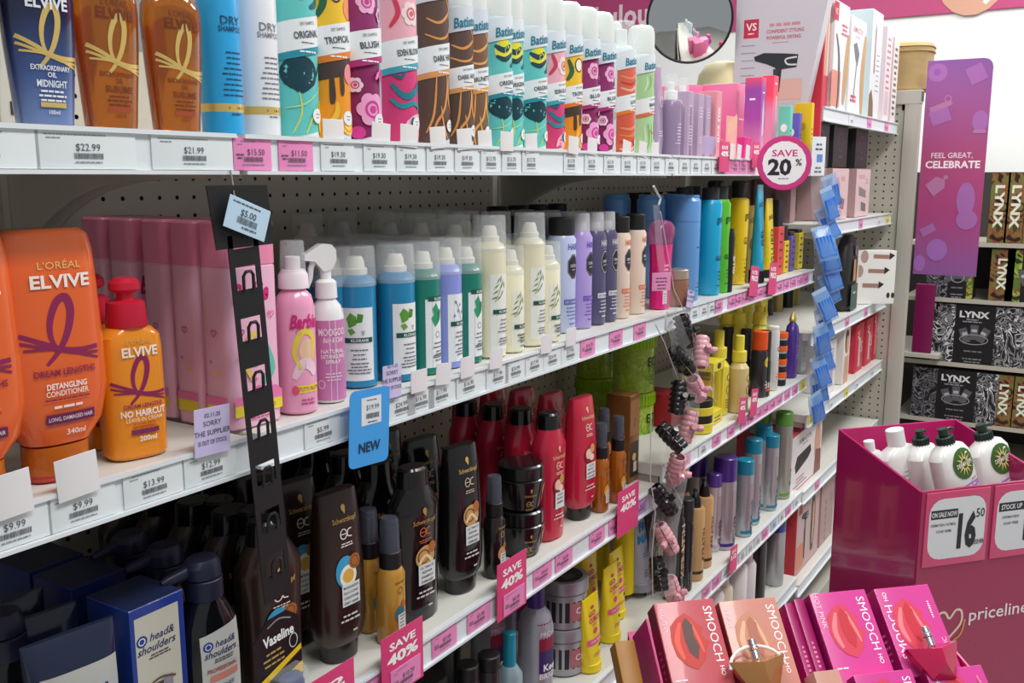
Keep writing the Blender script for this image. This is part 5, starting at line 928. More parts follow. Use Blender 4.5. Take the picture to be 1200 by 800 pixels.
# lowest shelf right
t, r = plaincan('#1b1a1c', .030, .20, '#161618', .03, [('t', 'SILK', .012, .06, .010, '#dddddd', {'rot': 90})]); put('black_bottle', t, 'large black bottle under the third right shelf', 'bottle', 'bottles on the lowest right shelf', 896, 700, .335, .04, r, 'r', back=1, gap=.07)
t, r = plaincan(mat('#b2b4ba', .3, .6), .028, .165, mat('#2340a0', .25, coat=.4), .045, [('l', .004, .08, .02, 4, .01, .003, '#6a6c72')], rc=1.0, shoulder=False); put('hair_can', t, 'silver can with a royal blue cap under the third right shelf', 'spray can', 'bottles on the lowest right shelf', 917, 700, .335, .04, r, 'r')
for k, (px, c, h) in enumerate(((848, '#e6e4e2', .17), (858, '#d9d4bc', .16), (874, '#e9e9ea', .18), (884, '#dddde0', .16))):
    t, r = plaincan(c, .026, h, '#eceae6', .03, [('q', 0, .03, .07, .01, '#2a4aa8')] if k == 0 else (), rc=.6); put('white_bottle', t, '%s bottle under the third right shelf, %s' % ('cream' if k == 1 else 'white', ['with a blue band', 'slim', 'large', 'beside the black bottle'][k]), 'bottle', 'bottles on the lowest right shelf', px, 715, .335, .04, r, 'r')
pbox('small_box', carton(.06, .10, .205, '#c9b98a', [('l', 0, .08, .06, 3, .025, .005, '#8a3040'), ('q', .0, .20, .09, .02, '#e0cf3a')]), 'yellow and black printed box leaning behind the blue capped can', 'box', 'bottles on the lowest right shelf', 904, 640, .335, .06)
# ================================================================ SHELF C
GC = 'dark hair care bottles on the lower shelf'
BLK = mat('#141214', .16, coat=.5); GLD = '#c9a35a'; BRN = mat('#2f1c18', .3, coat=.3)
def logo(v, c, s=1.0, u=0): return [('e', u, v+.014*s, .003*s, .004*s, c), ('p', [(u-.002*s, v+.011*s), (u+.003*s, v+.011*s), (u+.001*s, v+.006*s)], c), ('t', 'Schwarzkopf', u, v, .0065*s, c, {'w': .034*s})]
def ec(v, c, s=1.0, u=0): return [('o', u-.0035*s, v, .0052*s, .0068*s, .0014*s, c), ('r', u-.0035*s, v, .009*s, .0013*s, c), ('s', [(u+.008*s, v+.005*s), (u+.003*s, v+.004*s), (u+.002*s, v-.003*s), (u+.008*s, v-.005*s)], .0016*s, c), ('l', u, v-.012*s, .022*s, 2, .003*s, .0014*s, c)]
def panel(v, pic, lines, s=1.0, lc='#dfe3e4'):
    return pic+[('r', .002, v, .026*s, .028*s, lc)]+[('t', t, .002, v+.0095*s-.0065*s*k, .0036*s, '#3b4046', {'w': min(.022*s, .0026*s*len(t)), 'bold': .01}) for k, t in enumerate(lines)]
coco = [('e', -.004, .118, .014, .020, '#3aa0cf'), ('e', -.001, .112, .012, .014, '#f4efe0'), ('e', -.001, .112, .008, .009, '#dfb04a'), ('e', .009, .128, .0085, .0095, '#a8642a'), ('o', .009, .128, .006, .007, .001, '#6a3a18')]
twist = [('e', 0, .116, .0145, .016, '#c99a62'), ('o', -.003, .117, .009, .010, .002, '#7b4a2a'), ('s', [(-.010, .108), (0, .118), (.011, .106)], .004, '#efd4a4'), ('e', .010, .127, .006, .008, '#b06a34')]
floral = [('e', -.002, .116, .013, .014, '#8d1d38'), ('e', -.004, .119, .008, .009, '#f0c7b2'), ('e', .006, .127, .006, .008, '#c9a25a'), ('e', .004, .112, .006, .006, '#f3dcc0')]
small = lambda v, c: [('l', 0, v, .034, 2, .006, .0024, c), ('l', .006, v-.022, .010, 1, 0, .0024, c)]
def sk_cond(c, tc, lc, pic, lines, capc='#1a1718', wedge=True):
    P = [(.022, .026, .018, 2.4), (.030, .032, .021, 2.4), (.05, .0345, .022, 2.6), (.12, .033, .021, 2.8), (.18, .0295, .017, 3), (.213, .0275, .0105, 3.4), (.216, .026, .009, 3.4)]
    g = G(); g.loft(P, c, 36); g2 = G(); g2.loft([(0, .021, .017, 2.2), (.002, .0225, .0185, 2.2), (.024, .024, .018, 2.3)], mat(capc, .2, coat=.4), 30)
    pr = G().prints(Rnd(P, True), logo(.183, tc)+ec(.165, lc)+panel(.088, pic, lines)+small(.062, '#d9d5d2'), .0008)
    return [N('body', g, [N('print', pr)]), N('cap', g2)], .031
def sk_shampoo(c, tc, lc, pic, lines, capc='#121113'):
    P = [(0, .028, .018, 2.4), (.002, .030, .020, 2.4), (.03, .031, .021, 2.5), (.08, .0315, .021, 2.5), (.15, .034, .0215, 2.6), (.160, .034, .021, 2.6), (.186, .021, .017, 2.3), (.188, .0195, .017, 2.2)]
    g = G(); g.loft(P, c, 14); g2 = G(); g2.loft([(.187, .0205, .0175, 2.2), (.210, .0185, .0165, 2.2), (.213, .016, .014, 2.2)], mat(capc, .18, coat=.5), 26)
    pr = G().prints(Rnd(P, True), logo(.142, tc)+ec(.127, lc, .95)+[tuple((x-.024 if i == 2 and o[0] in 'eo' else ([(a, b-.024) for a, b in x] if i == 1 and o[0] == 's' else x)) for i, x in enumerate(o)) for o in pic]+panel(.068, [], lines)+small(.044, '#d9d5d2'), .0012)
    return [N('body', g, [N('print', pr)]), N('cap', g2)], .030
MK = ['MARRAKESH', 'OIL & COCONUT', 'CONDITIONER', 'DRY HAIR']; UR = ['ULTIMATE', 'REPAIR', 'CONDITIONER', 'DAMAGED']; US = ['ULTIMATE', 'REPAIR', 'SHAMPOO', 'DAMAGED']; CP = ['COLOUR', 'PROTECT', 'CONDITIONER', 'COLOURED']
t, r = sk_cond(BRN, GLD, '#e9e2da', coco, MK); put('conditioner_bottle', t, 'dark brown conditioner bottle with coconut picture on the lower shelf', 'bottle', GC, 432, 755, ZC, .058, .033, 'r', back=3, gap=.07, rz=-.1, sx=1.1)
t, r = sk_shampoo(BRN, GLD, '#e9e2da', coco, ['MARRAKESH', 'OIL & COCONUT', 'SHAMPOO', '']); put('shampoo_bottle', t, 'dark brown shampoo bottle behind the black hanging strip on the shelf', 'bottle', GC, 364, 800, ZC, .062, .034, 'r', back=4, gap=.06, rz=-.1, sx=1.25)
t, r = sk_shampoo(BLK, '#b9863a', '#c8642a', twist, US); put('shampoo_bottle', t, 'tall black shampoo bottle with faceted shoulders on the lower shelf', 'bottle', GC, 522, 728, ZC, .045, .034, 'r', back=4, gap=.06, rz=-.12, sx=1.22)
t, r = sk_cond(BLK, GLD, '#c9b49a', twist, UR); put('conditioner_bottle', t, 'black conditioner bottle standing on its cap on the lower shelf', 'bottle', GC, 569, 698, ZC, .045, .033, 'r', back=3, gap=.07, rz=-.12, sx=1.1)
RED = mat('#c2203f', .25, coat=.4)
t, r = sk_shampoo(RED, '#e8b98a', '#f0d4c0', floral, ['COLOUR', 'PROTECT', 'SHAMPOO', '']); put('shampoo_bottle', t, 'cherry red shampoo bottle with a black cap on the lower shelf', 'bottle', GC, 666, 638, ZC, .04, .034, 'r', back=3, gap=.055, rz=-.1)
t, r = sk_cond(RED, '#e8b98a', '#f0d4c0', floral, CP); put('conditioner_bottle', t, 'cherry red conditioner bottle on the lower shelf', 'bottle', GC, 702, 612, ZC, .042, .033, 'r', back=4, gap=.06, rz=-.1, sx=1.08)
# rows of plain black shampoo bottles filling the dark left part
t, r = sk_shampoo(BLK, '#1c1a1c', '#1c1a1c', [], ['', '', '', ''])
blk = [N('body', next(m for n_, m, k_, l_ in t if n_ == 'body')), t[1]]
for k, (px, Y) in enumerate(((300, .10), (318, .17), (262, .16), (283, .23), (240, .24), (225, .30), (395, .26), (430, .20), (445, .28))):
    put('black_shampoo_bottle', blk, 'glossy black faceted bottle deep in the shade of the lower shelf', 'bottle', 'glossy black bottles in the shade', px, 700, ZC, Y, .031, 'c')
def small_spray(liq, trans, badge, hgt=.155, r=.0165, capc='#26262a', lab='#dfe3e0', pump='#151417'):
    P = [(0, r-.001, r*.75, 2.6), (.002, r, r*.8, 2.6), (hgt*.55, r, r*.8, 2.6), (hgt*.60, r*.8, r*.66, 2.3), (hgt*.61, r*.6, r*.6, 2)]
    g = G(); g.loft(P, mat(liq, .12, 0, trans, .5), 28)
    pr = G().prints(Rnd(P, True), [('t', 'Schwarzkopf', 0, hgt*.50, .0035, '#6a4a20' if trans else GLD, {'w': .018}), ('o', 0, hgt*.43, .004, .005, .0009, '#6a4a20' if trans else '#c8b28a'), ('e', -.001, hgt*.24, .009, .011, badge), ('e', .006, hgt*.31, .0045, .005, '#b4642a'), ('r', .002, hgt*.17, .015, .022, lab), ('l', .002, hgt*.22, .012, 4, .0045, .0014, '#444a50')], .0006)
    g2 = G(); g2.cyl(r*.74, hgt*.605, hgt*.74, pump); g3 = G(); g3.loft([(hgt*.735, r*.68, r*.68, 2), (hgt*.98, r*.62, r*.62, 2), (hgt, r*.55, r*.55, 2)], mat('#565b68', .15, 0, 0, .5, .62), 24); g2.cyl(r*.35, hgt*.74, hgt*.93, '#2a2a2e')
    return [N('body', g, [N('print', pr)]), N('pump', g2), N('clear_cap', g3)], r
t, r = small_spray('#dba23e', .3, '#2f6f86', .165, .0195)
put('oil_spray', t, 'amber spray bottle with a smoky cap beside the brown conditioner, front one', 'spray bottle', GC, 477, 752, ZC, .03, .0195, 'r'); put('oil_spray', t, 'amber spray bottle with a smoky cap, half hidden rear one', 'spray bottle', GC, 452, 740, ZC, .075, .0195, 'r')
t, r = small_spray('#1a1517', 0, '#c99a62', .155, .0175)
put('oil_spray', t, 'slim black spray bottle before the stacked black jars', 'spray bottle', GC, 593, 672, ZC, .03, .0175, 'r')
def jar_(top):
    P = [(0, .026, .026, 2), (.003, .030, .030, 2), (.045, .038, .038, 2), (.050, .0385, .0385, 2), (.052, .036, .036, 2)]
    g = G(); g.loft(P, BLK, 32); pr = G().prints(Rnd(P, False, 0), logo(.028, GLD, .62, -.004)+ec(.014, GLD, .7, -.004)+[('e', .028, .034, .008, .010, '#c99a62'), ('r', .030, .020, .014, .018, '#aab0b4')])
    g2 = G(); g2.loft([(.052, .034, .034, 2), (.053, .037, .037, 2), (.072, .037, .037, 2), (.0745, .034, .034, 2)], mat('#121113', .2, coat=.4), 32)
    return [N('jar', g, [N('print', pr)]), N('lid', g2)]
tj = jar_(1); nm = ['front', 'middle', 'rear']
for q in range(3):
    for k in range(2): put('hair_mask_jar', tj, '%s black hair mask jar of the %s pair of stacked jars' % (['lower', 'upper'][k], nm[q]), 'jar', 'stacked black jars', 636, 655, ZC+.0745*k, .045+.08*q, .036, 'r', rz=-.4)
GA2 = 'amber sprays on the lower shelf'
t, r = small_spray('#c06a14', .3, '#e0a92e', .155, .0165)
for px, Y, lb in ((714, .025, 'slim amber spray bottle with a yellow badge beside the red bottle'), (733, .022, 'slim amber spray bottle with a yellow badge beside the gold carton'), (716, .07, 'slim amber spray bottle standing behind the other two')): put('amber_spray', t, lb, 'spray bottle', GA2, px, 605, ZC, Y, .0165, 'r')[0].scale = (1, 1, 1.04)
pbox('gold_carton', carton(.045, .05, .175, mat('#8a5a2c', .35, .25), [('r', 0, .13, .04, .07, '#a4713c'), ('t', 'GLISS', 0, .12, .006, '#3a2412', {'rot': 80}), ('r', 0, .045, .036, .07, '#2c1c14'), ('e', 0, .05, .008, .008, '#e0b25a'), ('r', .004, .03, .014, .02, '#cfc8b8')]), 'brown and gold carton on the lower shelf beside amber sprays', 'box', GA2, 736, 590, ZC, .045)
# green gel tubs
def gel(r, h):
    P = [(0, r-.003, r-.003, 2), (.003, r, r, 2), (h*.78, r, r, 2), (h*.8, r*.97, r*.97, 2)]
    g = G(); g.loft(P, pat('gel_green', ['#8cab2c', '#a6c23c', '#97b634', '#b2cc52'], 90, rough=.15), 34)
    pr = G().prints(Rnd(P), [('e', 0, h*.42, r*.75, h*.22, '#7d9f2a'), ('t', 'ECO', .004, h*.56, .020, '#1c2a18', {'bold': .02, 'w': .046}), ('t', 'STYLE', .004, h*.42, .010, '#2f8a5a', {'bold': .02}), ('l', .004, h*.3, .04, 3, .008, .003, '#4f7a2a')])
    g2 = G(); g2.loft([(h*.78, r*1.0, r*1.0, 2), (h*.79, r*1.06, r*1.06, 2), (h*.97, r*1.06, r*1.06, 2), (h, r*.98, r*.98, 2)], mat('#94bf18', .35), 36)
    for q in range(36):
        a = q*math.pi/18; g2.box(-.0012, .0012, -.0012, .0006, h*.80, h*.96, mat('#94bf18', .35), M=rot('Z', math.degrees(a))@tr(0, -r*1.06, 0))
    return [N('tub', g, [N('print', pr)]), N('lid', g2)]
tg = gel(.046, .125)
GG = 'bright green gel tubs'
for (px, Y, z, lb) in ((768, .16, ZC, 'lower green gel tub of the front stack'), (768, .16, ZC+.1255, 'upper green gel tub of the front stack with thick lid'), (700, .30, ZC, 'lower green gel tub of the rear stack'), (700, .30, ZC+.1255, 'upper green gel tub of the rear stack')):
    x_, y_ = centre(741 if px == 768 else 697, 500, Y, .046, 'c')
    inst('gel_tub', tg, lb, 'tub', GG, (x_, y_, z))
# ---- lower left: navy boxes, tube, pump bottles in bay one
NAVY = mat('#1d3a90', .3, coat=.2); GH2 = 'navy dandruff care products'
hs = lambda u, v, s: [('e', u-.020*s, v+.003*s, .0065*s, .0062*s, '#1f3f96'), ('o', u-.020*s, v+.003*s, .0042*s, .004*s, .0012*s, '#e6e2d6'), ('t', 'head&', u+.004*s, v+.004*s, .0085*s, '#1c2a66', {'shear': .3, 'w': .030*s}), ('t', 'shoulders', u-.003*s, v-.007*s, .0085*s, '#1c2a66', {'shear': .3, 'w': .046*s}), ('l', u, v-.0155*s, .03*s, 2, .003*s, .0014*s, '#444')]
c0 = onZ(150, 714, 1.10)
front = [('q', -.001, .122, .050, .112, '#c9c6b8')]+[(o_[0],)+((o_[1], o_[2]) if o_[0] != 't' else (o_[1],))+o_[(3 if o_[0] != 't' else 2):] for o_ in hs(0, .150, .95)]+[('r', -.004, .075, .012, .06, '#4a4038'), ('r', .008, .085, .010, .045, '#8f8a96'), ('r', .010, .068, .012, .04, '#dfe3e6'), ('r', -.012, .068, .006, .05, '#e6e6e0'), ('s', [(-.02, .103), (-.002, .109), (.016, .104)], .002, '#6a4a30')]
bx = carton(.062, .066, .188, NAVY, front, [], mat('#20294e', .35))
inst('shampoo_box', bx, 'navy blue box with a cream window panel, front one', 'box', GH2, (c0.x, c0.y, ZC))
c1 = onZ(88, 687, 1.10); plain = carton(.062, .066, .188, mat('#1b2c6c', .35), [('r', 0, .09, .05, .16, '#233a86')], [], mat('#1c2346', .35))
inst('shampoo_box', plain, 'navy blue box behind the front one, nearer of the two rear boxes', 'box', GH2, (c0.x+.001, c0.y+.092, ZC)); inst('shampoo_box', plain, 'navy blue box at the back, farthest of the three', 'box', GH2, (c0.x+.002, c0.y+.165, ZC))
def hs_pump():
    P = [(0, .030, .020, 2.6), (.003, .033, .022, 2.6), (.10, .034, .023, 2.6), (.135, .031, .021, 2.6), (.155, .021, .018, 2.3), (.160, .018, .018, 2), (.163, .0175, .0175, 2)]
    g = G(); g.loft(P, mat('#101116', .12, coat=.5), 34)
    pr = G().prints(Rnd(P, True), [('q', .003, .075, .048, .11, '#c9cac6', {'slope': .15})]+hs(.004, .112, .85)+[('t', 'PROFESSIONAL', .002, .088, .0045, '#b2463a', {'bold': .02, 'w': .036}), ('r', .004, .079, .034, .007, '#d98a7a'), ('t', 'INTENSE', .002, .068, .004, '#2a5a86', {'w': .026}), ('p', [(-.020, .03), (-.020, .06), (-.010, .045)], '#4aa8a8')], .0008)
    g2 = G(); cN = mat('#20233c', .4); g2.cyl(.0195, .160, .182, cN, 28); g2.loft([(.182, .017, .017, 2), (.184, .020, .0185, 2, -.001, 0), (.196, .020, .018, 2, -.002, 0), (.203, .016, .014, 2, -.001, 0)], cN, 26)
    g2.loft([(0, .0075, .006, 2.4), (.030, .005, .0045, 2.4), (.036, .003, .003, 2)], cN, 16, M=tr(-.012, 0, .193)@rot('Y', -96))
    return [N('body', g, [N('print', pr)]), N('pump', g2)]
th = hs_pump(); cp = onZ(255, 660, 1.085)
x_, y_ = centre(262, 780, .050, .032, 'c')
for k in range(3): inst('pump_bottle', th, 'black pump bottle with a navy pump, %s of the row of three' % ['front one', 'second', 'third'][k], 'bottle', GH2, (x_-.018+.002*k, .052+.062*k, ZC), math.radians(-6+3*k))
def hs_tube():   # flat-crimped conditioner bottle: wide flat top edge
    P = [(.03, .028, .022, 2.4), (.04, .036, .024, 2.6), (.12, .039, .021, 2.8), (.165, .041, .014, 3), (.182, .042, .007, 3.4), (.188, .042, .003, 4)]
    g = G(); g.loft(P, mat('#1c2540', .2, coat=.4), 36); g2 = G(); g2.cyl(.024, 0, .031, '#1b1d2b')
    pr = G().prints(Rnd(P, True), [('q', .002, .103, .070, .110, grad('steel_label', [(0, '#8fa3c0'), (1, '#b9b8b0')], .05, .165))]+hs(.004, .128, 1.15)+[('l', .004, .095, .04, 3, .008, .003, '#3a4a80')], .0008)
    return [N('body', g, [N('print', pr)]), N('cap', g2)]
tt = hs_tube(); p = onZ(80, 745, 1.093)
for k in range(3): inst('conditioner_bottle', tt, 'dark navy conditioner bottle with a flat top edge, %s of three' % ['front one', 'second', 'third'][k], 'bottle', GH2, (p.x+.001*k, p.y+.058*k, ZC), math.radians(-8))
p = onZ(5, 755, 1.08); inst('pump_bottle', th, 'black pump bottle in the bottom left corner', 'bottle', GH2, (p.x, p.y, ZC-.01+.01), math.radians(-8))

# ================================================================ SHELF D (lowest, middle bay)
GDD = 'bottles on the lowest visible shelf'
def sil(h, r, cap, ch, lab=None):
    P = [(0, r-.002, r-.002, 2), (.002, r, r, 2), (h-.035, r, r, 2), (h-.015, r*.85, r*.85, 2), (h, r*.48, r*.48, 2)]
    g = G(); g.loft(P, mat('#a7a9b4', .3, .35, coat=.3), 28); k = []
    if lab: k = [N('print', G().prints(Rnd(P), lab))]
    g2 = G(); g2.cyl(r*.5, h-.002, h+ch, cap)
    return [N('bottle', g, k), N('cap', g2)], r
lab = [('r', 0, h_, .05, .055, '#8d1f3a') for h_ in (.125,)]+[('t', 'PROVOKE', .002, .135, .008, '#f0e0e4'), ('r', 0, .085, .05, .04, '#3a2f6a'), ('t', 'Keep', .0, .075, .012, '#f3f3f3', {'bold': .03}), ('t', 'BRIGHT', .0, .06, .010, '#f3f3f3', {'bold': .02})]
t, r = sil(.175, .030, mat('#4a2f8a', .3), .035, lab); x_, y_ = centre(630, 800, .05, .03, 'c')
put('silver_bottle', t, 'silver bottle with a violet cap and lettered label, front right', 'bottle', GDD, 648, 800, ZD, .055, .030, 'r'); put('silver_bottle', t, 'silver bottle with a violet cap, left rear of three', 'bottle', GDD, 572, 800, ZD, .13, .030, 'c'); put('silver_bottle', t, 'silver bottle with a violet cap, middle rear of three', 'bottle', GDD, 602, 790, ZD, .17, .030, 'c')
t, r = sil(.125, .021, mat('#1a93ae', .3), .055); t[0] = N('bottle', G().loft([(0, .02, .02, 2), (.002, .021, .021, 2), (.11, .021, .021, 2), (.125, .012, .012, 2)], mat('#9fb9c4', .3, .3), 26)); put('teal_cap_bottle', t, 'pale blue bottle with a tall teal cap', 'bottle', GDD, 597, 800, ZD, .035, .021, 'c')
t, r = plaincan('#2a292c', .0175, .15, '#1a1a1c', .02, rc=.98); put('black_tube', t, 'black cylinder with a grey top, left of the two', 'bottle', GDD, 548, 800, ZD, .045, .0175, 'c'); put('black_tube', t, 'black cylinder with a grey top, right of the two', 'bottle', GDD, 573, 800, ZD, .035, .0175, 'c')
t, r = plaincan('#1b1a1d', .03, .15, '#131315', .03, rc=.8)
for k, (px, Y) in enumerate(((505, .06), (480, .12), (520, .2), (450, .1))): put('black_bottle', t, 'black bottle in shade on the lowest shelf at left', 'bottle', 'black bottles in shade on the lowest shelf', px, 800, ZD, Y, .03, 'c')
def clay(k):
    g = G(); c = mat('#a9abb2', .3, .5); g.cyl(.044, 0, .066, c, 34, bev=.003)
    P = [(0, .044, .044, 2), (.07, .044, .044, 2)]
    pr = G().prints(Rnd(P), [('q', 0, .034, .20, .038, '#23222a'), ('q', -.004, .034, .03, .034, '#b06a72'), ('q', .03, .034, .014, .034, '#c9b9bb'), ('t', 'CLAY', .012, .036, .012, '#e6e6e6')])
    g2 = G(); g2.loft([(.066, .044, .044, 2), (.067, .0465, .0465, 2), (.086, .0465, .0465, 2), (.089, .045, .045, 2)], c, 36)
    pr2 = G().prints(Flat((0, 0, .0891), (1, 0, 0), (0, 1, 0)), [('e', 0, 0, .036, .036, '#1c1b1e'), ('r', 0, .008, .03, .012, '#5a544c', {'rot': 20}), ('l', 0, -.008, .03, 3, .006, .003, '#77716a')])
    return [N('pot', g, [N('print', pr)]), N('lid', g2, [N('lid_print', pr2)])]
tc_ = clay(0)
for k in range(2): put('silver_pot', tc_, '%s wide silver pot with a dark lid disc, of two stacked' % ['lower', 'upper'][k], 'pot', GDD, 688, 790, ZD+.0892*k, .075, .046, 'r', rz=-.3)
# yellow tubes
for k, (px, Y, s, lb) in enumerate(((706, .03, 1.0, 'front yellow tube with magenta lettering'), (728, .05, 1.09, 'second yellow tube with magenta lettering'), (703, .10, 1.14, 'yellow tube behind the front one'), (733, .085, 1.02, 'third yellow tube at the right'))):
    t, r = flat_tube('#f0d916', .055, .155*s, '#f0d916', .02, [('e', 0, .150*s, .006, .004, '#c0307a'), ('t', 'GO', -.003, .137*s, .011, '#c0307a', {'bold': .03}), ('t', 'CURLY', .002, .123*s, .011, '#c0307a', {'bold': .03, 'w': .036}), ('l', 0, .113*s, .02, 2, .004, .0018, '#c0307a'), ('e', 0, .097*s, .0065, .007, '#d8458a'), ('q', 0, .074*s, .047, .014, '#e05a9a'), ('t', 'CURL CREAM', 0, .074*s, .005, '#fff3c8', {'w': .032}), ('p', [(.006, .056), (.016, .056), (.011, .065)], '#3a3a20'), ('l', 0, .045, .03, 2, .004, .0016, '#c0307a')])
    put('yellow_tube', t, lb+' on the lowest shelf', 'tube', 'yellow tubes on the lowest shelf', px, 790, ZD, Y, .0253, 'r')[0].scale = (1.05, 1, .80)
def foam(h, r, c='#e3dfd4', lab='#f0d916'):
    P = [(0, r-.002, r-.002, 2), (.002, r, r, 2), (h-.02, r, r, 2), (h, r*.9, r*.9, 2), (h+.003, r*.6, r*.6, 2)]
    g = G(); g.loft(P, mat(lab, .35), 28); g2 = G(); c = mat(c, .4); g2.cyl(r*.92, h, h+.018, c); g2.loft([(h+.018, r*.5, r*.5, 2), (h+.04, r*.42, r*.42, 2), (h+.052, r*.3, r*.3, 2)], c, 22); g2.tube([(0, 0, h+.043), (-.02, -.004, h+.041)], [.006, .004], c)
    return [N('bottle', g), N('pump', g2)], r
t, r = foam(.165, .024); put('foam_pump', t, 'cream foam pump above the yellow tubes, right one', 'bottle', 'cream foam pumps', 741, 780, ZD, .12, .024, 'r'); t, r = foam(.18, .024); put('foam_pump', t, 'cream foam pump above the yellow tubes, middle one', 'bottle', 'cream foam pumps', 712, 780, ZD, .20, .024, 'r'); put('foam_pump', t, 'cream foam pump behind the silver pots', 'bottle', 'cream foam pumps', 690, 780, ZD, .24, .024, 'r'); put('foam_pump', t, 'cream foam pump farthest left behind the silver pots', 'bottle', 'cream foam pumps', 668, 780, ZD, .28, .024, 'r')
t, r = flat_tube('#a3a5b2', .075, .19, '#8f919c', .02, [('t', 'BONDITY', .0, .180, .009, '#5a5c68', {'w': .04}), ('t', 'FRIZZ', .006, .148, .018, '#2a7fb0', {'bold': .03}), ('t', 'MAGIC', .006, .122, .018, '#2a7fb0', {'bold': .03}), ('l', .0, .10, .04, 4, .006, .002, '#5a5c68'), ('l', 0, .05, .04, 3, .006, .002, '#5a5c68')]); put('lilac_tube', t, 'large lilac grey tube with blue lettering', 'tube', GDD, 764, 780, ZD, .10, .034, 'r')
t, r = plaincan('#0f6a44', .026, .20, '#0d6040', .03, rc=.98); put('green_bottle', t, 'dark green bottle at the right of the lowest shelf', 'bottle', GDD, 764, 760, ZD, .20, .026, 'r'); put('green_bottle', t, 'dark green bottle, rear one on the lowest shelf', 'bottle', GDD, 745, 760, ZD, .26, .026, 'r')

# ================================================================ HANGING STRIPS
a = onY(278, 217, -.03); b = onY(326, 700, -.03)
ang = math.atan2((b.x-a.x), (a.z-b.z)); LEN = (a-b).length
BK = mat('#1b1b1e', .45); Ms = tr(*a)@rot('Y', -math.degrees(ang))
g = G(); g.prism([(-.036, 0), (.036, 0), (.042, -.056), (-.028, -.058)], -.0006, .0006, BK, M=rot('Y', math.degrees(ang)))
g.box(-.0185, -.0125, -.0006, .0006, -LEN, -.045, BK); g.box(.0125, .0185, -.0006, .0006, -LEN, -.045, BK)
g.box(-.0125, .0125, -.0006, .0006, -.075, -.058, BK)
nseg = 7; seg = (LEN-.075)/nseg; clipsN = []
for k in range(nseg):
    z0 = -.075-seg*k; h_ = seg
    g.box(-.0125, .0125, -.0006, .0006, z0-h_, z0-h_*.45, BK)
    g2 = G(); g2.tube([(-.006, -.002, z0-h_*.47), (-.006, -.003, z0-h_*.18), (-.003, -.0035, z0-h_*.1), (.003, -.0035, z0-h_*.1), (.006, -.003, z0-h_*.18), (.006, -.002, z0-h_*.47)], .0016, BK, 6); clipsN.append(N('clip', g2))
tagm = G(); tagm.rbox(-.0255, .0255, -.0004, .0004, -.015, .015, '#bcd9ee', .0003)
tp_ = G().prints(Flat((0, -.0005, 0), (1, 0, 0), (0, 0, 1)), [('l', -.004, .011, .04, 1, 0, .0014, INK), ('t', '$5.00', .0, .0035, .0062, INK, {'bold': .01}), ('bc', 0, -.004, .024, .006, INK), ('l', .004, -.010, .024, 1, 0, .0014, INK)])
r = inst('clip_strip', [N('strip', g)]+clipsN, 'long black plastic clip strip hanging down over the pink bottles', 'clip strip', None, mtx=Ms)
inst('price_tag', [N('tag', tagm, [N('print', tp_)])], 'pale blue $5.00 price tag tied to the black clip strip', 'price tag', None, mtx=tr(*onY(290, 256, -.038))@rot('Y', 20))
g = G(); g.tube([onY(270, 200, -.01), onY(272, 208, -.02), onY(274, 226, -.032), onY(276, 232, -.036)], .0007, '#6a6a6a', 6); single('wire_hook', g, 'thin grey wire hook holding the black clip strip', 'hook')
# blister pack at the foot of the strip
p = onY(322, 722, -.034)
g = G(); g.prism([(-.031, -.14), (.031, -.14), (.031, -.012), (.016, 0), (-.012, 0), (-.031, -.018)], -.0006, .0006, mat('#17181a', .3))
pr = G().prints(Flat((0, -.0007, 0), (1, 0, 0), (0, 0, 1)), [('t', 'Vaseline', .002, -.022, .011, '#f1f1f1', {'bold': .03, 'w': .042}), ('s', [(-.012, -.008), (.004, -.004), (.02, -.010)], .0016, '#8a8f93'), ('l', -.006, -.036, .030, 3, .006, .0022, '#b39a5a'), ('o', .021, -.036, .006, .008, .001, '#d0d4d6'), ('p', [(-.031, -.062), (.031, -.044), (.031, -.050), (-.031, -.070)], '#ecc21c'), ('p', [(-.031, -.078), (.031, -.064), (.031, -.076), (-.031, -.088)], '#ecc21c')])
g2 = G(); g2.loft([(-.14, .012, .009, 2.4), (-.075, .016, .010, 2.6), (-.066, .013, .008, 2.4)], mat('#22407c', .3, coat=.3), 24, M=tr(.004, -.010, 0)); g3 = G(); g3.loft([(-.14, .022, .014, 4), (-.066, .022, .014, 4), (-.060, .020, .010, 4)], CLEAR2, 24, M=tr(.003, -.008, 0))
inst('blister_pack', [N('card', g, [N('print', pr)]), N('jar', g2), N('clear_blister', g3)], 'black and yellow blister pack hanging from the black clip strip', 'pack', None, mtx=tr(*p)@rot('Y', -3))
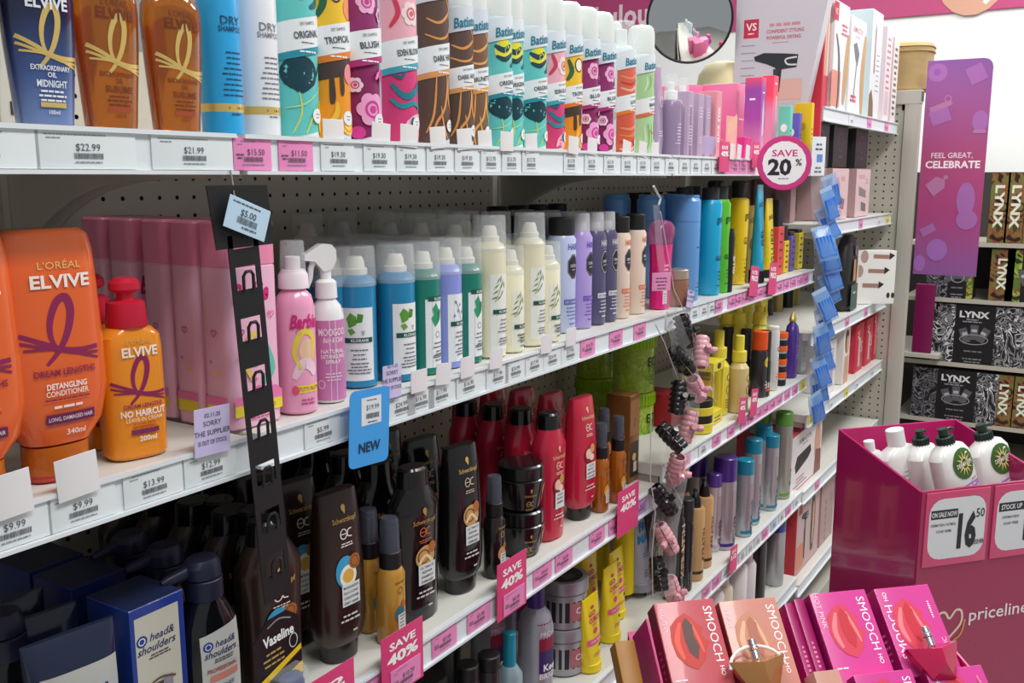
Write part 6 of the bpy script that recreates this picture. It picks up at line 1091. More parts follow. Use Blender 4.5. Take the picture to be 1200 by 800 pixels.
# claw clips
def claw(c):
    m = mat(c, .35, coat=.3); parts = []
    for s in (1, -1):
        g = G(); n = 11; R = .012
        zs_ = [-.024+.048*q/18 for q in range(19)]; vs = []; fs = []
        for q, zz in enumerate(zs_):
            w_ = (1-.16*(abs(zz)/.024)**2)*(1.0 if q % 3 else .90)
            for rr in (R, R-.0024):
                for k in range(n):
                    a_ = math.radians(4+k*150/(n-1)); vs.append((s*rr*w_*math.sin(a_)*1.05, -rr*w_*math.cos(a_)+.003, zz))
        for q in range(18):
            for k in range(n-1):
                A, B = q*2*n+k, q*2*n+n+k; C_, D_ = A+2*n, B+2*n; fs += [(A, A+1, C_+1, C_), (B, D_, D_+1, B+1)]
            A, B = q*2*n, q*2*n+n; fs += [(A, A+2*n, B+2*n, B), (A+n-1, B+n-1, B+3*n-1, A+3*n-1)]
        for q in (0, 18):
            for k in range(n-1): A = q*2*n+k; fs.append((A, A+n, A+n+1, A+1))
        g.add(vs, fs, m)
        for zz in (-.02, -.012, -.004, .004, .012, .02): g.tube([(s*.006, .013, zz), (s*.003, .0165, zz), (-s*.001, .018, zz)], [.0022, .0016, .0008], m, 6)
        g.tube([(s*.003, -.008, .0), (s*.006, -.014, .002), (s*.010, -.018, .003)], [.0035, .0055, .004], m, 8)
        parts.append(N('jaw', g))
    g = G(); g.tube([(.003*math.cos(k*.8), -.0085+.003*math.sin(k*.8), -.006+k*.0006) for k in range(20)], .0007, '#b9b9bd', 5); parts.append(N('spring', g))
    return parts
cb = claw('#1c1b1e'); cpk = claw('#e3aab4')
claws = [(cb, 804, 388), (cpk, 824, 412), (cb, 800, 424), (cpk, 818, 456), (cb, 797, 466), (cb, 787, 512), (cpk, 808, 500), (cpk, 794, 552), (cb, 779, 586), (cpk, 781, 632), (cb, 772, 672), (cpk, 790, 694)]
for k, (t, px, py) in enumerate(claws):
    col_ = 'black' if t is cb else 'pink'; p = onY(px, py, -.036 if t is cb else -.045)
    M = tr(*p)@rot('Z', random.uniform(-70, -20))@rot('Y', random.uniform(-55, 55))@rot('X', random.uniform(-30, 30))@Matrix.Scale(1.35, 4)
    inst('claw_clip', t, '%s ribbed hair claw clip on the clear hanging strip' % col_, 'hair clip', 'hair claw clips on the clear strip', mtx=M)
# the clear strip, a curved band hung from a hook
def band(pts, w, th, m, nm_, yaw=-40):
    w = w if isinstance(w, list) else [w]*len(pts)
    g = G(); d = Vector((math.cos(math.radians(yaw)), math.sin(math.radians(yaw)), 0))/2; nn = Vector((-d.y, d.x, 0)).normalized()*th/2
    vs = []; fs = []
    for q, ww in zip(pts, w): vs += [q-d*ww-nn, q+d*ww-nn, q+d*ww+nn, q-d*ww+nn]
    for i in range(len(pts)-1):
        for k in range(4): fs.append((4*i+k, 4*i+(k+1) % 4, 4*i+4+(k+1) % 4, 4*i+4+k))
    g.add(vs, fs, m); return N(nm_, g)
CL3 = mat('#eef1f3', .06, 0, 0, .2, .13)
edge = lambda ps, y: [onY(x, yy, y) for x, yy in ps]
g = G(); g.tube(edge([(774, 248), (790, 340), (812, 385), (836, 440), (838, 470)], -.040), .0011, mat('#dcd8dc', .2, 0, 0, 0, .8), 6); g.tube(edge([(768, 380), (778, 400), (793, 440), (806, 470), (815, 500)], -.03), .0011, mat('#dcd8dc', .2, 0, 0, 0, .8), 6)
g.tube(edge([(763, 480), (762, 560), (768, 600), (764, 650), (765, 700)], -.035), .0011, mat('#dcd8dc', .2, 0, 0, 0, .8), 6); g.tube(edge([(783, 555), (793, 578), (800, 590)], -.04), .001, mat('#dcd8dc', .2, 0, 0, 0, .8), 6)
st = [band(edge([(769, 240), (774, 300), (783, 350), (797, 400), (806, 450), (802, 500), (790, 560), (778, 620), (774, 700)], -.034), [.012, .014, .022, .04, .06, .06, .06, .06, .06], .0005, CL3, 'strip'), N('strip_edge', g)]
g = G(); g.tube(edge([(766, 218), (770, 226), (774, 232), (772, 240)], -.03), .0022, '#cfd3d6', 6); st.append(N('hook', g))
g = G(); pq = edge([(775, 330)], -.042)[0]; g.rbox(-.018, .018, -.0004, .0004, -.016, .016, '#e99ac6', .0003, M=tr(*pq)@rot('Z', -40)); g.prints(Flat(tuple(pq), (math.cos(-.7), math.sin(-.7), 0), (0, 0, 1)), [('l', 0, .006, .024, 4, .006, .002, '#7a3a60')], .0006); st.append(N('price_sticker', g))
inst('clear_clip_strip', st, 'clear plastic strip holding black and pink claw clips', 'clip strip')
# blue packet strip
pts = edge([(958, 170), (960, 230), (963, 300), (963, 380), (960, 440), (958, 490)], -.03)
st = [band(pts, .05, .0006, CL3, 'strip')]
g = G(); q = onY(959, 183, -.034); Mq = tr(*q)@rot('Z', -30); g.rbox(-.024, .024, -.0005, .0005, -.05, .05, '#e4e8ee', .0003, M=Mq); st.append(N('header_card', g))
st.append(N('header_print', G().prints(Flat(tuple(q), (math.cos(-.52), math.sin(-.52), 0), (0, 0, 1)), [('l', 0, .03, .03, 2, .012, .005, '#555a66'), ('r', .004, -.005, .02, .02, '#6a8fcf'), ('l', 0, -.03, .03, 2, .01, .005, '#777777')], .001)))
inst('packet_strip', st, 'clear strip with a white header card holding blue packets', 'clip strip')
bl = mat('#1f6fdc', .2, 0, 0, .5); bl2 = mat('#8ec0f4', .15, 0, 0, .4, .4)
g = G()
for i in range(5): g.tube([(-.022+.011*i, -.004, -.035), (-.022+.011*i, -.006, .02)], .0045, bl, 8)
g.box(-.027, .027, -.008, -.001, -.045, -.03, mat('#1f63c8', .3))
g2 = G(); g2.loft([(-.055, .031, .003, 4), (-.04, .031, .010, 3), (.02, .031, .009, 3), (.045, .031, .002, 4)], bl2, 20); g3 = G(); g3.box(-.030, .030, -.0006, .0006, .042, .056, mat('#b9d4f4', .2, 0, 0, 0, .6))
pkx = [N('sticks', g), N('clear_bag', g2), N('header', g3)]
for k, (px, py) in enumerate(((974, 225), (972, 240), (970, 262), (966, 285), (972, 300), (974, 322), (972, 338), (967, 358), (966, 380), (963, 398), (966, 418), (962, 436), (960, 455), (957, 478))):
    p = onY(px, py, -.05-.004*(k % 2)); inst('blue_packet', pkx, 'small clear packet of bright blue sticks on the hanging strip', 'packet', 'blue packets on the clear strip', mtx=tr(*p)@rot('Z', random.uniform(-60, -20))@rot('X', random.uniform(-20, 5))@rot('Y', random.uniform(-26, -8))@Matrix.Scale(.86, 4))

# ================================================================ BACKGROUND RIGHT
# hanging banner on the end panel
g = G(); y0, y1, z0, z1 = -.092, -.302, 1.150, 1.902; R_ = .03
poly = [(-y0, z0), (-y1, z0)]+[(-y1-R_+R_*math.sin(math.radians(a)), z1-R_+R_*math.cos(math.radians(a))) for a in (90, 60, 30, 0)]+[(-y0, z1)]
Mb = tr(3.725, 0, 0)@rot('Z', -90)
g.prism(poly, -.002, .002, grad('banner', [(0, '#8d5a9c'), (.28, '#ad4280'), (.55, '#b04a7a'), (.85, '#9c5696'), (1, '#8f58a2')], 1.15, 1.9, .4), M=Mb)
sfb = Flat((3.7228, -.197, 0), (0, -1, 0), (0, 0, 1)); LT = '#b878a4'; LT2 = '#a96aae'
pr = G().prints(sfb, [('t', 'FEEL GREAT,', -.004, 1.575, .019, '#f5dbe8', {'w': .135}), ('t', 'CELEBRATE', .0, 1.543, .025, '#fbeaf2', {'bold': .03, 'w': .178}), ('e', -.07, 1.86, .032, .032, LT2), ('e', -.072, 1.862, .012, .012, '#9a58ae'), ('q', .055, 1.85, .055, .06, LT2, {'rot': 25}), ('q', -.052, 1.71, .065, .05, LT2, {'rot': 20}), ('q', -.052, 1.745, .075, .018, LT, {'rot': 20}), ('o', -.03, 1.77, .012, .012, .004, LT), ('e', .078, 1.69, .026, .036, LT2), ('q', .078, 1.655, .04, .012, LT),
     ('p', [(-.085, 1.47), (-.05, 1.50), (-.02, 1.49), (-.02, 1.46), (-.055, 1.43)], LT), ('e', -.018, 1.498, .008, .008, LT), ('e', .052, 1.42, .03, .06, LT2), ('e', .06, 1.35, .035, .035, LT2), ('q', -.065, 1.31, .05, .03, LT2, {'rot': 30}), ('e', -.03, 1.24, .035, .04, '#a56ab8'), ('e', -.085, 1.19, .02, .03, '#a56ab8')])
inst('promo_banner', [N('panel', g, [N('print', pr)])], 'purple and pink banner reading FEEL GREAT, CELEBRATE beside the end panel', 'banner')
# beige storage basket on top of the end panel
g = G(); g.loft([(0, .085, .06, 3.4), (.005, .09, .065, 3.4), (.15, .095, .07, 3.2), (.155, .097, .072, 3.2), (.165, .096, .071, 3.2), (.168, .097, .072, 3.2), (.178, .094, .069, 3.1), (.186, .07, .05, 2.6)], mat('#c2a775', .8, bump=.5), 36)
g.tube([(-.02, -.0705, .14), (-.02, -.070, .02)], .0015, '#a88d5c', 6)
for zz in (.148, .166): g.tube([se(2*math.pi*k/40, .0975, .0725, 3.2)+(zz,) for k in range(40)], .0022, '#b09462', 6, True)
inst('cloth_basket', [N('basket', g)], 'beige cloth basket standing on top of the end panel', 'basket', None, (3.84, .02, 1.808), math.pi/2, scale=(1.15, 1.3, .93))
# convex mirror
p = onX(808, 22, 2.55); d_ = (CAM-p).normalized()
R0 = .115
Mm = tr(*p)@Vector((0, 0, 1)).rotation_difference(Vector((-.94, -.30, -.10)).normalized()).to_matrix().to_4x4()
g = G(); Rs = .26; vs = [(0, 0, Rs)]; fs = []; nr, na = 10, 40; zc = math.sqrt(Rs*Rs-R0*R0)
for i in range(1, nr+1):
    rr = R0*i/nr
    for k in range(na): a_ = 2*math.pi*k/na; vs.append((rr*math.cos(a_), rr*math.sin(a_), math.sqrt(Rs*Rs-rr*rr)))
vs = [(x, y, z-zc) for x, y, z in vs]
for k in range(na): fs.append((0, 1+k, 1+(k+1) % na))
for i in range(nr-1):
    for k in range(na): a_ = 1+i*na+k; b_ = 1+i*na+(k+1) % na; fs.append((a_, a_+na, b_+na, b_))
g.add(vs, fs, mat('#e9ecec', .03, 1.0)); g2 = G(); g2.tube([(R0*math.cos(k*math.pi/24), R0*math.sin(k*math.pi/24), 0) for k in range(48)], .0035, '#1a1a1a', 8, True)
g3 = G(); g3.cyl(R0-.004, -.012, -.002, '#2a2a2a'); g4 = G(); g4.tube([(0, 0, -.01), (0, .05, -.12)], .006, '#333333')
inst('convex_mirror', [N('mirror_glass', g), N('rim', g2), N('back_plate', g3), N('arm', g4)], 'round convex security mirror with a black rim above the pink cartons', 'mirror', None, mtx=Mm)
# far shelves with gift boxes, facing the camera
XL = 4.3
LK = '#17171a'
A_bw = pat('camo_grey', ['#1b1b1e', '#d9d9dc', '#2a2a2e', '#8d8d92', '#1d1d20'], 17, dist=2.5); A_gr = pat('camo_green', ['#2a2a1e', '#7f9a3c', '#a8bf4a', '#8a4a34', '#5a7a30'], 15, dist=2.2); A_br2 = pat('camo_brown', ['#2a211c', '#8a4c34', '#6f7a3c', '#9a5a3c', '#3a4a28'], 15, dist=2.2)
A_bw2 = pat('camo_dark', ['#141416', '#3a3a40', '#8a8a92', '#1d1d20', '#55555c'], 22, dist=2.5)
def lynx(w, h, L_, R2, pan=.5, pu=.02):
    """gift carton, front faces -X"""
    g = G(); g.rbox(0, .10, -w, 0, 0, h, mat('#232326', .5), .002); sf = Flat((0, -w/2, 0), (0, -1, 0), (0, 0, 1)); pw = w*pan
    u0 = pu; lw = (w/2+u0-pw/2); rw = (w/2-u0-pw/2)
    ops = [('q', -w/2+lw/2, h/2, lw, h*.98, L_), ('q', w/2-rw/2, h/2, rw, h*.98, R2), ('q', u0, h/2, pw, h*.98, LK), ('t', 'LYNX', u0-.004, h*.84, .026, '#e6e6e8', {'bold': .04, 'w': pw*.74}), ('l', u0-.01, h*.75, pw*.5, 2, .009, .005, '#9a9aa0')]
    for (a_, b_, rt) in ((-.035, .48, 20), (0, .54, 0), (.035, .50, -25)): ops.append(('q', u0+a_, h*b_, .030, .062, '#5d5d63', {'rot': rt})); ops.append(('q', u0+a_, h*(b_+.03), .020, .012, '#b9b9bf', {'rot': rt}))
    ops += [('o', u0, h*.42, pw*.36, .022, .003, '#a8a8ae'), ('l', u0, h*.22, pw*.7, 1, 0, .006, '#77777c'), ('l', u0, h*.09, pw*.7, 2, .012, .005, '#8a8a90')]
    return [N('box', g, [N('print', G().prints(sf, ops))])]
def lynx_tall(w, h, A, rt=-90):
    g = G(); g.rbox(0, .08, -w, 0, 0, h, mat('#3a2f22', .5), .002); sf = Flat((0, -w/2, 0), (0, -1, 0), (0, 0, 1))
    return [N('box', g, [N('print', G().prints(sf, [('q', 0, h/2, w*.96, h*.98, A), ('t', 'LYNX', 0, h*.52, .032, '#e9edd8', {'rot': rt, 'bold': .04, 'w': h*.6})]))])]
def at(px, py, X=XL): return onX(px, py, X)
GL = 'patterned gift boxes on the far shelves'
zs = [at(1150, 497).z, at(1150, 428).z, at(1150, 352).z, at(1150, 285).z]   # shelf tops
BX = lambda px, z, t, lb: inst('gift_box', t, lb, 'gift box', GL, (XL, at(px, 400).y, z))
H0, H1, H2 = zs[1]-zs[0]-.03, zs[2]-zs[1]-.02, zs[3]-zs[2]-.02
w1 = abs(at(1176, 460).y-at(1075, 460).y)
BX(1073, zs[0], lynx(w1, H0, A_bw2, A_bw, .46, .008), 'black and grey patterned gift box, lowest on the far shelves')
for k, px in enumerate((1170, 1192)): BX(px, zs[0], lynx_tall(.075, H0, A_br2), 'slim camouflage gift box on the lowest far shelf, %s one' % ['left', 'right'][k])
BX(1088, zs[1], lynx(w1, H1, A_bw, A_bw, .46, .008), 'black and white patterned gift box on the middle far shelf')
BX(1180, zs[1], lynx(w1, H1, A_bw, A_bw, .46, .03), 'black and white patterned gift box cut by the right edge')
BX(1080, zs[2], lynx(.18, H2, A_bw2, A_gr, .4, .03), 'green and black camouflage gift box below the purple banner')
BX(1153, zs[2], lynx_tall(.09, H2, A_br2), 'slim brown camouflage gift box beside the green camouflage one'); BX(1172, zs[2], lynx(.18, H2, A_gr, A_gr, .5, .01), 'green camouflage gift box with a black panel at the right edge')
for k, px in enumerate((1146, 1165, 1186)): BX(px, zs[3], lynx_tall(.07, .285, A_br2), 'tall brown camouflage gift box on the top far shelf')
for k, z in enumerate(zs):
    g = G(); g.rbox(0, .5, -1.0, .04, -.012, -.001, mat('#b9b4a6', .5), .002, M=tr(-.012, 0, 0)); g.box(-.014, -.011, -1.0, .04, -.014, .004, mat('#b9b4a6', .5)); inst('shelf', [N('board', g)], 'thin beige far shelf holding gift boxes, %s from the bottom' % ['lowest', 'second', 'third', 'topmost'][k], 'shelf', 'far gift box shelves', (XL, 0, z))
g = G(); g.box(XL+.48, XL+.5, -1.0, .35, 0, 1.52, mat('#37332f', .7)); g.rbox(XL-.02, XL+.5, .36, .40, 0, 1.52, METAL, .003); g.box(XL-.02, XL+.5, -1.04, -1.0, 0, 1.52, METAL); g.box(XL, XL+.5, -1.0, .36, 0, .3, METAL)
single('far_shelf_unit', g, 'dark backed far shelving unit holding the gift boxes', 'shelving')
g = G(); g.rbox(0, .02, -.075, 0, .0, .29, mat('#7d1550', .4), .003); p = at(1068, 410); inst('magenta_box', [N('box', g)], 'dark magenta box standing beside the end panel below the banner', 'box', None, (4.24, at(1068, 410, 4.24).y, zs[1]+.04))
g = G(); g.rbox(0, .45, -.11, .2, -.02, 0, METAL, .002); inst('shelf', [N('board', g)], 'short grey shelf end under the dark magenta box', 'shelf', 'far gift box shelves', (4.235, at(1068, 410, 4.24).y+.0, zs[1]+.0395))
# small sign framed on the white wall at the right edge
g = G(); g.box(4.992, 4.999, -.71, -.56, 1.62, 1.74, '#f4f4f4'); g.prints(Flat((4.991, -.635, 1.68), (0, -1, 0), (0, 0, 1)), [('r', 0, .056, .15, .006, '#d9608f'), ('r', -.07, 0, .006, .12, '#d9608f'), ('r', 0, -.056, .15, .006, '#d9608f')], .001)
single('wall_sign', g, 'white wall sign with a pink outline, cut by the right edge', 'sign')

# ================================================================ DISPLAY BIN
FR = onZ(1080, 576, 0); dd = ray(1080, 576); dd = dd/math.hypot(dd.x, dd.y); Fp = CAM+dd*1.9
ea = math.radians(-41); e1 = Vector((math.cos(ea), math.sin(ea), 0)); e2 = Vector((-math.sin(ea), math.cos(ea), 0))
MG = mat('#a01b5c', .18, coat=.6); MG2 = mat('#c4246f', .35); MG3 = mat('#a8345f', .3, coat=.3)
Mbin = Matrix(((e1.x, e2.x, 0, Fp.x), (e1.y, e2.y, 0, Fp.y), (0, 0, 1, 0), (0, 0, 0, 1)))
zf = Fp.z; dB = None
best = None
for k in range(10, 60):
    q = Fp+e2*(k*.01); vx = (q.x-CAM.x)*_Xc[0]+(q.y-CAM.y)*_Yc[0]+0; 
    for zz in (0,):
        for hh in range(0, 60):
            zt = zf+hh*.005; c = Vector((q.x, q.y, zt))-CAM; cxx = c.x*_Xc[0]+c.y*_Yc[0]+c.z*_Zc[0]; cyy = c.x*_Xc[1]+c.y*_Yc[1]+c.z*_Zc[1]; cw = c.x*_Xc[2]+c.y*_Yc[2]+c.z*_Zc[2]
            e_ = abs(600+FPX*cxx/cw-983)+abs(400-FPX*cyy/cw-502)
            if best is None or e_ < best[0]: best = (e_, k*.01, zt)
DEP, zb = best[1], best[2]; WID = .30
g = G(); T = .006
g.prism([(0, 0), (0, 0)], 0, 0, MG) if False else None
side = [(0, 0), (DEP, 0), (DEP, zb), (0, zf)]
for x_ in (0, WID):
    g.prism([(a_, b_) for a_, b_ in side], -T/2, T/2, MG, M=Mbin@tr(x_, 0, 0)@rot('Z', 90))
gf = G(); gf.box(0, WID, -T/2, T/2, 0, zf, MG3, M=Mbin); gb = G(); gb.box(0, WID, DEP-T/2, DEP+T/2, 0, zb, MG2, M=Mbin); gs = G(); gs.box(0, WID, 0, DEP, zf-.275, zf-.27, MG2, M=Mbin)
zl = zf-.262
hp = lambda L_: [(.086+(a-.086)*1.15, zl+b*1.15) for a, b in L_]
pr = G().prints(Flat(tuple(Mbin@Vector((0, -T/2, 0))), tuple(e1), (0, 0, 1)), [('s', hp([(.088, -.040), (.062, -.017), (.064, .005), (.076, .007), (.086, -.005), (.098, .009), (.110, .005), (.110, -.017), (.088, -.040)]), .005, '#f3d9c8'), ('s', hp([(.090, -.050), (.060, -.036), (.052, -.010)]), .007, '#d9a45a'), ('s', hp([(.092, -.050), (.112, -.036), (.118, -.010)]), .004, '#d9a45a'), ('t', 'priceline', .205, zl-.004, .027, '#fbeef4', {'w': .145, 'bold': .01})], .0008)
inst('display_bin', [N('side_panels', g), N('front_panel', gf, [N('print', pr)]), N('back_panel', gb), N('inner_shelf', gs)], 'glossy magenta cardboard display bin holding white lotion bottles', 'display bin')
def sale_plate(u, w, ops, lb):
    g = G(); g.rbox(-w/2, w/2, -.003, 0, -.075, .075, mat('#d9527f', .15, coat=.5), .001); pr = G().prints(Flat((0, -.0031, 0), (1, 0, 0), (0, 0, 1)), ops)
    return inst('price_plate', [N('plate', g, [N('print', pr)])], lb, 'price sign', 'price signs on the magenta bin', mtx=Mbin@tr(u, -T/2, zf-.078))
def rr_poly(w, h, r): return [(sx*(w/2-r)+r*math.cos(math.radians(a0+a)), sy*(h/2-r)+r*math.sin(math.radians(a0+a))) for sx, sy, a0 in ((1, 1, 0), (-1, 1, 90), (-1, -1, 180), (1, -1, 270)) for a in (0, 22, 45, 67, 90)]
KK = '#2c2c34'
sale_plate(.083, .148, [('p', rr_poly(.132, .122, .03), '#e3e8ec'), ('r', -.031, .030, .062, .018, '#2f3038'), ('t', 'ON SALE NOW', -.031, .030, .010, '#f0f2f4', {'bold': .02, 'w': .058}), ('t', 'DERMAVEEN OATMEAL', -.032, .009, .0055, KK, {'w': .058}), ('t', 'COND 500ML', -.030, -.004, .0055, KK, {'w': .036}), ('t', '16', .024, -.006, .066, KK, {'bold': .05, 'w': .044}), ('t', '50', .053, .026, .018, KK, {'w': .020}), ('t', '22.00', .054, -.033, .010, KK, {'w': .022}), ('r', .054, -.033, .024, .0012, KK)], 'pink framed ON SALE NOW 16.50 price sign on the magenta bin')
sale_plate(.242, .148, [('p', rr_poly(.132, .122, .03), '#e3e8ec'), ('r', -.031, .030, .062, .018, '#2f3038'), ('t', 'STOCK UP', -.031, .030, .010, '#f0f2f4', {'bold': .02, 'w': .05}), ('t', 'DERMAVEEN', -.032, .009, .0055, KK, {'w': .04}), ('t', 'SOAP FREE', -.030, -.004, .0055, KK, {'w': .036}), ('t', '16', .024, -.006, .066, KK, {'bold': .05, 'w': .044})], 'pink framed price sign cut by the right edge')
# lotion bottles leaning in the bin
def lotion(pump=True, lab=True):
    P = [(0, .034, .020, 2.6), (.004, .040, .025, 2.6), (.10, .041, .026, 2.6), (.142, .039, .025, 2.6), (.153, .031, .021, 2.4), (.158, .019, .016, 2.2), (.161, .0145, .0145, 2)]
    g = G(); g.loft(P, mat('#e9ebe8', .3, coat=.3), 36)
    ops = [('e', .004, .128, .026, .024, '#41682f'), ('e', .004, .128, .020, .009, '#35592a')]
    for k in range(12):
        a_ = k*math.pi/6; 
        if abs(math.sin(a_)) > .3: ops.append(('p', [(.004+.006*math.cos(a_-.3), .128+.008*math.sin(a_-.3)), (.004+.019*math.cos(a_), .128+.020*math.sin(a_)), (.004+.006*math.cos(a_+.3), .128+.008*math.sin(a_+.3))], '#e3cf8a'))
    ops += [('t', 'DERMAVEEN', .004, .128, .007, '#f3efd8', {'w': .038, 'bold': .02}), ('r', .008, .092, .044, .009, '#b08ad0'), ('l', .008, .092, .036, 1, 0, .003, '#efe4f8'), ('l', .008, .05, .03, 2, .006, .002, '#9a9a9a'), ('l', .018, .101, .02, 1, 0, .0016, '#9a9a9a')]
    if not lab: ops = [('l', 0, .12, .04, 10, .007, .0016, '#a0a5a8'), ('r', 0, .04, .04, .006, '#8a8f93'), ('l', 0, .03, .03, 2, .006, .003, '#60656a')]
    k = [N('print', G().prints(Rnd(P, True), ops, .001))]
    g2 = G()
    if pump:
        c = mat('#23352f', .35); g2.cyl(.0150, .158, .172, c, 24)
        for q in range(18): g2.box(-.0009, .0009, -.001, .001, .159, .171, c, M=rot('Z', q*20)@tr(0, -.0153, 0))
        g2.cyl(.008, .172, .176, c); g2.loft([(0, .009, .008, 2.4), (.009, .009, .008, 2.4)], c, 20, M=tr(0, 0, .175)); g2.tube([(0, 0, .180), (.016, -.002, .179), (.022, -.003, .176)], [.004, .003, .0025], c)
    else: g2.cyl(.0165, .158, .186, mat('#eef0ef', .35), 24)
    return [N('bottle', g, k), N('pump' if pump else 'cap', g2)]
lp, lc_ = lotion(), lotion(False, False)
def inbin(px, py, ydep, tree, lb, lean=16, sc=1.0, tw=0, tl=-12):
    # top centre seen at px,py ; ydep metres behind the front panel
    o_ = Fp+e2*ydep; dr = ray(px, py); t_ = (o_-CAM).dot(e2)/dr.dot(e2); q = CAM+dr*t_; u = (q-Fp).dot(e1)
    M = Mbin@tr(u, ydep, q.z)@rot('X', -lean)@rot('Z', tw)@rot('Y', tl)@Matrix.Diagonal((sc*1.0, sc*.92, sc*1.12, 1))@tr(0, 0, -.184)
    return inst('lotion_bottle', tree, lb, 'bottle', 'white lotion bottles in the magenta bin', mtx=M)
inbin(1104, 502, .07, lp, 'white pump bottle with a green oval label, middle of the bin', 10, 1.16, 10, -16); inbin(1149, 497, .135, lp, 'white pump bottle with a green oval label, right of the bin', 10, 1.2, 6, -16)
inbin(1077, 504, .165, lp, 'white pump bottle half hidden behind the middle labelled one', 10, 1.12, 30, -14)
inbin(1048, 504, .195, lc_, 'white bottle with a white cap showing its small print', 6, 1.16, 0, -12); inbin(1018, 517, .215, lc_, 'white bottle with a white cap at the left of the bin', 4, .7, 0, -10)

# ================================================================ PERFUME TRAY
ea = math.radians(-46); f1 = Vector((math.cos(ea), math.sin(ea), 0)); fb = Vector((-math.sin(ea), math.cos(ea), 0)); beta = math.radians(45)
U = Vector((0, 0, 1))*math.cos(beta)+fb*math.sin(beta); Nn = f1.cross(U)   # towards the viewer
d_ = ray(948, 696); d_ = d_/math.hypot(d_.x, d_.y); P0 = CAM+d_*1.25
def onplane(px, py, off=0): d = ray(px, py); o_ = P0+Nn*off; return CAM+d*((o_-CAM).dot(Nn)/d.dot(Nn))
def Mt(px, py, off=0):
    q = onplane(px, py, off); B = -Nn
    return Matrix(((f1.x, B.x, U.x, q.x), (f1.y, B.y, U.y, q.y), (f1.z, B.z, U.z, q.z), (0, 0, 0, 1)))
def lips(u, v, s, c1, c2, c3):
    s *= 1.0; O = [(-.017, .0), (-.0155, .020), (-.008, .030), (0, .036), (.005, .031), (.009, .022), (.014, .016), (.011, .006), (.017, -.004), (.013, -.012), (.010, -.024), (.001, -.036), (-.008, -.030), (-.015, -.018)]
    I_ = [(-.004, .022), (.0, .030), (.005, .02), (.004, .006), (.007, -.008), (.003, -.024), (-.003, -.014), (-.005, .004)]
    return [('p', [(u+a*s, v+b*s) for a, b in O], c1), ('s', [(u-.009*s, v-.022*s), (u-.012*s, v), (u-.006*s, v+.024*s)], .007*s, c2, 1), ('s', [(u+.010*s, v-.016*s), (u+.008*s, v), (u+.004*s, v+.024*s)], .004*s, c2, 1), ('p', [(u+a*s, v+b*s) for a, b in I_], c3)]
def smooch(w, h, d, c, side, name, lp_, flip=False, spine='#a8125e'):
    g = G(); g.rbox(0, w, 0, d, -h, 0, mat(c, .3, coat=.3), .0008); g.box(-.0004, .0, .0008, d-.0008, -h+.001, -.001, mat(side, .3)); m = -1 if flip else 1
    ops = [(o_[0], [(w*.45+(a-w*.45)*1.45, b) for a, b in o_[1]])+tuple(o_[2:]) for o_ in lips(w*.45, -h*.44, 1.0, *lp_)]
    if not flip: ops = [('t', 'SMOOCH', w*.86, -h*.38, .0115, '#fdf3f6', {'rot': -90, 'w': h*.6, 'bold': 0}), ('t', 'HO', w*.86, -h*.78, .006, '#fdf3f6', {'rot': -90}), ('t', name, w*.10, -h*.20, .0065, '#f3c7da', {'rot': -90, 'w': .006*len(name)}), ('l', w*.16, -h*.84, .020, 1, 0, .002, '#f7dbe6', )]+ops
    else: ops = [('t', 'SMOOCH', w*.14, -h*.50, .0115, '#fdf3f6', {'rot': 90, 'w': h*.6, 'bold': 0}), ('t', 'HO', w*.14, -h*.10, .006, '#fdf3f6', {'rot': 90}), ('t', 'ANIC', w*.9, -h*.7, .0065, '#f3c7da', {'rot': 90}), ('l', w*.86, -h*.2, .004, 8, .003, .002, '#f7dbe6')]+ops
    pr = G().prints(Flat((0, 0, 0), (1, 0, 0), (0, 0, 1)), ops)
    pr2 = G().prints(Flat((-.0005, d/2, -h/2), (0, -1, 0), (0, 0, 1)), [('l', 0, .0, d*.4, 5, .008, .003, '#e88ab8')])
    return [N('box', g, [N('print', pr), N('side_print', pr2)])]
w, h, dp = .081, .118, .032
GP = 'boxed perfumes in the front tray'
RDS = ('#c63a33', '#ef5b48', '#5b3f3c'); NUD = ('#c98a70', '#eab393', '#b5705a'); PNK = ('#d9425a', '#f0848a', '#c9303f')
inst('perfume_box', smooch(w, h, dp, '#c45a63', '#8a2a3a', 'CUPIO', RDS), 'dusty red boxed perfume with a grey and red lips picture', 'box', GP, mtx=Mt(766, 707))
inst('perfume_box', smooch(.079, h, dp, '#d08e80', '#9a3040', 'NUDE', NUD), 'nude pink boxed perfume with a bronze lips picture', 'box', GP, mtx=Mt(842, 705, .001))
inst('perfume_box', smooch(w, h, .05, '#d8479a', '#9a1a66', 'HOT PINK', PNK), 'hot pink boxed perfume, left of the front pair', 'box', GP, mtx=Mt(948, 696))
inst('perfume_box', smooch(w, h, dp, '#d8479a', '#9a1a66', '', PNK, True), 'hot pink boxed perfume with lettering on its left, right of the pair', 'box', GP, mtx=Mt(1024, 690, .002))
for k, (px, py, off) in enumerate(((925, 705, -.010), (936, 700, -.004))): 
    g = G(); g.rbox(0, .014, 0, .035, -h, 0, mat('#a81a68', .3, coat=.3), .0006); pr = G().prints(Flat((.007, 0, -h*.5), (1, 0, 0), (0, 0, 1)), [('l', 0, .0, .004, 6, .006, .003, '#e88ab8')])
    inst('perfume_box', [N('box', g, [N('print', pr)])], 'dark magenta perfume box seen edge on, %s one' % ['left', 'right'][k], 'box', GP, mtx=Mt(px-6, py+2, off-.006))
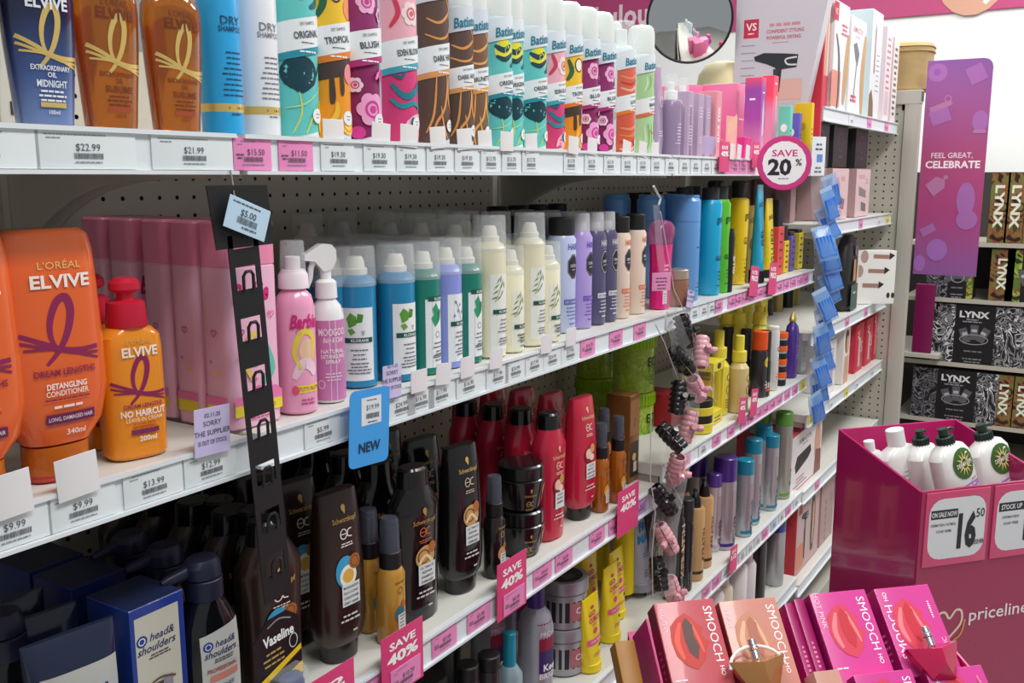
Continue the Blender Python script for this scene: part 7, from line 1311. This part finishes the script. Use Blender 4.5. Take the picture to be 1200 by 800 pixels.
inst('perfume_box', smooch(.080, .10, dp, '#d8479a', '#9a1a66', 'HOT', PNK), 'hot pink boxed perfume in the lower row, left one', 'box', GP, mtx=Mt(1000, 791, .02)); inst('perfume_box', smooch(.080, .10, dp, '#d8479a', '#9a1a66', '', PNK, True), 'hot pink boxed perfume in the lower row, right one', 'box', GP, mtx=Mt(1084, 786, .02))
g = G(); g.rbox(0, .034, 0, .03, -.05, 0, mat('#cf9a8a', .35), .0006); inst('carton_end', [N('box', g)], 'small nude pink carton corner in the lower row', 'box', GP, mtx=Mt(953, 787, .03))
# lip shaped perfume bottles
def perf(c, m):
    g = G(); top = [(-.037, .014), (.030, .018), (.036, .019)]; 
    vs = [(-.037, 0, .012), (.037, 0, .016), (.016, 0, -.030), (-.016, 0, -.028), (0, -.018, .004), (-.034, .014, .012), (.034, .014, .016), (.015, .014, -.030), (-.015, .014, -.028), (0, -.016, -.016)]
    g.add(vs, [(0, 4, 1), (0, 3, 9), (0, 9, 4), (1, 4, 9), (1, 9, 2), (3, 2, 9), (5, 6, 7, 8), (0, 1, 6, 5), (1, 2, 7, 6), (2, 3, 8, 7), (3, 0, 5, 8)], m)
    g2 = G(); g2.cyl(.0055, .012, .024, STEEL, 20, M=tr(0, .002, 0)); g2.cyl(.0065, .024, .029, STEEL, 20, M=tr(0, .002, 0)); g2.cyl(.0052, .029, .038, STEEL, 20, M=tr(0, .002, 0))
    return [N('bottle', g, [], None), N('spray_neck', g2)]
tp_ = perf('', mat('#c58a52', .16, .55, 0, .5))
g = G(); g.tube([(.036*math.cos(math.radians(a)), .004, .004+.026*math.sin(math.radians(a))) for a in range(0, 190, 15)], .0022, '#ecebe8', 8)
inst('perfume_bottle', tp_+[N('plastic_collar', g)], 'bronze gem shaped perfume bottle lying on the nude pink box', 'perfume bottle', 'perfume bottles in the tray', mtx=Mt(891, 784, .022))
inst('perfume_bottle', perf('', mat('#c81a52', .12, .1, 0, .7)), 'crimson gem shaped perfume bottle before the right pink box', 'perfume bottle', 'perfume bottles in the tray', mtx=Mt(1097, 768, .024))
# tray: side walls, back, slatted floor
g = G()
def wall(px0, py0, px1, py1, off0, off1):
    pass
a0 = onplane(760, 716); uL = (a0-P0).dot(f1); b0 = onplane(1106, 735); uR = (b0-P0).dot(f1); c0 = onplane(1160, 800); 
Mtr = Mt(948, 696)
MT = mat('#c41c72', .35)
g.prism([(.001, -.012), (.004, -.14), (.004, -.32), (-.07, -.32), (-.07, -.012)], uL-.006, uL-.003, MT, M=Mtr@rot('Z', -90)); gR = G(); gR.prism([(-.02, -.06), (.02, -.13), (.05, -.32), (-.05, -.32), (-.032, -.06)], uR+.003, uR+.006, MT, M=Mtr@rot('Z', -90))
gB = G(); gB.box(uL-.006, uR+.006, .055, .058, -.32, .0-.012, MT, M=Mtr); gB.box(uL-.006, uR+.006, -.03, .058, -.325, -.32, MT, M=Mtr)
gS = G(); Ms_ = Matrix(((f1.x, fb.x, 0, P0.x), (f1.y, fb.y, 0, P0.y), (0, 0, 1, 0), (0, 0, 0, 1))); gS.prism([(-.21, 0), (.06, 0), (.06, P0.z-.06), (-.21, P0.z-.30)], -uR-.006, -uL+.006, MT, M=Ms_@rot('Z', 90))
inst('perfume_tray', [N('stand', gS), N('left_wall', g), N('right_wall', gR), N('back', gB)], 'magenta cardboard tray holding the boxed perfumes in the foreground', 'tray')
# the carton with orange and pink print beside the tray
g = G(); g.rbox(-.016, .01, .022, .05, -.32, -.03, mat('#a8742c', .4), .001, M=Mtr); g.rbox(-.015, .009, .0212, .0225, -.30, -.11, mat('#b8367c', .4), .0002, M=Mtr)
inst('orange_pack', [N('pack', g)], 'orange and pink pack standing at the left of the perfume tray', 'pack', None, mtx=tr(*(f1*(uL-.030))))

# ================================================================ unique labels
ORD = ['first', 'second', 'third', 'fourth', 'fifth', 'sixth', 'seventh', 'eighth', 'ninth', 'tenth', 'eleventh', 'twelfth', 'thirteenth', 'fourteenth', 'fifteenth', 'sixteenth', 'seventeenth', 'eighteenth', 'nineteenth', 'twentieth']
bpy.context.view_layer.update()
by = {}
for o in THINGS: by.setdefault(o['label'], []).append(o)
for lb, os_ in by.items():
    if len(os_) < 2: continue
    def key(o):
        c = o.matrix_world.translation-CAM; return (c.x*_Xc[0]+c.y*_Yc[0]+c.z*_Zc[0])/(c.x*_Xc[2]+c.y*_Yc[2]+c.z*_Zc[2])
    os_.sort(key=key)
    deep = len({round(o.matrix_world.translation.y, 2) for o in os_}) > 1 and 'behind' in lb
    for k, o in enumerate(os_):
        if 'group' not in o: o['group'] = lb[:50]
        w_ = lb.split(); suf = [ORD[k], 'from', 'left'] if k < 20 else []
        w_ = w_[:16-len(suf)]; o['label'] = ' '.join(w_).rstrip(',')+(', '+' '.join(suf) if suf else '')
